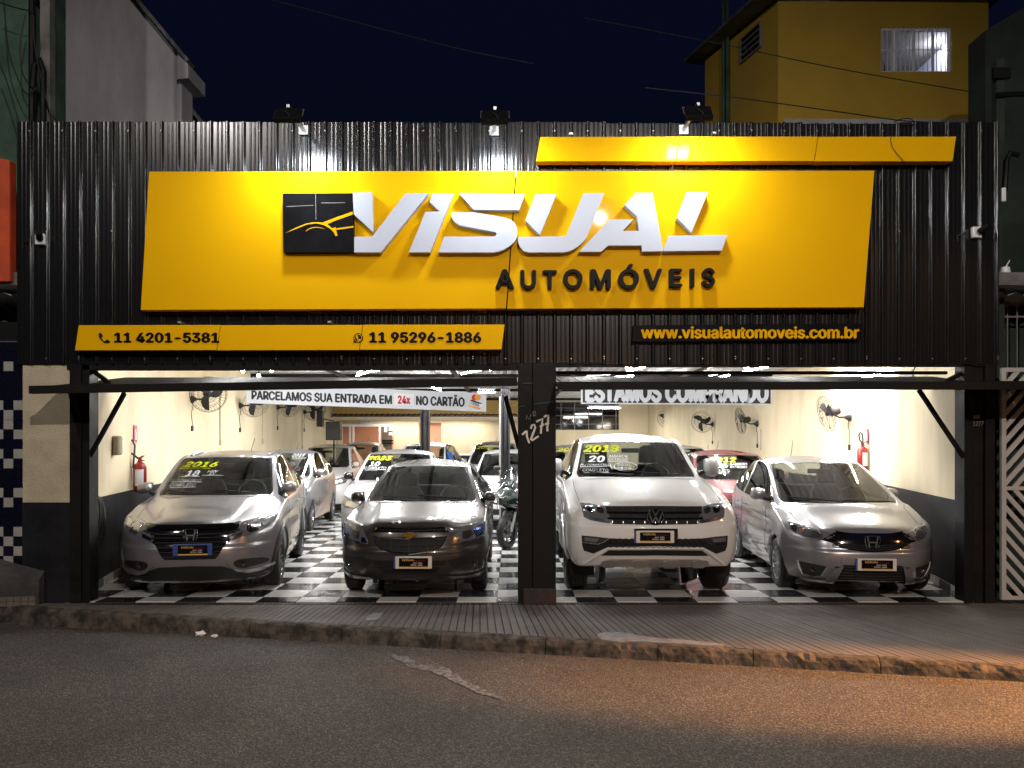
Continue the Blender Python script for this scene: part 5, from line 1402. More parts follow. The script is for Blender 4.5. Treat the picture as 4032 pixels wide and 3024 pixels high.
def trim(c, name, pts, r, m, mirror=False, parent=None, off=0.004, n=5, closed=False, sub=6):
    """thin rod laid along the skin through (x,z) points"""
    for sg in ((1, -1) if mirror else (1,)):
        P = []
        L_ = len(pts)
        for i in range(L_ if closed else L_-1):
            a = pts[i]; b = pts[(i+1) % L_]
            for k in range(sub): t = k/sub; P.append(((a[0]*(1-t)+b[0]*t)*sg, a[1]*(1-t)+b[1]*t))
        if not closed: P.append((pts[-1][0]*sg, pts[-1][1]))
        Q = [skin(c, x, z, off)[0] for x, z in P]
        mb = MB(); mb.tube(Q, r, n, closed=closed)
        mb.build(name, m, parent[sg] if isinstance(parent, dict) else (parent or c.root), smooth=True)
def seam(c, name, pts3, r=0.0035, m=None, mirror=True, axis='x'):
    """panel gap along points given as (y,z) on the side or (x,y) on the top"""
    for sg in ((1, -1) if mirror else (1,)):
        Q = []
        for i in range(len(pts3)-1):
            a = pts3[i]; b = pts3[i+1]
            for k in range(8):
                t = k/8; p = (a[0]*(1-t)+b[0]*t, a[1]*(1-t)+b[1]*t)
                if axis == 'x': h = c.bvh.ray_cast(Vector((3*sg, p[0], p[1])), Vector((-sg, 0, 0)))
                else: h = c.bvh.ray_cast(Vector((p[0]*sg, p[1], 4)), Vector((0, 0, -1)))
                if h[0] is not None: Q.append(h[0]+h[1]*(-0.0005 if m is None else 0.001))
        if len(Q) > 2:
            mb = MB(); mb.tube(Q, r, 4); mb.build(name, m or M['gap'], c.root)
def side_window_seams(c, S):
    pass
def plate(c, x, z, w=0.42, h=0.135, frame='white', tilt=0):
    p, n = skin(c, x, z, 0.03)
    o = empty('licence_plate', tuple(p)); o.parent = c.root
    fm = M['plate_cream'] if frame == 'white' else M['plate_blue']
    mb = MB(); mb.box(-w/2, w/2, -0.010, 0.03, -h/2, h/2); mb.build('plate_frame', fm, o, bevel=0.006)
    if frame == 'white':
        mb = MB(); mb.box(-w/2-0.018, -w/2+0.012, -0.006, 0.004, -h/2, h/2-0.004); mb.build('blue_band', M['plate_blue'], o)
    iw = w*0.40 if frame == 'white' else w*0.39; x0 = -iw if frame == 'white' else -iw+0.01
    mb = MB(); mb.box(x0, iw, -0.0125, -0.009, -h*0.32, h*0.38); mb.build('plate_face', M['sign_black'], o)
    mb = MB(); mb.box(x0, iw, -0.0128, -0.009, -h*0.42, -h*0.32); mb.build('yellow_band', M['plate_orange'], o)
    sign_text('lettering', 'VISUAL', x0+iw*0.22, x0+iw*1.05, h*0.14, h*0.30, -0.0126, M['plate_orange'], o, thick=0.001, bold=0.02, shear=0.3)
    mb = MB(); mb.box(x0+iw*1.05, iw*0.75, -0.0133, -0.0126, h*0.14, h*0.17); mb.build('stripe', M['tail'], o)
    sign_text('lettering', '4201-5381', x0+iw*0.95, x0+iw*1.6, -h*0.08, h*0.03, -0.0126, M['plate_cream'], o, thick=0.001, bold=0.02)
    sign_text('lettering', '95296-1886', x0+iw*0.80, x0+iw*1.6, -h*0.24, -h*0.13, -0.0126, M['plate_cream'], o, thick=0.001, bold=0.02)
    return o
def mirrors(c, x, y, z, m, s=1.0, folded=0, kx=0.85, kz=1.15):
    s *= 1.15; x -= 0.08
    for sg in (1, -1):
        o = empty('wing_mirror', (sg*x, y, z)); o.parent = c.root
        if folded == sg: o.rotation_euler = (0, 0, sg*R(75)); o.location.x -= sg*0.02
        bm = bmesh.new(); bmesh.ops.create_cube(bm, size=1.0)
        for v in bm.verts:
            v.co.x *= 0.22*s*kx; v.co.y *= 0.13*s; v.co.z *= 0.155*s*kz*(1.0 if v.co.x*sg > 0 else 0.8)
            if v.co.y < 0: v.co.x *= 0.80; v.co.z *= 0.72
            if v.co.x*sg < 0 and v.co.z < 0: v.co.z += 0.015
        cl = bm.edges.layers.float.new('crease_edge')
        for e_ in bm.edges: e_[cl] = 0.25
        me = bpy.data.meshes.new('mirror_shell'); bm.to_mesh(me); bm.free()
        h = link_mesh('mirror_shell', me, m, o, True); md = h.modifiers.new('s', 'SUBSURF'); md.levels = 2; md.render_levels = 2
        h.location = (sg*0.10*s, 0, 0.03); h.rotation_euler = (0, 0, sg*R(8))
        mb = MB(); mb.bar((-sg*0.06, 0.02, -0.07), (sg*0.05, 0.01, -0.02), 0.07, 0.045); mb.build('stalk', M['plastic'], o, bevel=0.008)
        mb = MB(); mb.box(-0.085*s*kx, 0.085*s*kx, 0.055*s, 0.058*s, -0.05*s, 0.055*s*kz); q = mb.build('mirror_glass', M['mirror_glass'], o); q.location = (sg*0.10*s, 0.004, 0.03); q.rotation_euler = (0, 0, sg*R(8))
def wipers(c, y, w, z, spec):
    for (x0, x1, dz0, dz1) in spec:
        P = []
        for k in range(9):
            t = k/8; x = x0+(x1-x0)*t; zz = dz0+(dz1-dz0)*t
            h = c.bvh.ray_cast(Vector((x, -3, zz)), Vector((0, 1, 0)))
            if h[0] is not None: P.append(h[0]+Vector((0, -0.025, 0.012)))
        if len(P) > 2: mb = MB(); mb.tube(P, 0.010, 5); mb.build('wiper', M['plastic'], c.root)
def screen_text(c, items):
    """hand lettering on the windscreen; items: text, x0,x1,z0,z1, material key, shear, bold"""
    for it in items:
        txt, x0, x1, z0, z1, mk = it[:6]; sh = it[6] if len(it) > 6 else 0.25; bo = it[7] if len(it) > 7 else 0.02
        if txt in ('_', 'oval'):
            if txt == '_': pts = [(x0, z0), ((x0+x1)/2, z0+0.004), (x1, z1)]
            else: pts = [((x0+x1)/2+(x1-x0)/2*math.cos(2*math.pi*k/24), (z0+z1)/2+(z1-z0)/2*math.sin(2*math.pi*k/24)) for k in range(25)]
            Q = [skin(c, x, z, 0.004)[0] for x, z in pts]; mb = MB(); mb.tube(Q, 0.0045, 4); mb.build('screen_lettering', M[mk], c.root); continue
        v, f = fit_text(txt, x0, x1, z0, z1, 0, thick=0.0, bold=bo, shear=sh, slope=0.0)
        out = []
        for p in v: out.append(tuple(skin(c, p[0], p[2], 0.004)[0]))
        mb = MB(); mb.add(out, f); mb.build('screen_lettering', M[mk], c.root)
def aerial(c, x, y, z, h=0.25, lean=0.06):
    mb = MB(); mb.tube([(x, y, z-0.02), (x+lean*0.3, y+0.03, z+0.04), (x+lean, y+0.08, z+h)], 0.007, 5, taper=0.5); mb.lathe([(0.03, z-0.03), (0.02, z+0.01), (0.0, z+0.02)], (x, y, 0), 'z', 8)
    mb.build('aerial', M['plastic'], c.root)
def lamp_round(c, x, z, r, mirror=True, ring='chrome'):
    for sg in ((1, -1) if mirror else (1,)):
        p, n = skin(c, x*sg, z, 0.012)
        o = empty('fog_lamp', tuple(p)); o.parent = c.root
        mb = MB(); mb.lathe([(r, 0.02), (r, -0.004), (r*0.82, -0.004), (r*0.78, 0.004)], (0, 0, 0), 'y', 16, caps=False); mb.build('rim_ring', M['dark_alloy'], o, smooth=True)
        mb = MB(); mb.lathe([(r*0.8, 0.002), (r*0.6, 0.012), (r*0.3, 0.018), (0, 0.018)], (0, 0, 0), 'y', 16, caps=False); mb.build('reflector', M['lamp_chrome'], o, smooth=True)
        mb = MB(); mb.lathe([(r*0.8, -0.002), (r*0.5, -0.008), (0, -0.010)], (0, 0, 0), 'y', 16, caps=False); mb.build('lens', M['lens'], o, smooth=True)
# ---- four cars in the front row, outlines read from the photograph at their real size
cA = lambda x, y: (450+x*0.36166, 1730+y*0.36166)
cB = lambda x, y: (1320+x*0.33764, 1780+y*0.33764)
cC = lambda x, y: (2180+x*0.39779, 1680+y*0.39779)
cD = lambda x, y: (2850+x*0.39331, 1770+y*0.39331)
def half(c, cf, pts, flip=False):
    """picture outline -> (x,z) on the skin; flip folds the left half to the right"""
    out = []
    for p in pts:
        q = px(c, cf(*p)); x = q.x*c.S.get('xs', 1.0)
        out.append((abs(x) if flip is None else (-x if flip else x), q.z))
    return out
def sym(pts):
    """half outline running from the centre line round to the centre line -> closed outline"""
    a = [(max(0.0, x), z) for x, z in pts]; a[0] = (0, a[0][1]); a[-1] = (0, a[-1][1])
    return a+[(-x, z) for x, z in a[-2:0:-1]]

# 1 ---- silver crossover at the left wall
SA = dict(W=1.84, H=1.645, of=0.86, wb=2.61, orr=0.82, sill=0.22, belt=(1.02, 1.13), nose_z=0.86, cowl_z=1.075, yc=0.60, yr=1.36, yb=2.05, ye=2.75, yrr=3.0, yt=3.35,
    roof_f=1.20, roof_r=1.12, cowl_w=1.44, zrf=1.53, R=0.335, rimk=0.68, spokes=10, tyre_w=0.215, bumper_z=[0.17, 0.32, 0.48, 0.62, 0.74], corner=0.40, tail_z=1.05, arch=0.045)
A = car('silver_crossover', (-3.76, 1.0), R(9.0), 'silver crossover with 2016 painted on its windscreen, parked by the left wall', 'car', SA, P_['silver_warm'], wheel_mat=M['dark_alloy'])
gr = half(A, cA, [(862,925),(1180,918),(1385,892),(1340,985),(1215,1050),(1262,1105),(1190,1165),(1150,1240),(1100,1300),(862,1308)])
g = decal(A, 'grille', sym(gr), M['gloss_black'], off=0.006)[1]
zc_ = half(A, cA, [(862,925),(862,1030),(862,1130),(862,1300)]); z0, z1, z2, z3 = [p[1] for p in zc_]
for k in range(5): 
    zz = z3+0.02+(z1-0.03-z3)*k/4.6; wd = 0.30+0.12*(k/4)
    trim(A, 'grille_slat', [(-wd, zz), (0, zz), (wd, zz)], 0.007, M['plastic'], parent=g, off=0.012)
trim(A, 'chrome_bar', [(-0.52, z1+0.035), (-0.36, z1), (0, z1-0.008), (0.36, z1), (0.52, z1+0.035)], 0.010, M['dark_alloy'], parent=g, off=0.014)
trim(A, 'grille_slat', [(-0.34, z0-0.045), (0, z0-0.05), (0.34, z0-0.045)], 0.02, M['gloss_black'], parent=g, off=0.012)
def h_badge(c, x, z, s, parent):
    p, n = skin(c, x, z, 0.026); o = empty('badge', tuple(p)); o.parent = c.root
    mb = MB(); ring = [(-0.5, 0.5), (-0.52, 0.2), (-0.42, -0.42), (-0.3, -0.5), (0.3, -0.5), (0.42, -0.42), (0.52, 0.2), (0.5, 0.5), (0.0, 0.54)]
    mb.tube([(a*s, 0, b*s*0.85) for a, b in ring], 0.006, 6, closed=True)
    for sx in (-1, 1): mb.bar((sx*0.36*s, 0, 0.42*s), (sx*0.22*s, 0, -0.38*s), 0.014, 0.014)
    mb.bar((-0.27*s, 0, -0.02*s), (0.27*s, 0, -0.02*s), 0.014, 0.016)
    mb.build('emblem', M['chrome'], o, smooth=True)
h_badge(A, 0.0, z1-0.01, 0.15, g)
hl = half(A, cA, [(1240,1040),(1335,1000),(1395,900),(1560,852),(1700,818),(1785,802),(1740,890),(1690,940),(1600,995),(1500,1030),(1400,1062),(1270,1104)])
h = decal(A, 'headlight', hl, M['lamp_base'], off=0.006, mirror=True)
decal(A, 'reflector', half(A, cA, [(1450,920),(1550,880),(1600,900),(1580,985),(1480,1015),(1440,990)]), M['lamp_chrome'], off=0.010, depth=0.004, parent=h, mirror=True)
decal(A, 'reflector', half(A, cA, [(1610,880),(1745,830),(1700,900),(1620,940)]), M['lamp_chrome'], off=0.010, depth=0.004, parent=h, mirror=True)
decal(A, 'reflector', half(A, cA, [(1250,1070),(1330,1030),(1400,1000),(1380,1050),(1280,1090)]), M['lamp_chrome'], off=0.010, depth=0.004, parent=h, mirror=True)
#decal(A, 'indicator', half(A, cA, [(1350,990),(1420,930),(1430,990),(1400,1010)]), M['indicator'], off=0.011, depth=0.004, parent=h, mirror=True)
fg = decal(A, 'fog_lamp_recess', half(A, cA, [(1290,1345),(1335,1308),(1480,1290),(1640,1282),(1700,1300),(1640,1345),(1480,1385),(1400,1400),(1320,1388)]), M['plastic'], off=0.005, mirror=True, rnd=1)
q = px(A, cA(1395, 1347)); lamp_round(A, abs(q.x), q.z, 0.042)
decal(A, 'silver_lip', half(A, cA, [(1215,1352),(1300,1395),(1400,1412),(1560,1385),(1735,1318),(1740,1345),(1600,1410),(1450,1440),(1330,1430)]), P_['silver_warm'], off=0.030, mirror=True)
decal(A, 'lower_bumper', sym(half(A, cA, [(862,1378),(1180,1380),(1300,1442),(1450,1456),(1600,1430),(1775,1400),(1765,1470),(1640,1530),(1500,1565),(862,1568)])), M['plastic'], off=0.007)
plate(A, px(A, cA(857, 1200)).x, px(A, cA(857, 1200)).z, 0.42, 0.135, 'blue')
mirrors(A, SA['W']/2-0.04, SA['yc']+0.12, 1.14, P_['silver_warm'])
wipers(A, 0, 0, 0, [(-0.60, -0.15, 1.13, 1.10), (0.0, 0.52, 1.15, 1.095)])
aerial(A, 0.05, 3.0, SA['H']-0.03, 0.22)
def flare(c, m, w=0.022):
    S = c.S; Ra = S['R']+S.get('arch', 0.055)
    for yy in (0.0, S['wb']):
        for sg in (1, -1):
            Q = []
            for k in range(21):
                t = math.pi*(-0.10+1.20*k/20); y = yy+math.cos(t)*(Ra+0.025); z = S['R']+math.sin(t)*(Ra+0.025)
                h_ = c.bvh.ray_cast(Vector((3*sg, y, max(z, 0.24))), Vector((-sg, 0, 0)))
                if h_[0] is not None: Q.append(h_[0]+Vector((sg*0.004, 0, 0)))
            mb = MB(); mb.tube(Q, w, 6); mb.build('arch_trim', m, c.root, smooth=True)
flare(A, M['plastic'], 0.026)
def rails(c, m, x, r=0.02):
    S = c.S
    for sg in (1, -1):
        Q = []
        for k in range(9):
            y = S['yr']+0.25+(S['yrr']-S['yr']-0.2)*k/8; h_ = c.bvh.ray_cast(Vector((x*sg, y, 4)), Vector((0, 0, -1)))
            if h_[0]: Q.append(h_[0]+Vector((0, 0, 0.02 if 0 < k < 8 else 0.0)))
        mb = MB(); mb.tube(Q, r, 6); mb.build('roof_rail', m, c.root, smooth=True)
rails(A, P_['silver_warm'], 0.53)
def std_seams(c, hood_in=0.9):
    S = c.S
    seam(c, 'door_gap', [(S['yc']+0.18, S['belt'][0]-0.02), (S['yc']+0.12, 0.7), (S['yc']+0.16, 0.30)])
    seam(c, 'door_gap', [(S['yb']+0.05, S['belt'][0]-0.02), (S['yb']+0.04, 0.7), (S['yb']+0.05, 0.30)])
    seam(c, 'door_gap', [(S['ye']+0.02, S['belt'][1]-0.02), (S['ye']-0.05, 0.8), (S['ye']-0.22, 0.55)])
    hx_ = S['W']/2*S.get('hood_x', 0.80)
    seam(c, 'bonnet_gap', [(hx_*0.97, -S['of']+0.42), (hx_*0.99, 0.1), (S['cowl_w']/2+0.05, S['yc']-0.05)], axis='z')
    for y in (S['yb']-0.18, S['ye']-0.2):
        for sg in (1, -1):
            h_ = c.bvh.ray_cast(Vector((3*sg, y, S['belt'][0]-0.10)), Vector((-sg, 0, 0)))
            mb = MB(); mb.box(-0.015, 0.02, -0.08, 0.08, -0.015, 0.015); o = mb.build('door_handle', c.parts['body'].data.materials[0], c.root, bevel=0.008); o.location = h_[0]
std_seams(A)
def wtext(c, cf, items):
    """windscreen lettering placed by picture boxes"""
    out = []
    for it in items:
        txt, a, b, mk = it[:4]
        p = px(c, cf(*a)); q = px(c, cf(*b))
        out.append((txt, p.x, q.x, p.z, q.z, mk)+tuple(it[4:]))
    screen_text(c, out)
wtext(A, cA, [('2016', (745,300), (1150,240), 'yellow_text', 0.35, 0.04), ('_', (715,315), (1050,315), 'yellow_text'), ('18', (765,402), (945,335), 'white_text', 0.2, 0.045), ('_', (720,405), (930,403), 'white_text'),
    ('HRV', (1010,362), (1140,335), 'white_text', 0.3, 0.02), ('EX', (1030,385), (1105,362), 'white_text', 0.3, 0.02), ('_', (960,393), (1190,393), 'white_text'),
    ('AUTOMÁTICO', (603,460), (955,425), 'white_text', 0.3, 0.012), ('_', (610,465), (955,465), 'white_text'), ('COMPLETO', (600,510), (890,480), 'white_text', 0.3, 0.012), ('_', (605,525), (890,518), 'white_text')])

# 2 ---- bronze grey saloon
SB = dict(ledge=0.59, ridge=(0.40, 0.50), W=1.71, H=1.525, of=0.84, wb=2.53, orr=0.86, sill=0.20, belt=(0.97, 1.04), nose_z=0.875, cowl_z=1.02, yc=0.50, yr=1.28, yb=1.95, ye=2.62, yrr=2.85, yt=3.2,
    roof_f=1.02, roof_r=1.0, cowl_w=1.38, zrf=1.415, R=0.305, rimk=0.62, spokes=9, tyre_w=0.185, bumper_z=[0.24, 0.36, 0.50, 0.62, 0.74], corner=0.36, tail_z=1.02)
B = car('bronze_saloon', (-1.137, 0.80), 0.0, 'bronze grey car with blue-tinted headlamps, first left of the wide pillar', 'car', SB, P_['bronze'])
ng = decal(B, 'upper_grille', sym(half(B, cB, [(920,868),(1295,872),(1325,932),(920,934)])), M['gloss_black'], off=0.006)[1]
zz = px(B, cB(920, 880)).z; z2 = px(B, cB(920, 928)).z
for z_ in (zz, (zz+z2)/2-0.004, z2): trim(B, 'chrome_bar', [(-0.385, z_), (0, z_), (0.385, z_)], 0.006 if z_ != zz else 0.008, M['chrome'], parent=ng, off=0.012)
trim(B, 'chrome_bar', [(0.385, zz), (0.405, z2)], 0.008, M['chrome'], mirror=True, off=0.012)
lgp = half(B, cB, [(920,1000),(1305,985),(1230,1105),(1150,1140),(1050,1165),(920,1190)])
lg = decal(B, 'lower_grille', sym(lgp), M['gap'], off=0.006)[1]
mx = max(p[0] for p in lgp); zt = max(p[1] for p in lgp); zb_ = min(p[1] for p in lgp)
trim(B, 'grille_rim', [(0, zt-0.02), (mx, zt)]+[(lgp[k][0], lgp[k][1]) for k in (2, 3, 4)]+[(0, zb_)], 0.007, M['chrome'], mirror=True, off=0.010)
for k in range(3): z_ = zb_+0.03+(zt-zb_-0.06)*k/2; w_ = mx*(0.45+0.2*k); trim(B, 'grille_slat', [(-w_, z_), (0, z_-0.006), (w_, z_)], 0.005, M['plastic'], parent=lg, off=0.010)
for x_ in (-0.2, 0.0, 0.2): trim(B, 'grille_slat', [(x_, zb_+0.015), (x_, zt-0.025)], 0.004, M['plastic'], parent=lg, off=0.010)
p, n = skin(B, 0, px(B, cB(918, 968)).z, 0.018); bo = empty('badge', tuple(p)); bo.parent = B.root
mb = MB(); mb.prism([(-0.088, -0.016), (-0.06, 0.017), (-0.033, 0.017), (-0.03, 0.034), (0.042, 0.034), (0.036, 0.017), (0.088, 0.017), (0.066, -0.016), (0.028, -0.016), (0.022, -0.036), (-0.042, -0.036), (-0.036, -0.016)], -0.008, 0.02); mb.build('emblem', M['gold'], bo, bevel=0.003)
hlB = half(B, cB, [(1430,908),(1540,872),(1650,832),(1755,800),(1768,880),(1745,965),(1600,1030),(1470,1058),(1350,1073),(1385,990)])
h = decal(B, 'headlight', hlB, M['lamp_base'], off=0.006, mirror=True)
decal(B, 'reflector', half(B, cB, [(1600,890),(1740,820),(1740,900),(1690,970),(1640,990)]), M['lamp_blue'], off=0.010, depth=0.004, parent=h, mirror=True)
decal(B, 'reflector', half(B, cB, [(1370,1060),(1400,1000),(1450,990),(1450,1050)]), M['lamp_chrome'], off=0.010, depth=0.004, parent=h, mirror=True)
decal(B, 'reflector', half(B, cB, [(1480,930),(1590,900),(1610,960),(1540,1010),(1480,1010)]), M['dark_alloy'], off=0.010, depth=0.004, parent=h, mirror=True)
trim(B, 'chrome_bar', half(B, cB, [(1470,1052),(1600,1022),(1745,958)]), 0.006, M['lamp_blue'], mirror=True, off=0.010)
decal(B, 'fog_lamp_recess', half(B, cB, [(1300,1262),(1470,1215),(1680,1188),(1728,1240),(1722,1320),(1640,1375),(1440,1380),(1380,1345)]), M['plastic'], off=0.006, mirror=True)
q = px(B, cB(1612, 1295)); lamp_round(B, abs(q.x), q.z, 0.045)
decal(B, 'air_intake', sym(half(B, cB, [(920,1262),(1310,1262),(1240,1330),(1165,1412),(920,1415)])), M['gap'], off=0.007)
trim(B, 'intake_bar', half(B, cB, [(1280,1330),(1130,1330)]), 0.005, M['dark_alloy'], mirror=True, off=0.012)
trim(B, 'bumper_crease', half(B, cB, [(920,1198),(1080,1190),(1280,1180),(1500,1150)]), 0.004, P_['bronze'], mirror=True, off=0.003)
decal(B, 'lip_spoiler', sym(half(B, cB, [(920,1440),(1300,1440),(1560,1425),(1720,1370),(1725,1400),(1580,1455),(1300,1470),(920,1470)])), P_['bronze'], off=0.02)
plate(B, px(B, cB(918, 1285)).x, px(B, cB(918, 1285)).z, 0.40, 0.135)
mirrors(B, SB['W']/2-0.03, SB['yc']+0.14, 1.035, P_['bronze'], 0.9)
wipers(B, 0, 0, 0, [(-0.50, -0.05, 1.075, 1.05), (-0.05, 0.50, 1.09, 1.05)])
std_seams(B)
wtext(B, cB, [('_', (612,200), (655,200), 'white_text')])

# 3 ---- white pickup
SCc = dict(ledge=0.86, ridge=(0.62, 0.66), groove=0.98, xs=1.07, W=1.97, H=1.885, of=0.88, wb=3.09, orr=1.10, sill=0.38, belt=(1.26, 1.30), nose_z=1.07, cowl_z=1.31, yc=0.72, yr=1.36, yb=2.05, ye=2.75, yrr=2.95, yt=3.12,
    roof_f=1.30, roof_r=1.26, cowl_w=1.56, zrf=1.74, R=0.39, rimk=0.62, spokes=10, tyre_w=0.26, bumper_z=[0.37, 0.50, 0.66, 0.80, 0.94], corner=0.22, tail_z=1.28, colx=(0, 0.42, 0.82), arch=0.07,
    nose_x=(0.86, 0.94, 0.96, 0.96, 0.94, 0.86), hood_x=0.86, coly=(0.0, 0.02, 0.075), crown=0.03, quarter=False)
C = car('white_pickup', (1.606, 0.90), R(-0.8), 'big white pickup truck with 2018 painted on its windscreen', 'pickup truck', SCc, P_['white'], wheel_mat=M['dark_alloy'])
def fold(c, cf, xc, pts): return [(abs(a), b) for a, b in half(c, cf, pts)]
gp = half(C, cC, [(985,785),(1440,790),(1392,925),(1400,965),(985,972)])
gl_ = decal(C, 'grille', sym(gp), M['gap'], off=0.006)[1]
zt = px(C, cC(985, 790)).z; zb_ = px(C, cC(985, 968)).z; gw = max(p[0] for p in gp)
for k, t in enumerate((0.28, 0.34, 0.62, 0.68)): z_ = zt+(zb_-zt)*t; trim(C, 'grille_bar', [(-gw*0.96, z_), (0, z_), (gw*0.96, z_)], 0.007 if k % 2 == 0 else 0.010, M['dark_alloy'] if k % 2 == 0 else M['gloss_black'], parent=gl_, off=0.016)
for k in range(9):
    x_ = -gw*0.86+gw*1.72*k/8; trim(C, 'grille_slat', [(x_, zt-0.01), (x_, zb_+0.01)], 0.006, M['plastic'], parent=gl_, off=0.010)
    trim(C, 'grille_pin', [(x_, zb_+0.012), (x_, zb_+0.035)], 0.005, M['rod'], parent=gl_, off=0.016, sub=2)
p, n = skin(C, 0, px(C, cC(984, 885)).z, 0.035); bo = empty('badge', tuple(p)); bo.parent = C.root
mb = MB(); mb.lathe([(0.097, 0.03), (0.097, -0.004), (0.085, -0.008), (0.080, 0.0), (0.0, 0.0)], (0, 0, 0), 'y', 28); mb.build('badge_disc', M['gloss_black'], bo, smooth=True)
mb = MB(); mb.tube([(0.092*math.cos(2*math.pi*k/28), -0.006, 0.092*math.sin(2*math.pi*k/28)) for k in range(28)], 0.007, 6, closed=True)
for a, b in (((-0.036, 0.078), (0, 0.008)), ((0, 0.008), (0.036, 0.078)), ((-0.074, 0.046), (-0.034, -0.068)), ((-0.034, -0.068), (0, -0.004)), ((0, -0.004), (0.034, -0.068)), ((0.034, -0.068), (0.074, 0.046))):
    mb.bar((a[0], -0.006, a[1]), (b[0], -0.006, b[1]), 0.012, 0.013)
mb.build('emblem', M['chrome'], bo)
hlC = half(C, cC, [(1448,792),(1540,768),(1622,756),(1640,800),(1642,895),(1590,925),(1500,945),(1420,958),(1395,925)])
h = decal(C, 'headlight', hlC, M['lamp_base'], off=0.008, mirror=True)
decal(C, 'reflector', half(C, cC, [(1540,790),(1600,782),(1605,840),(1570,860),(1535,845)]), M['lamp_chrome'], off=0.013, depth=0.004, parent=h, mirror=True, rnd=1)
decal(C, 'reflector', half(C, cC, [(1455,810),(1515,795),(1515,850),(1460,865)]), M['dark_alloy'], off=0.013, depth=0.004, parent=h, mirror=True, rnd=1)
decal(C, 'day_light', half(C, cC, [(1425,945),(1430,880),(1445,900),(1450,925),(1600,890),(1605,902),(1470,945)]), M['lamp_chrome'], off=0.014, depth=0.004, parent=h, mirror=True)
lo_ = decal(C, 'air_intake', sym(half(C, cC, [(985,1112),(1300,1112),(1450,1105),(1560,1090),(1678,1080),(1672,1180),(1655,1230),(1570,1257),(1500,1220),(1440,1190),(985,1180)])), M['gap'], off=0.006)[1]
# honeycomb cells in the lower intake
mb = MB(); zc0 = px(C, cC(985, 1150)).z
for i in range(-9, 10):
    for j in range(2):
        x_ = i*0.066+(0.033 if j else 0); z_ = zc0+0.022-0.05*j
        ring = [(x_+0.030*math.cos(math.pi/6+math.pi*k/3), z_+0.026*math.sin(math.pi/6+math.pi*k/3)) for k in range(6)]
        Q = [skin(C, a, b, 0.012)[0] for a, b in ring]; mb.tube(Q, 0.0035, 4, closed=True)
tag(mb.build('honeycomb_mesh', M['plastic'], lo_), kind='stuff')
fp = decal(C, 'fog_lamp_panel', half(C, cC, [(1440,1108),(1560,1092),(1672,1084),(1668,1155),(1540,1170),(1500,1158)]), M['plastic'], off=0.014, mirror=True)
decal(C, 'fog_lamp', half(C, cC, [(1525,1108),(1655,1095),(1650,1135),(1545,1142)]), M['lamp_base'], off=0.018, mirror=True)
trim(C, 'chrome_bar', half(C, cC, [(1440,1110),(1490,1145),(1540,1165),(1668,1148)]), 0.007, M['chrome'], mirror=True, off=0.018)
lw = decal(C, 'lower_intake', sym(half(C, cC, [(985,1222),(1440,1226),(1500,1276),(985,1272)])), M['gap'], off=0.007)[1]
trim(C, 'intake_surround', half(C, cC, [(985,1205),(1448,1208),(1500,1250),(1640,1365)]), 0.016, P_['white'], mirror=True, off=0.0)
sk = decal(C, 'skid_plate', sym(half(C, cC, [(985,1310),(1420,1312),(1520,1378),(1400,1392),(985,1398)])), M['skid'], off=0.010)[1]
zs0 = px(C, cC(985, 1322)).z; zs1 = px(C, cC(985, 1385)).z
for x_ in (-0.50, -0.17, 0.17, 0.50): decal(C, 'skid_block', [(x_-0.10, zs1), (x_+0.09, zs1), (x_+0.11, zs0), (x_-0.08, zs0)], M['skid'], off=0.03, depth=0.03, parent=sk, rnd=1)
plate(C, px(C, cC(1000, 1088)).x, px(C, cC(1000, 1088)).z, 0.42, 0.135)
mb = MB(); pp = skin(C, 0, px(C, cC(990, 1075)).z, 0.012)[0]; mb.box(-0.24, 0.24, -0.012, 0.02, -0.07, 0.075); o = mb.build('plate_holder', M['gloss_black'], C.root, bevel=0.005); o.location = pp
mirrors(C, SCc['W']/2-0.01, SCc['yc']+0.22, 1.40, P_['white'], 1.25, kx=0.68, kz=1.55)
wipers(C, 0, 0, 0, [(-0.60, -0.05, 1.365, 1.34), (0.0, 0.60, 1.37, 1.34)])
flare(C, P_['white'], 0.03); std_seams(C)
wtext(C, cC, [('2018', (290,250), (645,182), 'yellow_text', 0.3, 0.045), ('_', (305,268), (450,266), 'yellow_text'), ('20', (340,352), (505,285), 'white_text', 0.25, 0.05), ('AMAROK', (545,305), (735,278), 'white_text', 0.1, 0.014), ('EXTREME', (543,332), (740,310), 'white_text', 0.1, 0.014), ('_', (545,343), (735,340), 'white_text'),
    ('AUTOMÁTICO', (260,385), (565,362), 'white_text', 0.2, 0.014), ('_', (262,398), (565,392), 'white_text'), ('COMPLETO', (287,442), (540,415), 'white_text', 0.2, 0.014), ('_', (300,455), (545,450), 'white_text'),
    ('oval', (605,438), (818,350), 'white_text'), ('DIESEL', (635,388), (765,362), 'white_text', 0.1, 0.014), ('4x4', (655,428), (765,395), 'white_text', 0.2, 0.02)])

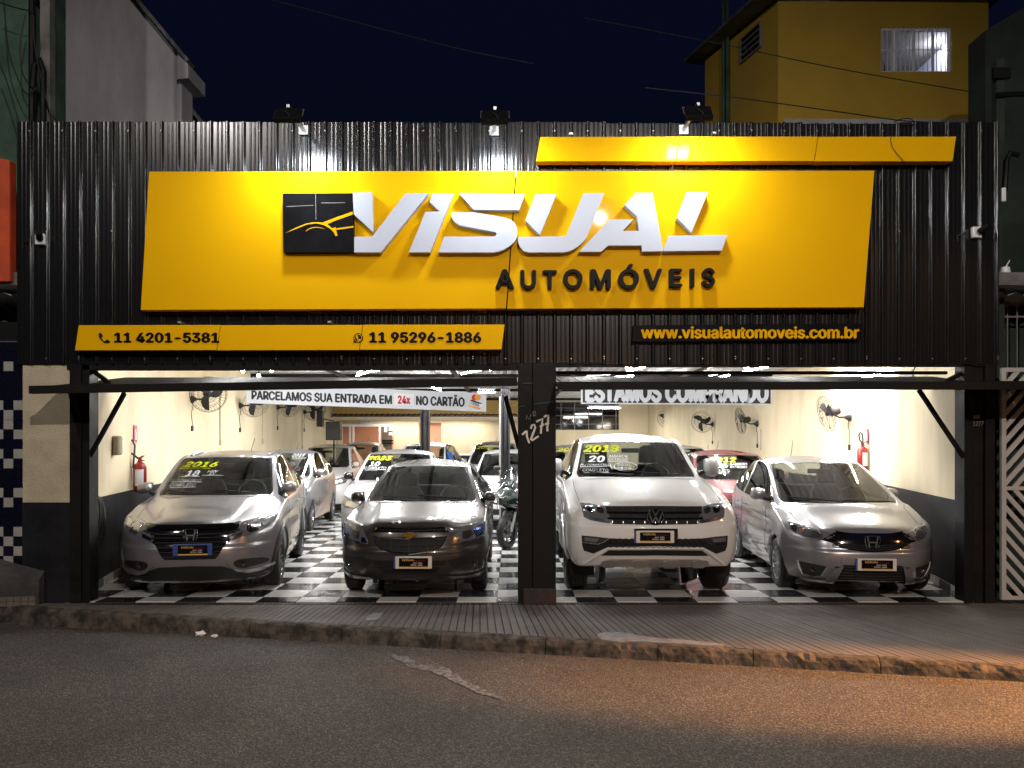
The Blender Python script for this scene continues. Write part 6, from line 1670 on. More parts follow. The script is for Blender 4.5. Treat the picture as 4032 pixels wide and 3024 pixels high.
# 4 ---- silver hatchback at the right wall
SD = dict(ledge=0.56, ridge=(0.50, 0.55), W=1.76, H=1.565, of=0.86, wb=2.53, orr=0.64, sill=0.20, belt=(0.99, 1.08), nose_z=0.80, cowl_z=1.0, yc=0.36, yr=1.42, yb=2.05, ye=2.65, yrr=2.8, yt=3.02,
    roof_f=1.18, roof_r=1.08, cowl_w=1.46, zrf=1.455, R=0.30, rimk=0.66, spokes=11, tyre_w=0.19, bumper_z=[0.20, 0.33, 0.47, 0.58, 0.68], corner=0.42, tail_z=1.05, bow=0.20, nose_x=(0.80, 0.88, 0.90, 0.90, 0.88, 0.78), crown=0.03)
D = car('silver_hatchback', (4.09, 0.90), R(-5.0), 'silver hatchback with bare windscreen beside the right wall', 'car', SD, P_['silver'])
def hD(pts): return [(abs(a), b) for a, b in half(D, cD, pts)]
gp = hD([(1515,838),(1330,838),(1200,832),(1100,832),(975,905),(1070,928),(1160,975),(1260,1005),(1400,1025),(1515,1030)])
gd = decal(D, 'grille', sym(gp), M['gloss_black'], off=0.006)[1]
zt = px(D, cD(1515, 858)).z
cb = hD([(1515,866),(1400,866),(1300,858),(1200,846),(1120,832)]); cb[0] = (0, cb[0][1])
decal(D, 'chrome_bar', sym([(0, cb[0][1]+0.016)]+[(x, z+0.016) for x, z in cb[1:]]+[(x, z-0.008) for x, z in cb[:0:-1]]+[(0, cb[0][1]-0.016)]), M['chrome'], off=0.016, depth=0.012, parent=gd)
h_badge(D, 0.0, px(D, cD(1510, 925)).z, 0.155, gd)
for k in range(3): z_ = px(D, cD(1510, 960+20*k)).z; trim(D, 'grille_slat', [(-0.42, z_+0.02), (0, z_-0.01), (0.42, z_+0.02)], 0.006, M['plastic'], parent=gd, off=0.010)
h = decal(D, 'headlight', hD([(650,724),(780,758),(930,800),(1050,828),(1115,858),(1060,893),(975,906),(880,890),(760,858),(690,825),(658,790)]), M['lamp_base'], off=0.006, mirror=True)
decal(D, 'reflector', hD([(665,740),(735,765),(725,835),(675,800)]), M['lamp_chrome'], off=0.010, depth=0.004, parent=h, mirror=True)
decal(D, 'reflector', hD([(740,770),(860,795),(950,830),(975,880),(900,885),(790,862),(740,830)]), M['dark_alloy'], off=0.010, depth=0.004, parent=h, mirror=True, rnd=1)
decal(D, 'indicator', hD([(760,790),(820,800),(800,845),(755,825)]), M['indicator'], off=0.013, depth=0.003, parent=h, mirror=True, rnd=1)
trim(D, 'chrome_bar', hD([(940,800),(985,870),(940,905)]), 0.007, M['chrome'], mirror=True, off=0.010)
decal(D, 'fog_lamp_recess', hD([(745,1112),(880,1140),(1025,1170),(965,1262),(880,1262),(790,1235)]), M['plastic'], off=0.006, mirror=True)
trim(D, 'recess_trim', hD([(738,1108),(752,1180),(785,1245)]), 0.008, M['plate_cream'], mirror=True, off=0.010)
q = px(D, cD(893, 1195)); lamp_round(D, abs(q.x), q.z, 0.038)
ai = decal(D, 'air_intake', sym(hD([(1515,1160),(1200,1160),(1150,1200),(1100,1262),(1060,1325),(1200,1345),(1515,1355)])), M['gap'], off=0.008)[1]
for k in range(5): z_ = px(D, cD(1515, 1185+28*k)).z; trim(D, 'intake_bar', [(-0.40, z_), (0, z_), (0.40, z_)], 0.006, M['plastic'], parent=ai, off=0.012)
decal(D, 'bumper_wing', hD([(1195,1158),(1150,1200),(1100,1262),(1058,1330),(900,1315),(790,1290),(790,1262),(900,1282),(1010,1290),(1090,1195)]), P_['silver'], off=0.038, mirror=True)
decal(D, 'plate_recess', sym([(0, px(D, cD(1515, 1085)).z), (0.335, px(D, cD(1515, 1085)).z), (0.335, px(D, cD(1515, 1158)).z), (0, px(D, cD(1515, 1158)).z)]), P_['silver'], off=0.016)
pq = px(D, cD(1532, 1150)); plate(D, 0.03, pq.z, 0.42, 0.135)
mirrors(D, SD['W']/2+0.0, SD['yc']+0.34, 1.06, P_['silver'], 1.05, folded=1)
wipers(D, 0, 0, 0, [(-0.62, 0.0, 1.065, 1.02), (0.0, 0.58, 1.03, 1.02)])
aerial(D, -0.05, 2.55, SD['H']-0.02, 0.26)
std_seams(D)
# ---- cars further back, nose to the street
def back_car(name, loc, rz, label, cat, pm, lamps='dark', text=(), wheel_mat=None, **kw):
    S = dict(W=1.72, H=1.55, of=0.80, wb=2.5, orr=0.65, sill=0.20, belt=(0.99, 1.06), nose_z=0.86, cowl_z=1.03, yc=0.52, yr=1.28, yb=1.92, ye=2.5, yrr=2.72, yt=2.95,
        roof_f=1.08, roof_r=1.02, cowl_w=1.40, zrf=1.44, R=0.30, rimk=0.66, spokes=8, tyre_w=0.19, bumper_z=[0.20, 0.34, 0.48, 0.60, 0.72], corner=0.36, tail_z=1.03)
    S.update(kw); c = car(name, loc, rz, label, cat, S, pm, level=2, wheel_mat=wheel_mat)
    n = S['nose_z']; w = S['W']/2
    hl = [(w*0.50, n-0.16), (w*0.60, n-0.09), (w*0.92, n-0.01), (w*0.96, n-0.06), (w*0.90, n-0.19), (w*0.60, n-0.24)]
    h = decal(c, 'headlight', hl, M['lamp_base'], off=0.006, mirror=True, grid=0.06)
    decal(c, 'reflector', [(w*0.58, n-0.14), (w*0.86, n-0.06), (w*0.84, n-0.16), (w*0.62, n-0.20)], M['lamp_chrome'], off=0.011, depth=0.004, parent=h, mirror=True, grid=0.06)
    g = decal(c, 'grille', [(-w*0.44, n-0.10), (w*0.44, n-0.10), (w*0.36, n-0.22), (-w*0.36, n-0.22)], M['gloss_black'], off=0.007, grid=0.08)[1]
    trim(c, 'chrome_bar', [(-w*0.42, n-0.12), (0, n-0.125), (w*0.42, n-0.12)], 0.008, M['chrome'], parent=g, off=0.012)
    decal(c, 'air_intake', [(-w*0.55, 0.42), (w*0.55, 0.42), (w*0.45, 0.30), (-w*0.45, 0.30)], M['gap'], off=0.007, grid=0.08)
    plate(c, 0, 0.50); mirrors(c, w-0.02, S['yc']+0.14, S['belt'][0]+0.09, kw.get('mm', pm), 0.95); std_seams(c)
    if text: wtext(c, lambda x, y: (x, y), text)
    aerial(c, 0.0, S['yrr']-0.3, S['H']-0.03, 0.20)
    return c
Y_ = 'yellow_text'; W_t = 'white_text'
back_car('silver_hatchback', (-4.85, 7.3), R(3), 'silver hatchback second in the row along the left wall', 'car', P_['silver'], H=1.62, zrf=1.50, cowl_z=1.06, belt=(1.02, 1.10),
    text=[('2019', (1148, 1798), (1205, 1786), W_t, 0.3, 0.02), ('COMPLETO', (1150, 1808), (1205, 1800), W_t, 0.2, 0.01)])
back_car('white_hatchback', (-5.05, 12.3), R(2), 'white hatchback third in the row along the left wall', 'car', P_['white'], H=1.72, zrf=1.60, cowl_z=1.10, belt=(1.06, 1.15), nose_z=0.92, W=1.68)
back_car('silver_minivan', (-5.05, 17.1), R(1), 'grey-roofed car parked last in front of the office doorway', 'car', P_['lightsilver'], H=1.80, zrf=1.66, cowl_z=1.15, belt=(1.10, 1.2), nose_z=0.96)
c1 = back_car('silver_hatchback', (-2.1, 5.35), R(2.5), 'pale silver car with 2023 and 10 painted on its windscreen', 'car', P_['lightsilver'], H=1.63, zrf=1.52, cowl_z=1.07, belt=(1.03, 1.10), W=1.76, roof_f=1.12, roof_r=1.08, mm=M['gloss_black'],
    text=[('2023', (1444, 1812), (1548, 1795), Y_, 0.3, 0.045), ('10', (1452, 1835), (1500, 1817), W_t, 0.2, 0.045), ('COMPLETO', (1432, 1846), (1522, 1838), W_t, 0.2, 0.014), ('_', (1432, 1851), (1520, 1849), W_t)])
c2 = back_car('white_car', (-2.62, 12.6), R(-8), 'white car with something blue at its side window, behind the lift post', 'car', P_['white'], H=1.78, zrf=1.64, cowl_z=1.12, belt=(1.08, 1.16), nose_z=0.93)
M['blue_reflection'] = mat('blue_reflection', (0.02, 0.12, 0.55), 0.5)
mb = MB(); mb.box(0.0, 0.02, -0.25, 0.3, -0.16, 0.17); o = mb.build('blue_reflection', M['blue_reflection'], c2.root); o.location = (0.72, 1.3, 1.34); o.rotation_euler = (0, R(-22), 0)  # thin blue panel standing in for a blue reflection on the car's side
back_car('white_car', (-0.08, 8.25), 0.0, 'white car with a sticker on its windscreen behind the motorcycle', 'car', P_['white'], H=1.60, zrf=1.49, cowl_z=1.04)
c3 = back_car('grey_car', (-0.50, 13.4), 0.0, 'dark-roofed car with 2014 on its windscreen, farthest of the middle row', 'car', P_['silver_warm'], H=1.80, zrf=1.68, cowl_z=1.15, belt=(1.12, 1.2),
    text=[('2014', (1876, 1768), (1943, 1757), Y_, 0.3, 0.03)])
back_car('dark_car', (1.5, 8.3), 0.0, 'car mostly hidden between the wide pillar and the white pickup', 'car', P_['silver_warm'], H=1.72, zrf=1.60, cowl_z=1.10, belt=(1.06, 1.15),
    text=[('2016', (2193, 1777), (2290, 1763), Y_, 0.3, 0.03)])
back_car('red_hatchback', (3.98, 5.1), R(-4), 'dark red car with 2012 painted on its windscreen behind the silver hatchback', 'car', P_['red'], H=1.62, zrf=1.50, cowl_z=1.09, belt=(1.05, 1.12), nose_z=0.92, W=1.76, roof_f=1.14, roof_r=1.1,
    text=[('2012', (2790, 1820), (2896, 1800), Y_, 0.3, 0.045), ('16', (2810, 1842), (2862, 1824), W_t, 0.2, 0.045), ('SANDERO', (2876, 1832), (2940, 1822), W_t, 0.2, 0.014), ('EXTREMO', (2876, 1843), (2940, 1834), W_t, 0.2, 0.014), ('COMPLETO', (2795, 1858), (2870, 1848), W_t, 0.2, 0.014), ('_', (2800, 1863), (2868, 1862), W_t)])
back_car('white_car', (4.3, 10.6), R(-3), 'white-roofed car just showing above the dark red one', 'car', P_['white'], H=1.70, zrf=1.58, cowl_z=1.10, belt=(1.06, 1.15))
# ------------------------------------------------------------------ banners
M['vinyl'] = mat('banner_vinyl', (0.66, 0.69, 0.74), 0.5)
M['ink'] = mat('banner_ink', (0.012, 0.010, 0.014), 0.5)
M['ink_red'] = mat('banner_red', (0.55, 0.01, 0.03), 0.5)
def banner(name, corners, y, m, label):
    P = [W(u, v, y) for u, v in corners]; o = empty(name, (0, 0, 0), 0, label, 'banner')
    mb = MB(); mb.prism([(p.x, p.z) for p in P], y, y+0.02); mb.build('sheet', m, o); return o
yb = 3.0
bn = banner('sales_banner', [(970, 1508), (1914, 1549), (1914, 1621), (970, 1587)], yb, M['vinyl'], 'long white banner reading PARCELAMOS SUA ENTRADA EM 24x NO CARTÃO')
def btext(o, txt, u0, v0, u1, v1, y, m, sl, **kw):
    a = W(u0, v1, y); b = W(u1, v0, y); return sign_text('lettering', txt, a.x, b.x, a.z, b.z, y-0.001, m, o, thick=0.002, slope=-sl, **kw)
btext(bn, 'PARCELAMOS SUA ENTRADA EM', 990, 1537, 1544, 1574, yb, M['ink'], 0.034, bold=0.045)
q = [W(u, v, yb) for u, v in ((1552, 1549), (1629, 1552), (1629, 1597), (1552, 1594))]
mb = MB(); mb.prism([(p.x, p.z) for p in q], yb-0.004, yb-0.001); pt_ = mb.build('price_patch', M['white'], bn)
btext(bn, '24x', 1566, 1556, 1616, 1590, yb-0.005, M['ink_red'], 0.034, bold=0.045)
btext(bn, 'NO CARTÃO', 1638, 1549, 1830, 1596, yb, M['ink'], 0.034, bold=0.045)
M['card_red'] = mat('card_red', (0.6, 0.03, 0.02), 0.5); M['card_orange'] = mat('card_orange', (0.75, 0.35, 0.03), 0.5); M['card_blue'] = mat('card_blue', (0.03, 0.06, 0.3), 0.5)
for u, mm, dy in ((1869, 'card_red', 0.006), (1881, 'card_orange', 0.009)):
    p = W(u, 1565, yb); mb = MB(); mb.disc((p.x, yb-dy, p.z), 0.045, 'y', 18, 0.003); mb.build('card_emblem', M[mm], bn)
def quad(o, name, pts, y, m): mb = MB(); mb.prism([(W(u, v, y).x, W(u, v, y).z) for u, v in pts], y, y+0.003); mb.build(name, m, o)
quad(bn, 'card', [(1850, 1578), (1858, 1574), (1898, 1588), (1890, 1594)], yb-0.006, M['ink'])
quad(bn, 'card', [(1852, 1586), (1860, 1582), (1904, 1594), (1896, 1602)], yb-0.010, M['white'])
btext(bn, 'VISA', 1862, 1584, 1888, 1593, yb-0.012, M['card_blue'], 0.25, bold=0.02)
quad(bn, 'card', [(1848, 1594), (1893, 1606), (1890, 1612), (1846, 1600)], yb-0.011, M['card_orange'])
bn2 = banner('buying_banner', [(2288, 1490), (3040, 1495), (3040, 1594), (2288, 1590)], yb+0.1, M['vinyl'], 'black banner with big white letters ESTAMOS COMPRANDO in the right bay')
q = [W(u, v, yb+0.1) for u, v in ((2294, 1494), (3034, 1499), (3034, 1589), (2294, 1585))]
mb = MB(); mb.prism([(p.x, p.z) for p in q], yb+0.094, yb+0.0995); mb.build('black_field', M['ink'], bn2)
btext(bn2, 'ESTAMOS COMPRANDO', 2304, 1503, 3027, 1586, yb+0.093, M['vinyl'], 0.003, bold=0.06)

# ------------------------------------------------------------------ wall fans
def make_fan(label, group):
    o = empty('wall_fan', (0, 0, 0), 0, label, 'fan', group)
    mb = MB(); mb.lathe([(0.075, 0.0), (0.075, 0.015), (0.05, 0.05), (0.03, 0.09), (0.02, 0.10)], (0, 0, 0), 'x', 14); mb.build('wall_mount', M['plastic'], o, smooth=True)
    mb = MB(); mb.tube([(0.08, 0, 0), (0.20, 0, 0.0), (0.26, 0, 0.03), (0.28, 0, 0.07)], 0.018, 7); mb.build('arm', M['plastic'], o, smooth=True)
    hd = empty('head', (0.30, 0, 0.10)); hd.parent = o
    mb = MB(); mb.lathe([(0.0, -0.11), (0.06, -0.11), (0.075, -0.08), (0.075, 0.04), (0.05, 0.07), (0.0, 0.07)], (0, 0, 0), 'x', 12); mb.build('motor', M['plastic'], hd, smooth=True)
    mb = MB(); mb.box(-0.08, -0.02, -0.078, -0.076, -0.03, 0.03); mb.build('rating_label', M['white'], hd)
    mb = MB()
    for (r, x) in ((0.06, 0.05), (0.16, 0.045), (0.25, 0.06), (0.325, 0.10), (0.335, 0.14), (0.30, 0.19), (0.2, 0.215), (0.09, 0.225)):
        mb.tube([(x, r*math.cos(2*math.pi*k/28), r*math.sin(2*math.pi*k/28)) for k in range(28)], 0.0028, 4, closed=True)
    for k in range(32):
        t = 2*math.pi*k/32; c, s_ = math.cos(t), math.sin(t)
        mb.tube([(x, r*c, r*s_) for r, x in ((0.06, 0.05), (0.2, 0.05), (0.325, 0.10), (0.335, 0.14), (0.30, 0.19), (0.2, 0.215), (0.05, 0.228))], 0.0018, 3)
    g = mb.build('guard', M['wire'], hd); g['kind'] = 'stuff' if False else g.get('kind', '') or ''
    if 'kind' in g: del g['kind']
    for k in range(3):
        P = []
        for j in range(7):
            r = 0.05+0.24*j/6; a = 2*math.pi*k/3+0.5*(j/6)**1.3; w_ = 0.05+0.10*math.sin(math.pi*min(1, j/6*0.85+0.1))
            for sgn in (-1, 1): P.append((0.12+sgn*0.02, r*math.cos(a)-sgn*w_*0.5*math.sin(a), r*math.sin(a)+sgn*w_*0.5*math.cos(a)))
        mb = MB(); mb.add(P, [(2*j, 2*j+1, 2*j+3, 2*j+2) for j in range(6)]); b = mb.build('blade', M['plastic'], hd)
        md = b.modifiers.new('t', 'SOLIDIFY'); md.thickness = 0.006
    mb = MB(); mb.lathe([(0.05, 0.09), (0.05, 0.14), (0.0, 0.16)], (0, 0, 0), 'x', 12); mb.build('hub', M['plastic'], hd, smooth=True)
    mb = MB(); mb.tube([(0.03, 0, -0.06), (0.03, -0.01, -0.2), (0.0, -0.02, -0.22), (0.02, 0.0, -0.5)], 0.006, 4); mb.build('cord', M['wire'], o)
    mb = MB(); mb.box(-0.01, 0.03, -0.03, 0.03, -0.60, -0.50); mb.build('socket', M['plastic'], o)
    return o
FG = 'fans fixed along the showroom walls'
fan0 = make_fan('x', FG); used = False
def place_fan(u, v, left, yaw, pitch, label):
    global used
    r = (u-2016)/FPX; y = 4.0
    for _ in range(40): y = ((wall_l(y)+0.0 if left else wall_r(y))/r)+CAMY
    p = W(u, v, y)
    f = fan0 if not used else copy_tree(fan0); used = True
    f['label'] = label; f.location = p; f.rotation_euler = (0, 0, 0 if left else math.pi)
    hd = [c for c in f.children if c.name.startswith('head')][0]
    hd.rotation_euler = (0, R(pitch), R(yaw)); return f
place_fan(754, 1572, True, -62, 8, 'biggest wall fan on the left wall, partly behind the open door beam')
place_fan(943, 1597, True, -40, 25, 'second wall fan on the left wall, under the start of the white banner')
place_fan(1091, 1604, True, -30, 25, 'third wall fan on the left wall, under the white banner')
place_fan(1196, 1623, True, -60, 15, 'fourth and farthest wall fan on the left wall, just before the speakers')
place_fan(3347, 1643, False, -4, 14, 'biggest wall fan on the right wall, above the extinguisher')
place_fan(2984, 1669, False, -3, 10, 'wall fan under the right end of the black banner')
place_fan(2807, 1671, False, 62, 10, 'wall fan in the middle below the black banner, seen face on')
place_fan(2658, 1658, False, 58, 10, 'right one of the farthest two neighbouring wall fans')
place_fan(2590, 1655, False, -2, 8, 'left one of the farthest two neighbouring wall fans')

# ------------------------------------------------------------------ extinguishers, signs, conduits
M['red_ext'] = mat('extinguisher_red', (0.24, 0.008, 0.007), 0.3, coat=0.6)
M['sign_red'] = mat('sign_magenta_red', (0.35, 0.03, 0.07), 0.5)
def on_wall(u, v, left, off=0.0):
    r = (u-2016)/FPX; y = 3.0
    for _ in range(40): y = ((wall_l(y)+off if left else wall_r(y)-off)/r)+CAMY
    return W(u, v, y)
def wall_rz(left, y=2.0):
    d = Vector((wall_l(y+1)-wall_l(y), 1)) if left else Vector((wall_r(y+1)-wall_r(y), 1))
    return math.atan2(d.y, d.x)-math.pi/2
def extinguisher(u, v, left, label):
    p = on_wall(u, v, left, 0.11); o = empty('fire_extinguisher', tuple(p), 0, label, 'fire extinguisher', 'fire extinguishers hung on the side walls')
    mb = MB(); mb.lathe([(0.0, -0.24), (0.08, -0.24), (0.088, -0.22), (0.088, 0.10), (0.075, 0.15), (0.035, 0.18), (0.03, 0.21), (0, 0.21)], (0, 0, 0), 'z', 20); mb.build('cylinder', M['red_ext'], o, smooth=True)
    mb = MB(); mb.lathe([(0.0905, -0.16), (0.0905, 0.07)], (0, 0, 0), 'z', 20); b_ = MB()
    for k in range(6):
        a0 = R(-112+k*13); a1 = R(-112+(k+1)*13); r = 0.0895
        b_.add([(r*math.cos(a0), r*math.sin(a0), -0.15), (r*math.cos(a1), r*math.sin(a1), -0.15), (r*math.cos(a1), r*math.sin(a1), 0.08), (r*math.cos(a0), r*math.sin(a0), 0.08)], [(0,1,2,3)])
    b_.build('paper_label', M['white'], o)
    mb = MB(); mb.bar((0, 0, 0.24), (0.07, -0.04, 0.27), 0.03, 0.012); mb.bar((0, 0, 0.215), (0.075, -0.04, 0.20), 0.025, 0.012); mb.box(-0.02, 0.02, -0.02, 0.02, 0.20, 0.25); mb.build('valve', M['red_ext'] if left else M['plastic'], o)
    mb = MB(); mb.tube([(-0.01, -0.03, 0.23), (-0.05, -0.04, 0.27), (-0.12, -0.04, 0.32), (-0.17, -0.04, 0.40), (-0.15, -0.04, 0.47), (-0.09, -0.04, 0.49), (-0.05, -0.05, 0.42), (-0.05, -0.06, 0.30), (-0.06, -0.08, 0.10)] if left else [(-0.01, -0.03, 0.23), (-0.06, -0.03, 0.30), (-0.075, -0.03, 0.38), (-0.05, -0.03, 0.43), (-0.02, -0.03, 0.40), (-0.01, -0.04, 0.30), (-0.02, -0.05, 0.24)], 0.014, 7); mb.build('hose', M['plastic'], o, smooth=True)
extinguisher(551, 1870, True, 'red fire extinguisher with looped hose on the left wall')
extinguisher(3396, 1800, False, 'red fire extinguisher on the right wall behind the silver hatchback')
def fire_sign(u, v, left, label):
    p = on_wall(u, v, left, 0.012); o = empty('fire_sign', tuple(p), wall_rz(left)+(R(90) if left else R(-90)), label, 'sign', 'extinguisher signs on the side walls')
    mb = MB(); mb.box(-0.10, 0.10, -0.006, 0.006, -0.13, 0.13); mb.build('sign_board', M['sign_red'], o)
    s = -0.0065
    mb = MB(); mb.prism([(-0.02, -0.08), (0.035, -0.08), (0.035, 0.03), (0.015, 0.06), (0.0, 0.06), (-0.02, 0.03)], s-0.002, s); mb.prism([(0.0, 0.065), (0.03, 0.065), (0.03, 0.08), (-0.01, 0.09), (-0.05, 0.04), (-0.04, 0.03), (-0.01, 0.075)], s-0.002, s); mb.build('extinguisher_symbol', M['white'], o)
    mb = MB(); mb.box(-0.09, -0.085, s-0.002, s, -0.12, 0.12); mb.box(0.085, 0.09, s-0.002, s, -0.12, 0.12); mb.box(-0.085, 0.085, s-0.002, s, 0.115, 0.12); mb.box(-0.085, 0.085, s-0.002, s, -0.12, -0.115); mb.build('border', M['white'], o)
fire_sign(533, 1710, True, 'small dark red fire extinguisher sign on the left wall')
fire_sign(3413, 1717, False, 'small dark red fire extinguisher sign on the right wall')
M['conduit'] = mat('conduit_cream', (0.45, 0.40, 0.30), 0.7)
CG = 'cable conduits running down the walls'
for u, v0, v1, left, lab in ((867, 1540, 1742, True, 'pale conduit with a small box on the left wall beside the biggest fan'), (1034, 1590, 1738, True, 'thin conduit on the left wall below the second fan'), (1190, 1600, 1760, True, 'thin conduit on the left wall below the farthest fan'),
        (2600, 1600, 1720, False, 'thin pale conduit on the far right wall'), (2790, 1590, 1760, False, 'dark edged joint strip on the right wall below the black banner'), (2995, 1690, 1762, False, 'short white conduit on the right wall under a fan')):
    a = on_wall(u, v0, left, 0.015); b = on_wall(u, v1, left, 0.015); o = empty('conduit', tuple(a), 0, lab, 'conduit', CG)
    mb = MB(); mb.box(-0.012, 0.012, -0.012, 0.012, b.z-a.z, 0); mb.build('pipe', M['conduit'], o)
    mb = MB(); mb.box(-0.03, 0.03, -0.03, 0.03, b.z-a.z-0.06, b.z-a.z+0.06); mb.build('outlet_box', M['conduit'], o, bevel=0.006)
p = on_wall(459, 1754, True, 0.05); o = empty('intercom_box', tuple(p), R(-30), 'pale rounded plastic box on the left wall near the extinguisher', 'electrical box')
mb = MB(); mb.box(-0.075, 0.075, -0.04, 0.05, -0.125, 0.125); mb.build('cover', M['conduit'], o, bevel=0.03); mb = MB(); mb.box(-0.04, 0.04, -0.046, -0.03, -0.09, 0.09); mb.build('lid', M['conduit'], o, bevel=0.01)
# brown cupboard edge behind the left post with a hose coil under it
cb_ = empty('wall_cupboard', (-4.74, 1.0, 0), 0, 'narrow brown cupboard edge right behind the left door post', 'cupboard')
mb = MB(); a = W(358, 1832, 1.0); b = W(390, 1633, 1.0); mb.box(a.x+4.74-0.2, b.x+4.74, 0, 0.05, a.z, b.z); mb.build('side_panel', M['wood'], cb_)
mb = MB(); a = W(358, 1963, 1.0); b = W(395, 1834, 1.0); mb.box(a.x+4.74-0.2, b.x+4.74, -0.01, 0.05, a.z, b.z); mb.build('lower_panel', M['cream'], cb_)
hs = MB()
for k in range(5):
    r = 0.10+0.012*k; cx = W(375, 0, 0.6).x+random.uniform(-0.02, 0.02); cz = 0.95-0.03*k
    hs.tube([(cx+r*0.55*math.cos(2*math.pi*j/18), 0.6+0.02*k, cz+r*1.9*math.sin(2*math.pi*j/18)) for j in range(18)], 0.012, 5, closed=True)
tag(hs.build('hose_coil', M['rubber'], smooth=True), 'dark hose coiled on the wall right behind the left door post', 'hose')
# spot projector by the ceiling on the right
p = W(3571, 1482, 1.6); o = empty('projector_lamp', tuple(p), R(-35), 'white boxy spotlight hung above the right door near the corner', 'spotlight')
mb = MB(); mb.box(-0.08, 0.08, -0.05, 0.05, -0.06, 0.06); mb.build('lamp_housing', M['bar_grey'], o, bevel=0.008); mb = MB(); mb.box(-0.07, 0.07, -0.056, -0.05, -0.05, 0.05); mb.build('lamp_glass', M['white'], o)
mb = MB(); mb.tube([(0.06, 0, 0.05), (0.1, 0, 0.12), (0.1, 0, 0.25)], 0.008, 5); mb.build('bracket', M['black'], o)
# speakers at the far left corner
sp = empty('loudspeaker', tuple(W(1310, 1733, 12.8)), 0, 'large black loudspeaker box on a stand near the office', 'loudspeaker')
a = W(1282, 1733, 12.8); b = W(1338, 1661, 12.8); w = (b.x-a.x)/2; hh = b.z-a.z
mb = MB(); mb.box(-w, w, 0, 0.3, 0, hh); mb.build('cabinet', M['black'], sp, bevel=0.01); mb = MB(); mb.box(-w*0.9, w*0.9, -0.008, 0, hh*0.05, hh*0.95); mb.build('front_grille', M['plastic'], sp)
mb = MB(); mb.tube([(0, 0.15, 0), (0, 0.15, -a.z)], 0.02, 6); mb.build('stand', M['black'], sp)
tv = empty('wall_screen', tuple(W(1258, 1680, 12.0)), 0, 'narrow black speaker fixed high at the end of the left wall', 'loudspeaker')
mb = MB(); mb.box(-0.075, 0.075, 0, 0.2, 0, 0.42); mb.build('cabinet', M['black'], tv, bevel=0.01); mb = MB(); mb.bar((0.07, 0.1, 0.2), (0.35, 0.1, 0.15), 0.03, 0.03); mb.build('bracket', M['black'], tv)
# two post lift
def lift_post(u0, u1, vt, y, label, strip):
    a = W(u0, vt, y); b = W(u1, vt, y); w = (b.x-a.x)/2
    o = empty('lift_post', ((a.x+b.x)/2, y, 0), 0, label, 'car lift post', 'posts of the car lift')
    mb = MB(); mb.box(-w, w, 0.08, 0.12, 0, a.z); mb.box(-w, -w+0.03, -0.08, 0.08, 0, a.z); mb.box(w-0.03, w, -0.08, 0.08, 0, a.z); mb.build('column', M['dark_steel'], o, bevel=0.004)
    mb = MB(); mb.box(-w+0.035, w-0.035, -0.05, 0.04, 0.9, 1.6); mb.build('carriage', M['black'], o); mb = MB(); mb.box(-w*0.3, w*0.3, 0.0, 0.05, 1.6, a.z-0.1); mb.build('screw', M['dark_steel'], o)
    mb = MB(); mb.box(-0.25, 0.25, -0.25, 0.25, 0, 0.02); mb.build('base_plate', M['dark_steel'], o)
    if strip: mb = MB(); mb.box(-w-0.03, -w, -0.09, 0.0, 0, a.z-0.15); mb.build('edge_strip', M['bar_grey'], o)
    return o
M['dark_steel'] = mat('lift_dark_steel', (0.035, 0.035, 0.038), 0.4, 0.5)
lift_post(1656, 1692, 1612, 9.4, 'shorter dark lift post standing before the office wall', False)
lift_post(1972, 2008, 1531, 6.3, 'taller dark lift post just left of the wide pillar', True)
mb = MB(); p = W(1642, 1745, 9.2); mb.box(-0.06, 0.02, 0, 0.1, -0.06, 0.0); o = mb.build('lift_arm_pad', M['black']); o.location = (p.x+0.15, 9.5, p.z); o.parent = None
tag(o, 'small black pad box on the side of the shorter lift post', 'lift pad')
bpy.data.objects.remove(o)

# ------------------------------------------------------------------ motorcycle
mc = empty('motorcycle', (-0.085, 4.5, 0), R(-28), 'dark green and black scooter style motorcycle leaning beside the wide pillar', 'motorcycle')
M['moto_green'] = mat('moto_dark_green', (0.012, 0.024, 0.018), 0.2, coat=0.8)
def mwheel(y):
    o = empty('wheel', (0, y, 0.285)); o.parent = mc
    mb = MB(); mb.lathe([(0.20, -0.05), (0.25, -0.062), (0.275, -0.045), (0.288, -0.02), (0.290, 0), (0.288, 0.02), (0.275, 0.045), (0.25, 0.062), (0.20, 0.05)], (0, 0, 0), 'x', 32, caps=False)
    mb.build('tyre', M['rubber'], o, smooth=True)
    mb = MB()
    for k in range(32):
        t = 2*math.pi*k/32
        for sx in (-1, 1): mb.bar((sx*0.02, math.cos(t)*0.285, math.sin(t)*0.285), (sx*0.055, math.cos(t+0.08)*0.272, math.sin(t+0.08)*0.272), 0.012, 0.012)
    tag(mb.build('tread_block', M['rubber'], o), kind='stuff')
    mb = MB(); mb.lathe([(0.205, -0.03), (0.19, -0.035), (0.18, 0), (0.19, 0.035), (0.205, 0.03)], (0, 0, 0), 'x', 28, caps=False)
    for k in range(7):
        t = 2*math.pi*k/7
        mb.bar((0, math.cos(t)*0.04, math.sin(t)*0.04), (0, math.cos(t+0.25)*0.185, math.sin(t+0.25)*0.185), 0.022, 0.02, up=(1, 0, 0))
    mb.lathe([(0.0, -0.06), (0.04, -0.06), (0.04, 0.06), (0, 0.06)], (0, 0, 0), 'x', 12); mb.build('rim', M['dark_alloy'], o, smooth=True)
    mb = MB(); mb.lathe([(0.11, -0.045), (0.11, -0.040), (0.07, -0.040), (0.07, -0.045)], (0, 0, 0), 'x', 20); mb.build('brake_disc', M['rod'], o)
    return o
mwheel(0); mwheel(1.33)
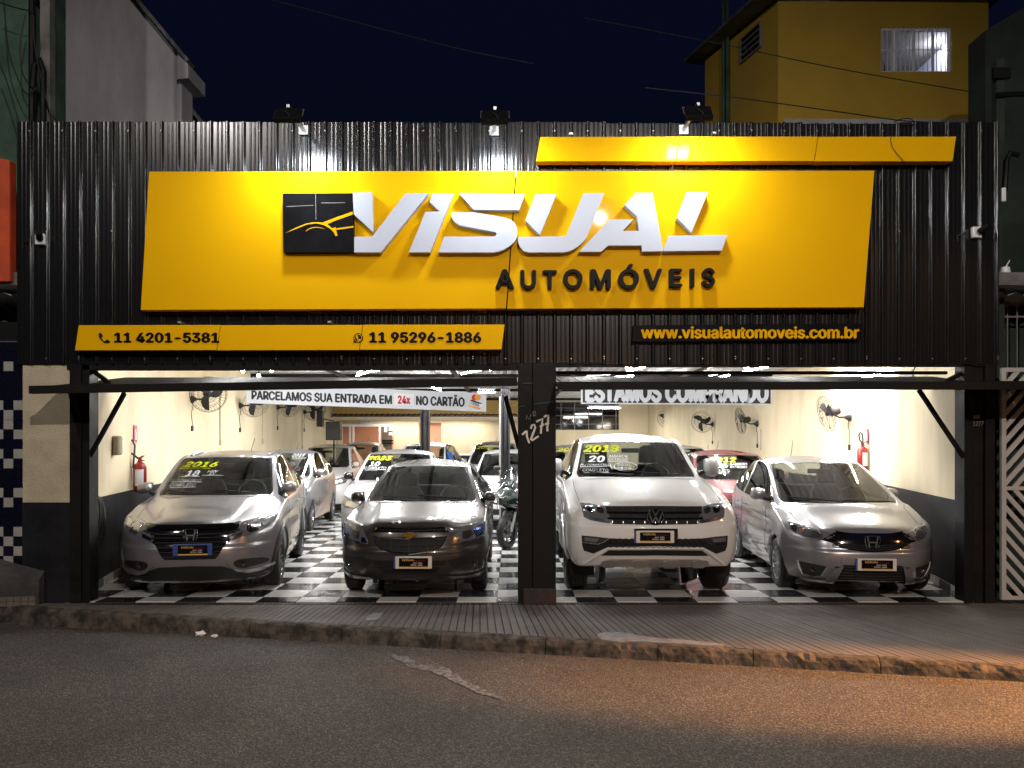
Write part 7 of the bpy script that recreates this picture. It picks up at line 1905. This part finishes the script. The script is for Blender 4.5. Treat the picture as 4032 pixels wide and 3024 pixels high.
for sx in (-1, 1):
    mb = MB(); mb.tube([(sx*0.085, 0.0, 0.29), (sx*0.085, 0.14, 0.60)], 0.022, 8); mb.build('fork_leg', M['rod'], mc, smooth=True)
    mb = MB(); mb.tube([(sx*0.085, 0.14, 0.60), (sx*0.08, 0.22, 0.80)], 0.027, 8); mb.build('fork_tube', M['plastic'], mc, smooth=True)
def loft(name, secs, m, parent, n=12):
    """secs: (y, zc, half width, half height)"""
    mb = MB(); vs = []; fs = []
    for (y, zc, w, h_) in secs:
        for k in range(n):
            t = 2*math.pi*k/n; vs.append((w*math.copysign(abs(math.cos(t))**0.8, math.cos(t)), y, zc+h_*math.copysign(abs(math.sin(t))**0.8, math.sin(t))))
    for i in range(len(secs)-1):
        for k in range(n): fs.append((i*n+k, i*n+(k+1) % n, (i+1)*n+(k+1) % n, (i+1)*n+k))
    fs.append(tuple(range(n))[::-1]); fs.append(tuple((len(secs)-1)*n+k for k in range(n))); mb.add(vs, fs)
    return mb.build(name, m, parent, smooth=True)
loft('front_mudguard', [(-0.10, 0.52, 0.03, 0.02), (-0.02, 0.60, 0.065, 0.03), (0.12, 0.62, 0.07, 0.035), (0.30, 0.52, 0.06, 0.03)], M['plastic'], mc)
loft('front_fairing', [(-0.22, 0.80, 0.03, 0.06), (-0.12, 0.84, 0.14, 0.14), (0.02, 0.86, 0.22, 0.19), (0.2, 0.86, 0.26, 0.24), (0.35, 0.80, 0.22, 0.28)], M['moto_green'], mc)
loft('body', [(0.3, 0.66, 0.20, 0.26), (0.55, 0.55, 0.17, 0.20), (0.85, 0.62, 0.18, 0.22), (1.25, 0.78, 0.15, 0.14), (1.65, 0.90, 0.07, 0.06)], M['plastic'], mc)
loft('saddle', [(0.62, 0.80, 0.12, 0.05), (0.85, 0.84, 0.16, 0.06), (1.2, 0.90, 0.15, 0.05), (1.5, 0.98, 0.09, 0.03)], M['rubber'], mc)
loft('windshield', [(-0.02, 1.02, 0.13, 0.05), (0.06, 1.15, 0.16, 0.05), (0.14, 1.26, 0.13, 0.04), (0.18, 1.33, 0.06, 0.02)], M['lens'], mc)
for sx in (-1, 1):
    mb = MB(); mb.prism([(sx*0.03, -0.02), (sx*0.13, 0.02), (sx*0.14, 0.05), (sx*0.05, 0.03)], -0.01, 0.01); o = mb.build('headlight', M['lamp_chrome'], mc); o.location = (0, -0.155, 0.84)
    mb = MB(); mb.tube([(0, 0.28, 1.05), (sx*0.14, 0.27, 1.10), (sx*0.30, 0.32, 1.09), (sx*0.37, 0.36, 1.08)], 0.014, 7); mb.build('handlebar', M['plastic'], mc, smooth=True)
    mb = MB(); mb.tube([(sx*0.26, 0.30, 1.10), (sx*0.27, 0.26, 1.22), (sx*0.30, 0.24, 1.30)], 0.007, 5); mb.build('mirror_stalk', M['plastic'], mc)
    bm = bmesh.new(); bmesh.ops.create_icosphere(bm, subdivisions=2, radius=1); 
    for v in bm.verts: v.co = Vector((v.co.x*0.075, v.co.y*0.022, v.co.z*0.045))
    me = bpy.data.meshes.new('mirror'); bm.to_mesh(me); bm.free(); o = link_mesh('mirror', me, M['plastic'], mc, True); o.location = (sx*0.32, 0.24, 1.33)
    mb = MB(); mb.bar((sx*0.20, 0.02, 0.74), (sx*0.30, 0.02, 0.76), 0.03, 0.03); mb.build('indicator', M['indicator'], mc)
mb = MB(); mb.bar((0.08, 0.75, 0.32), (0.30, 0.85, 0.0), 0.02, 0.02); mb.build('side_stand', M['black'], mc)
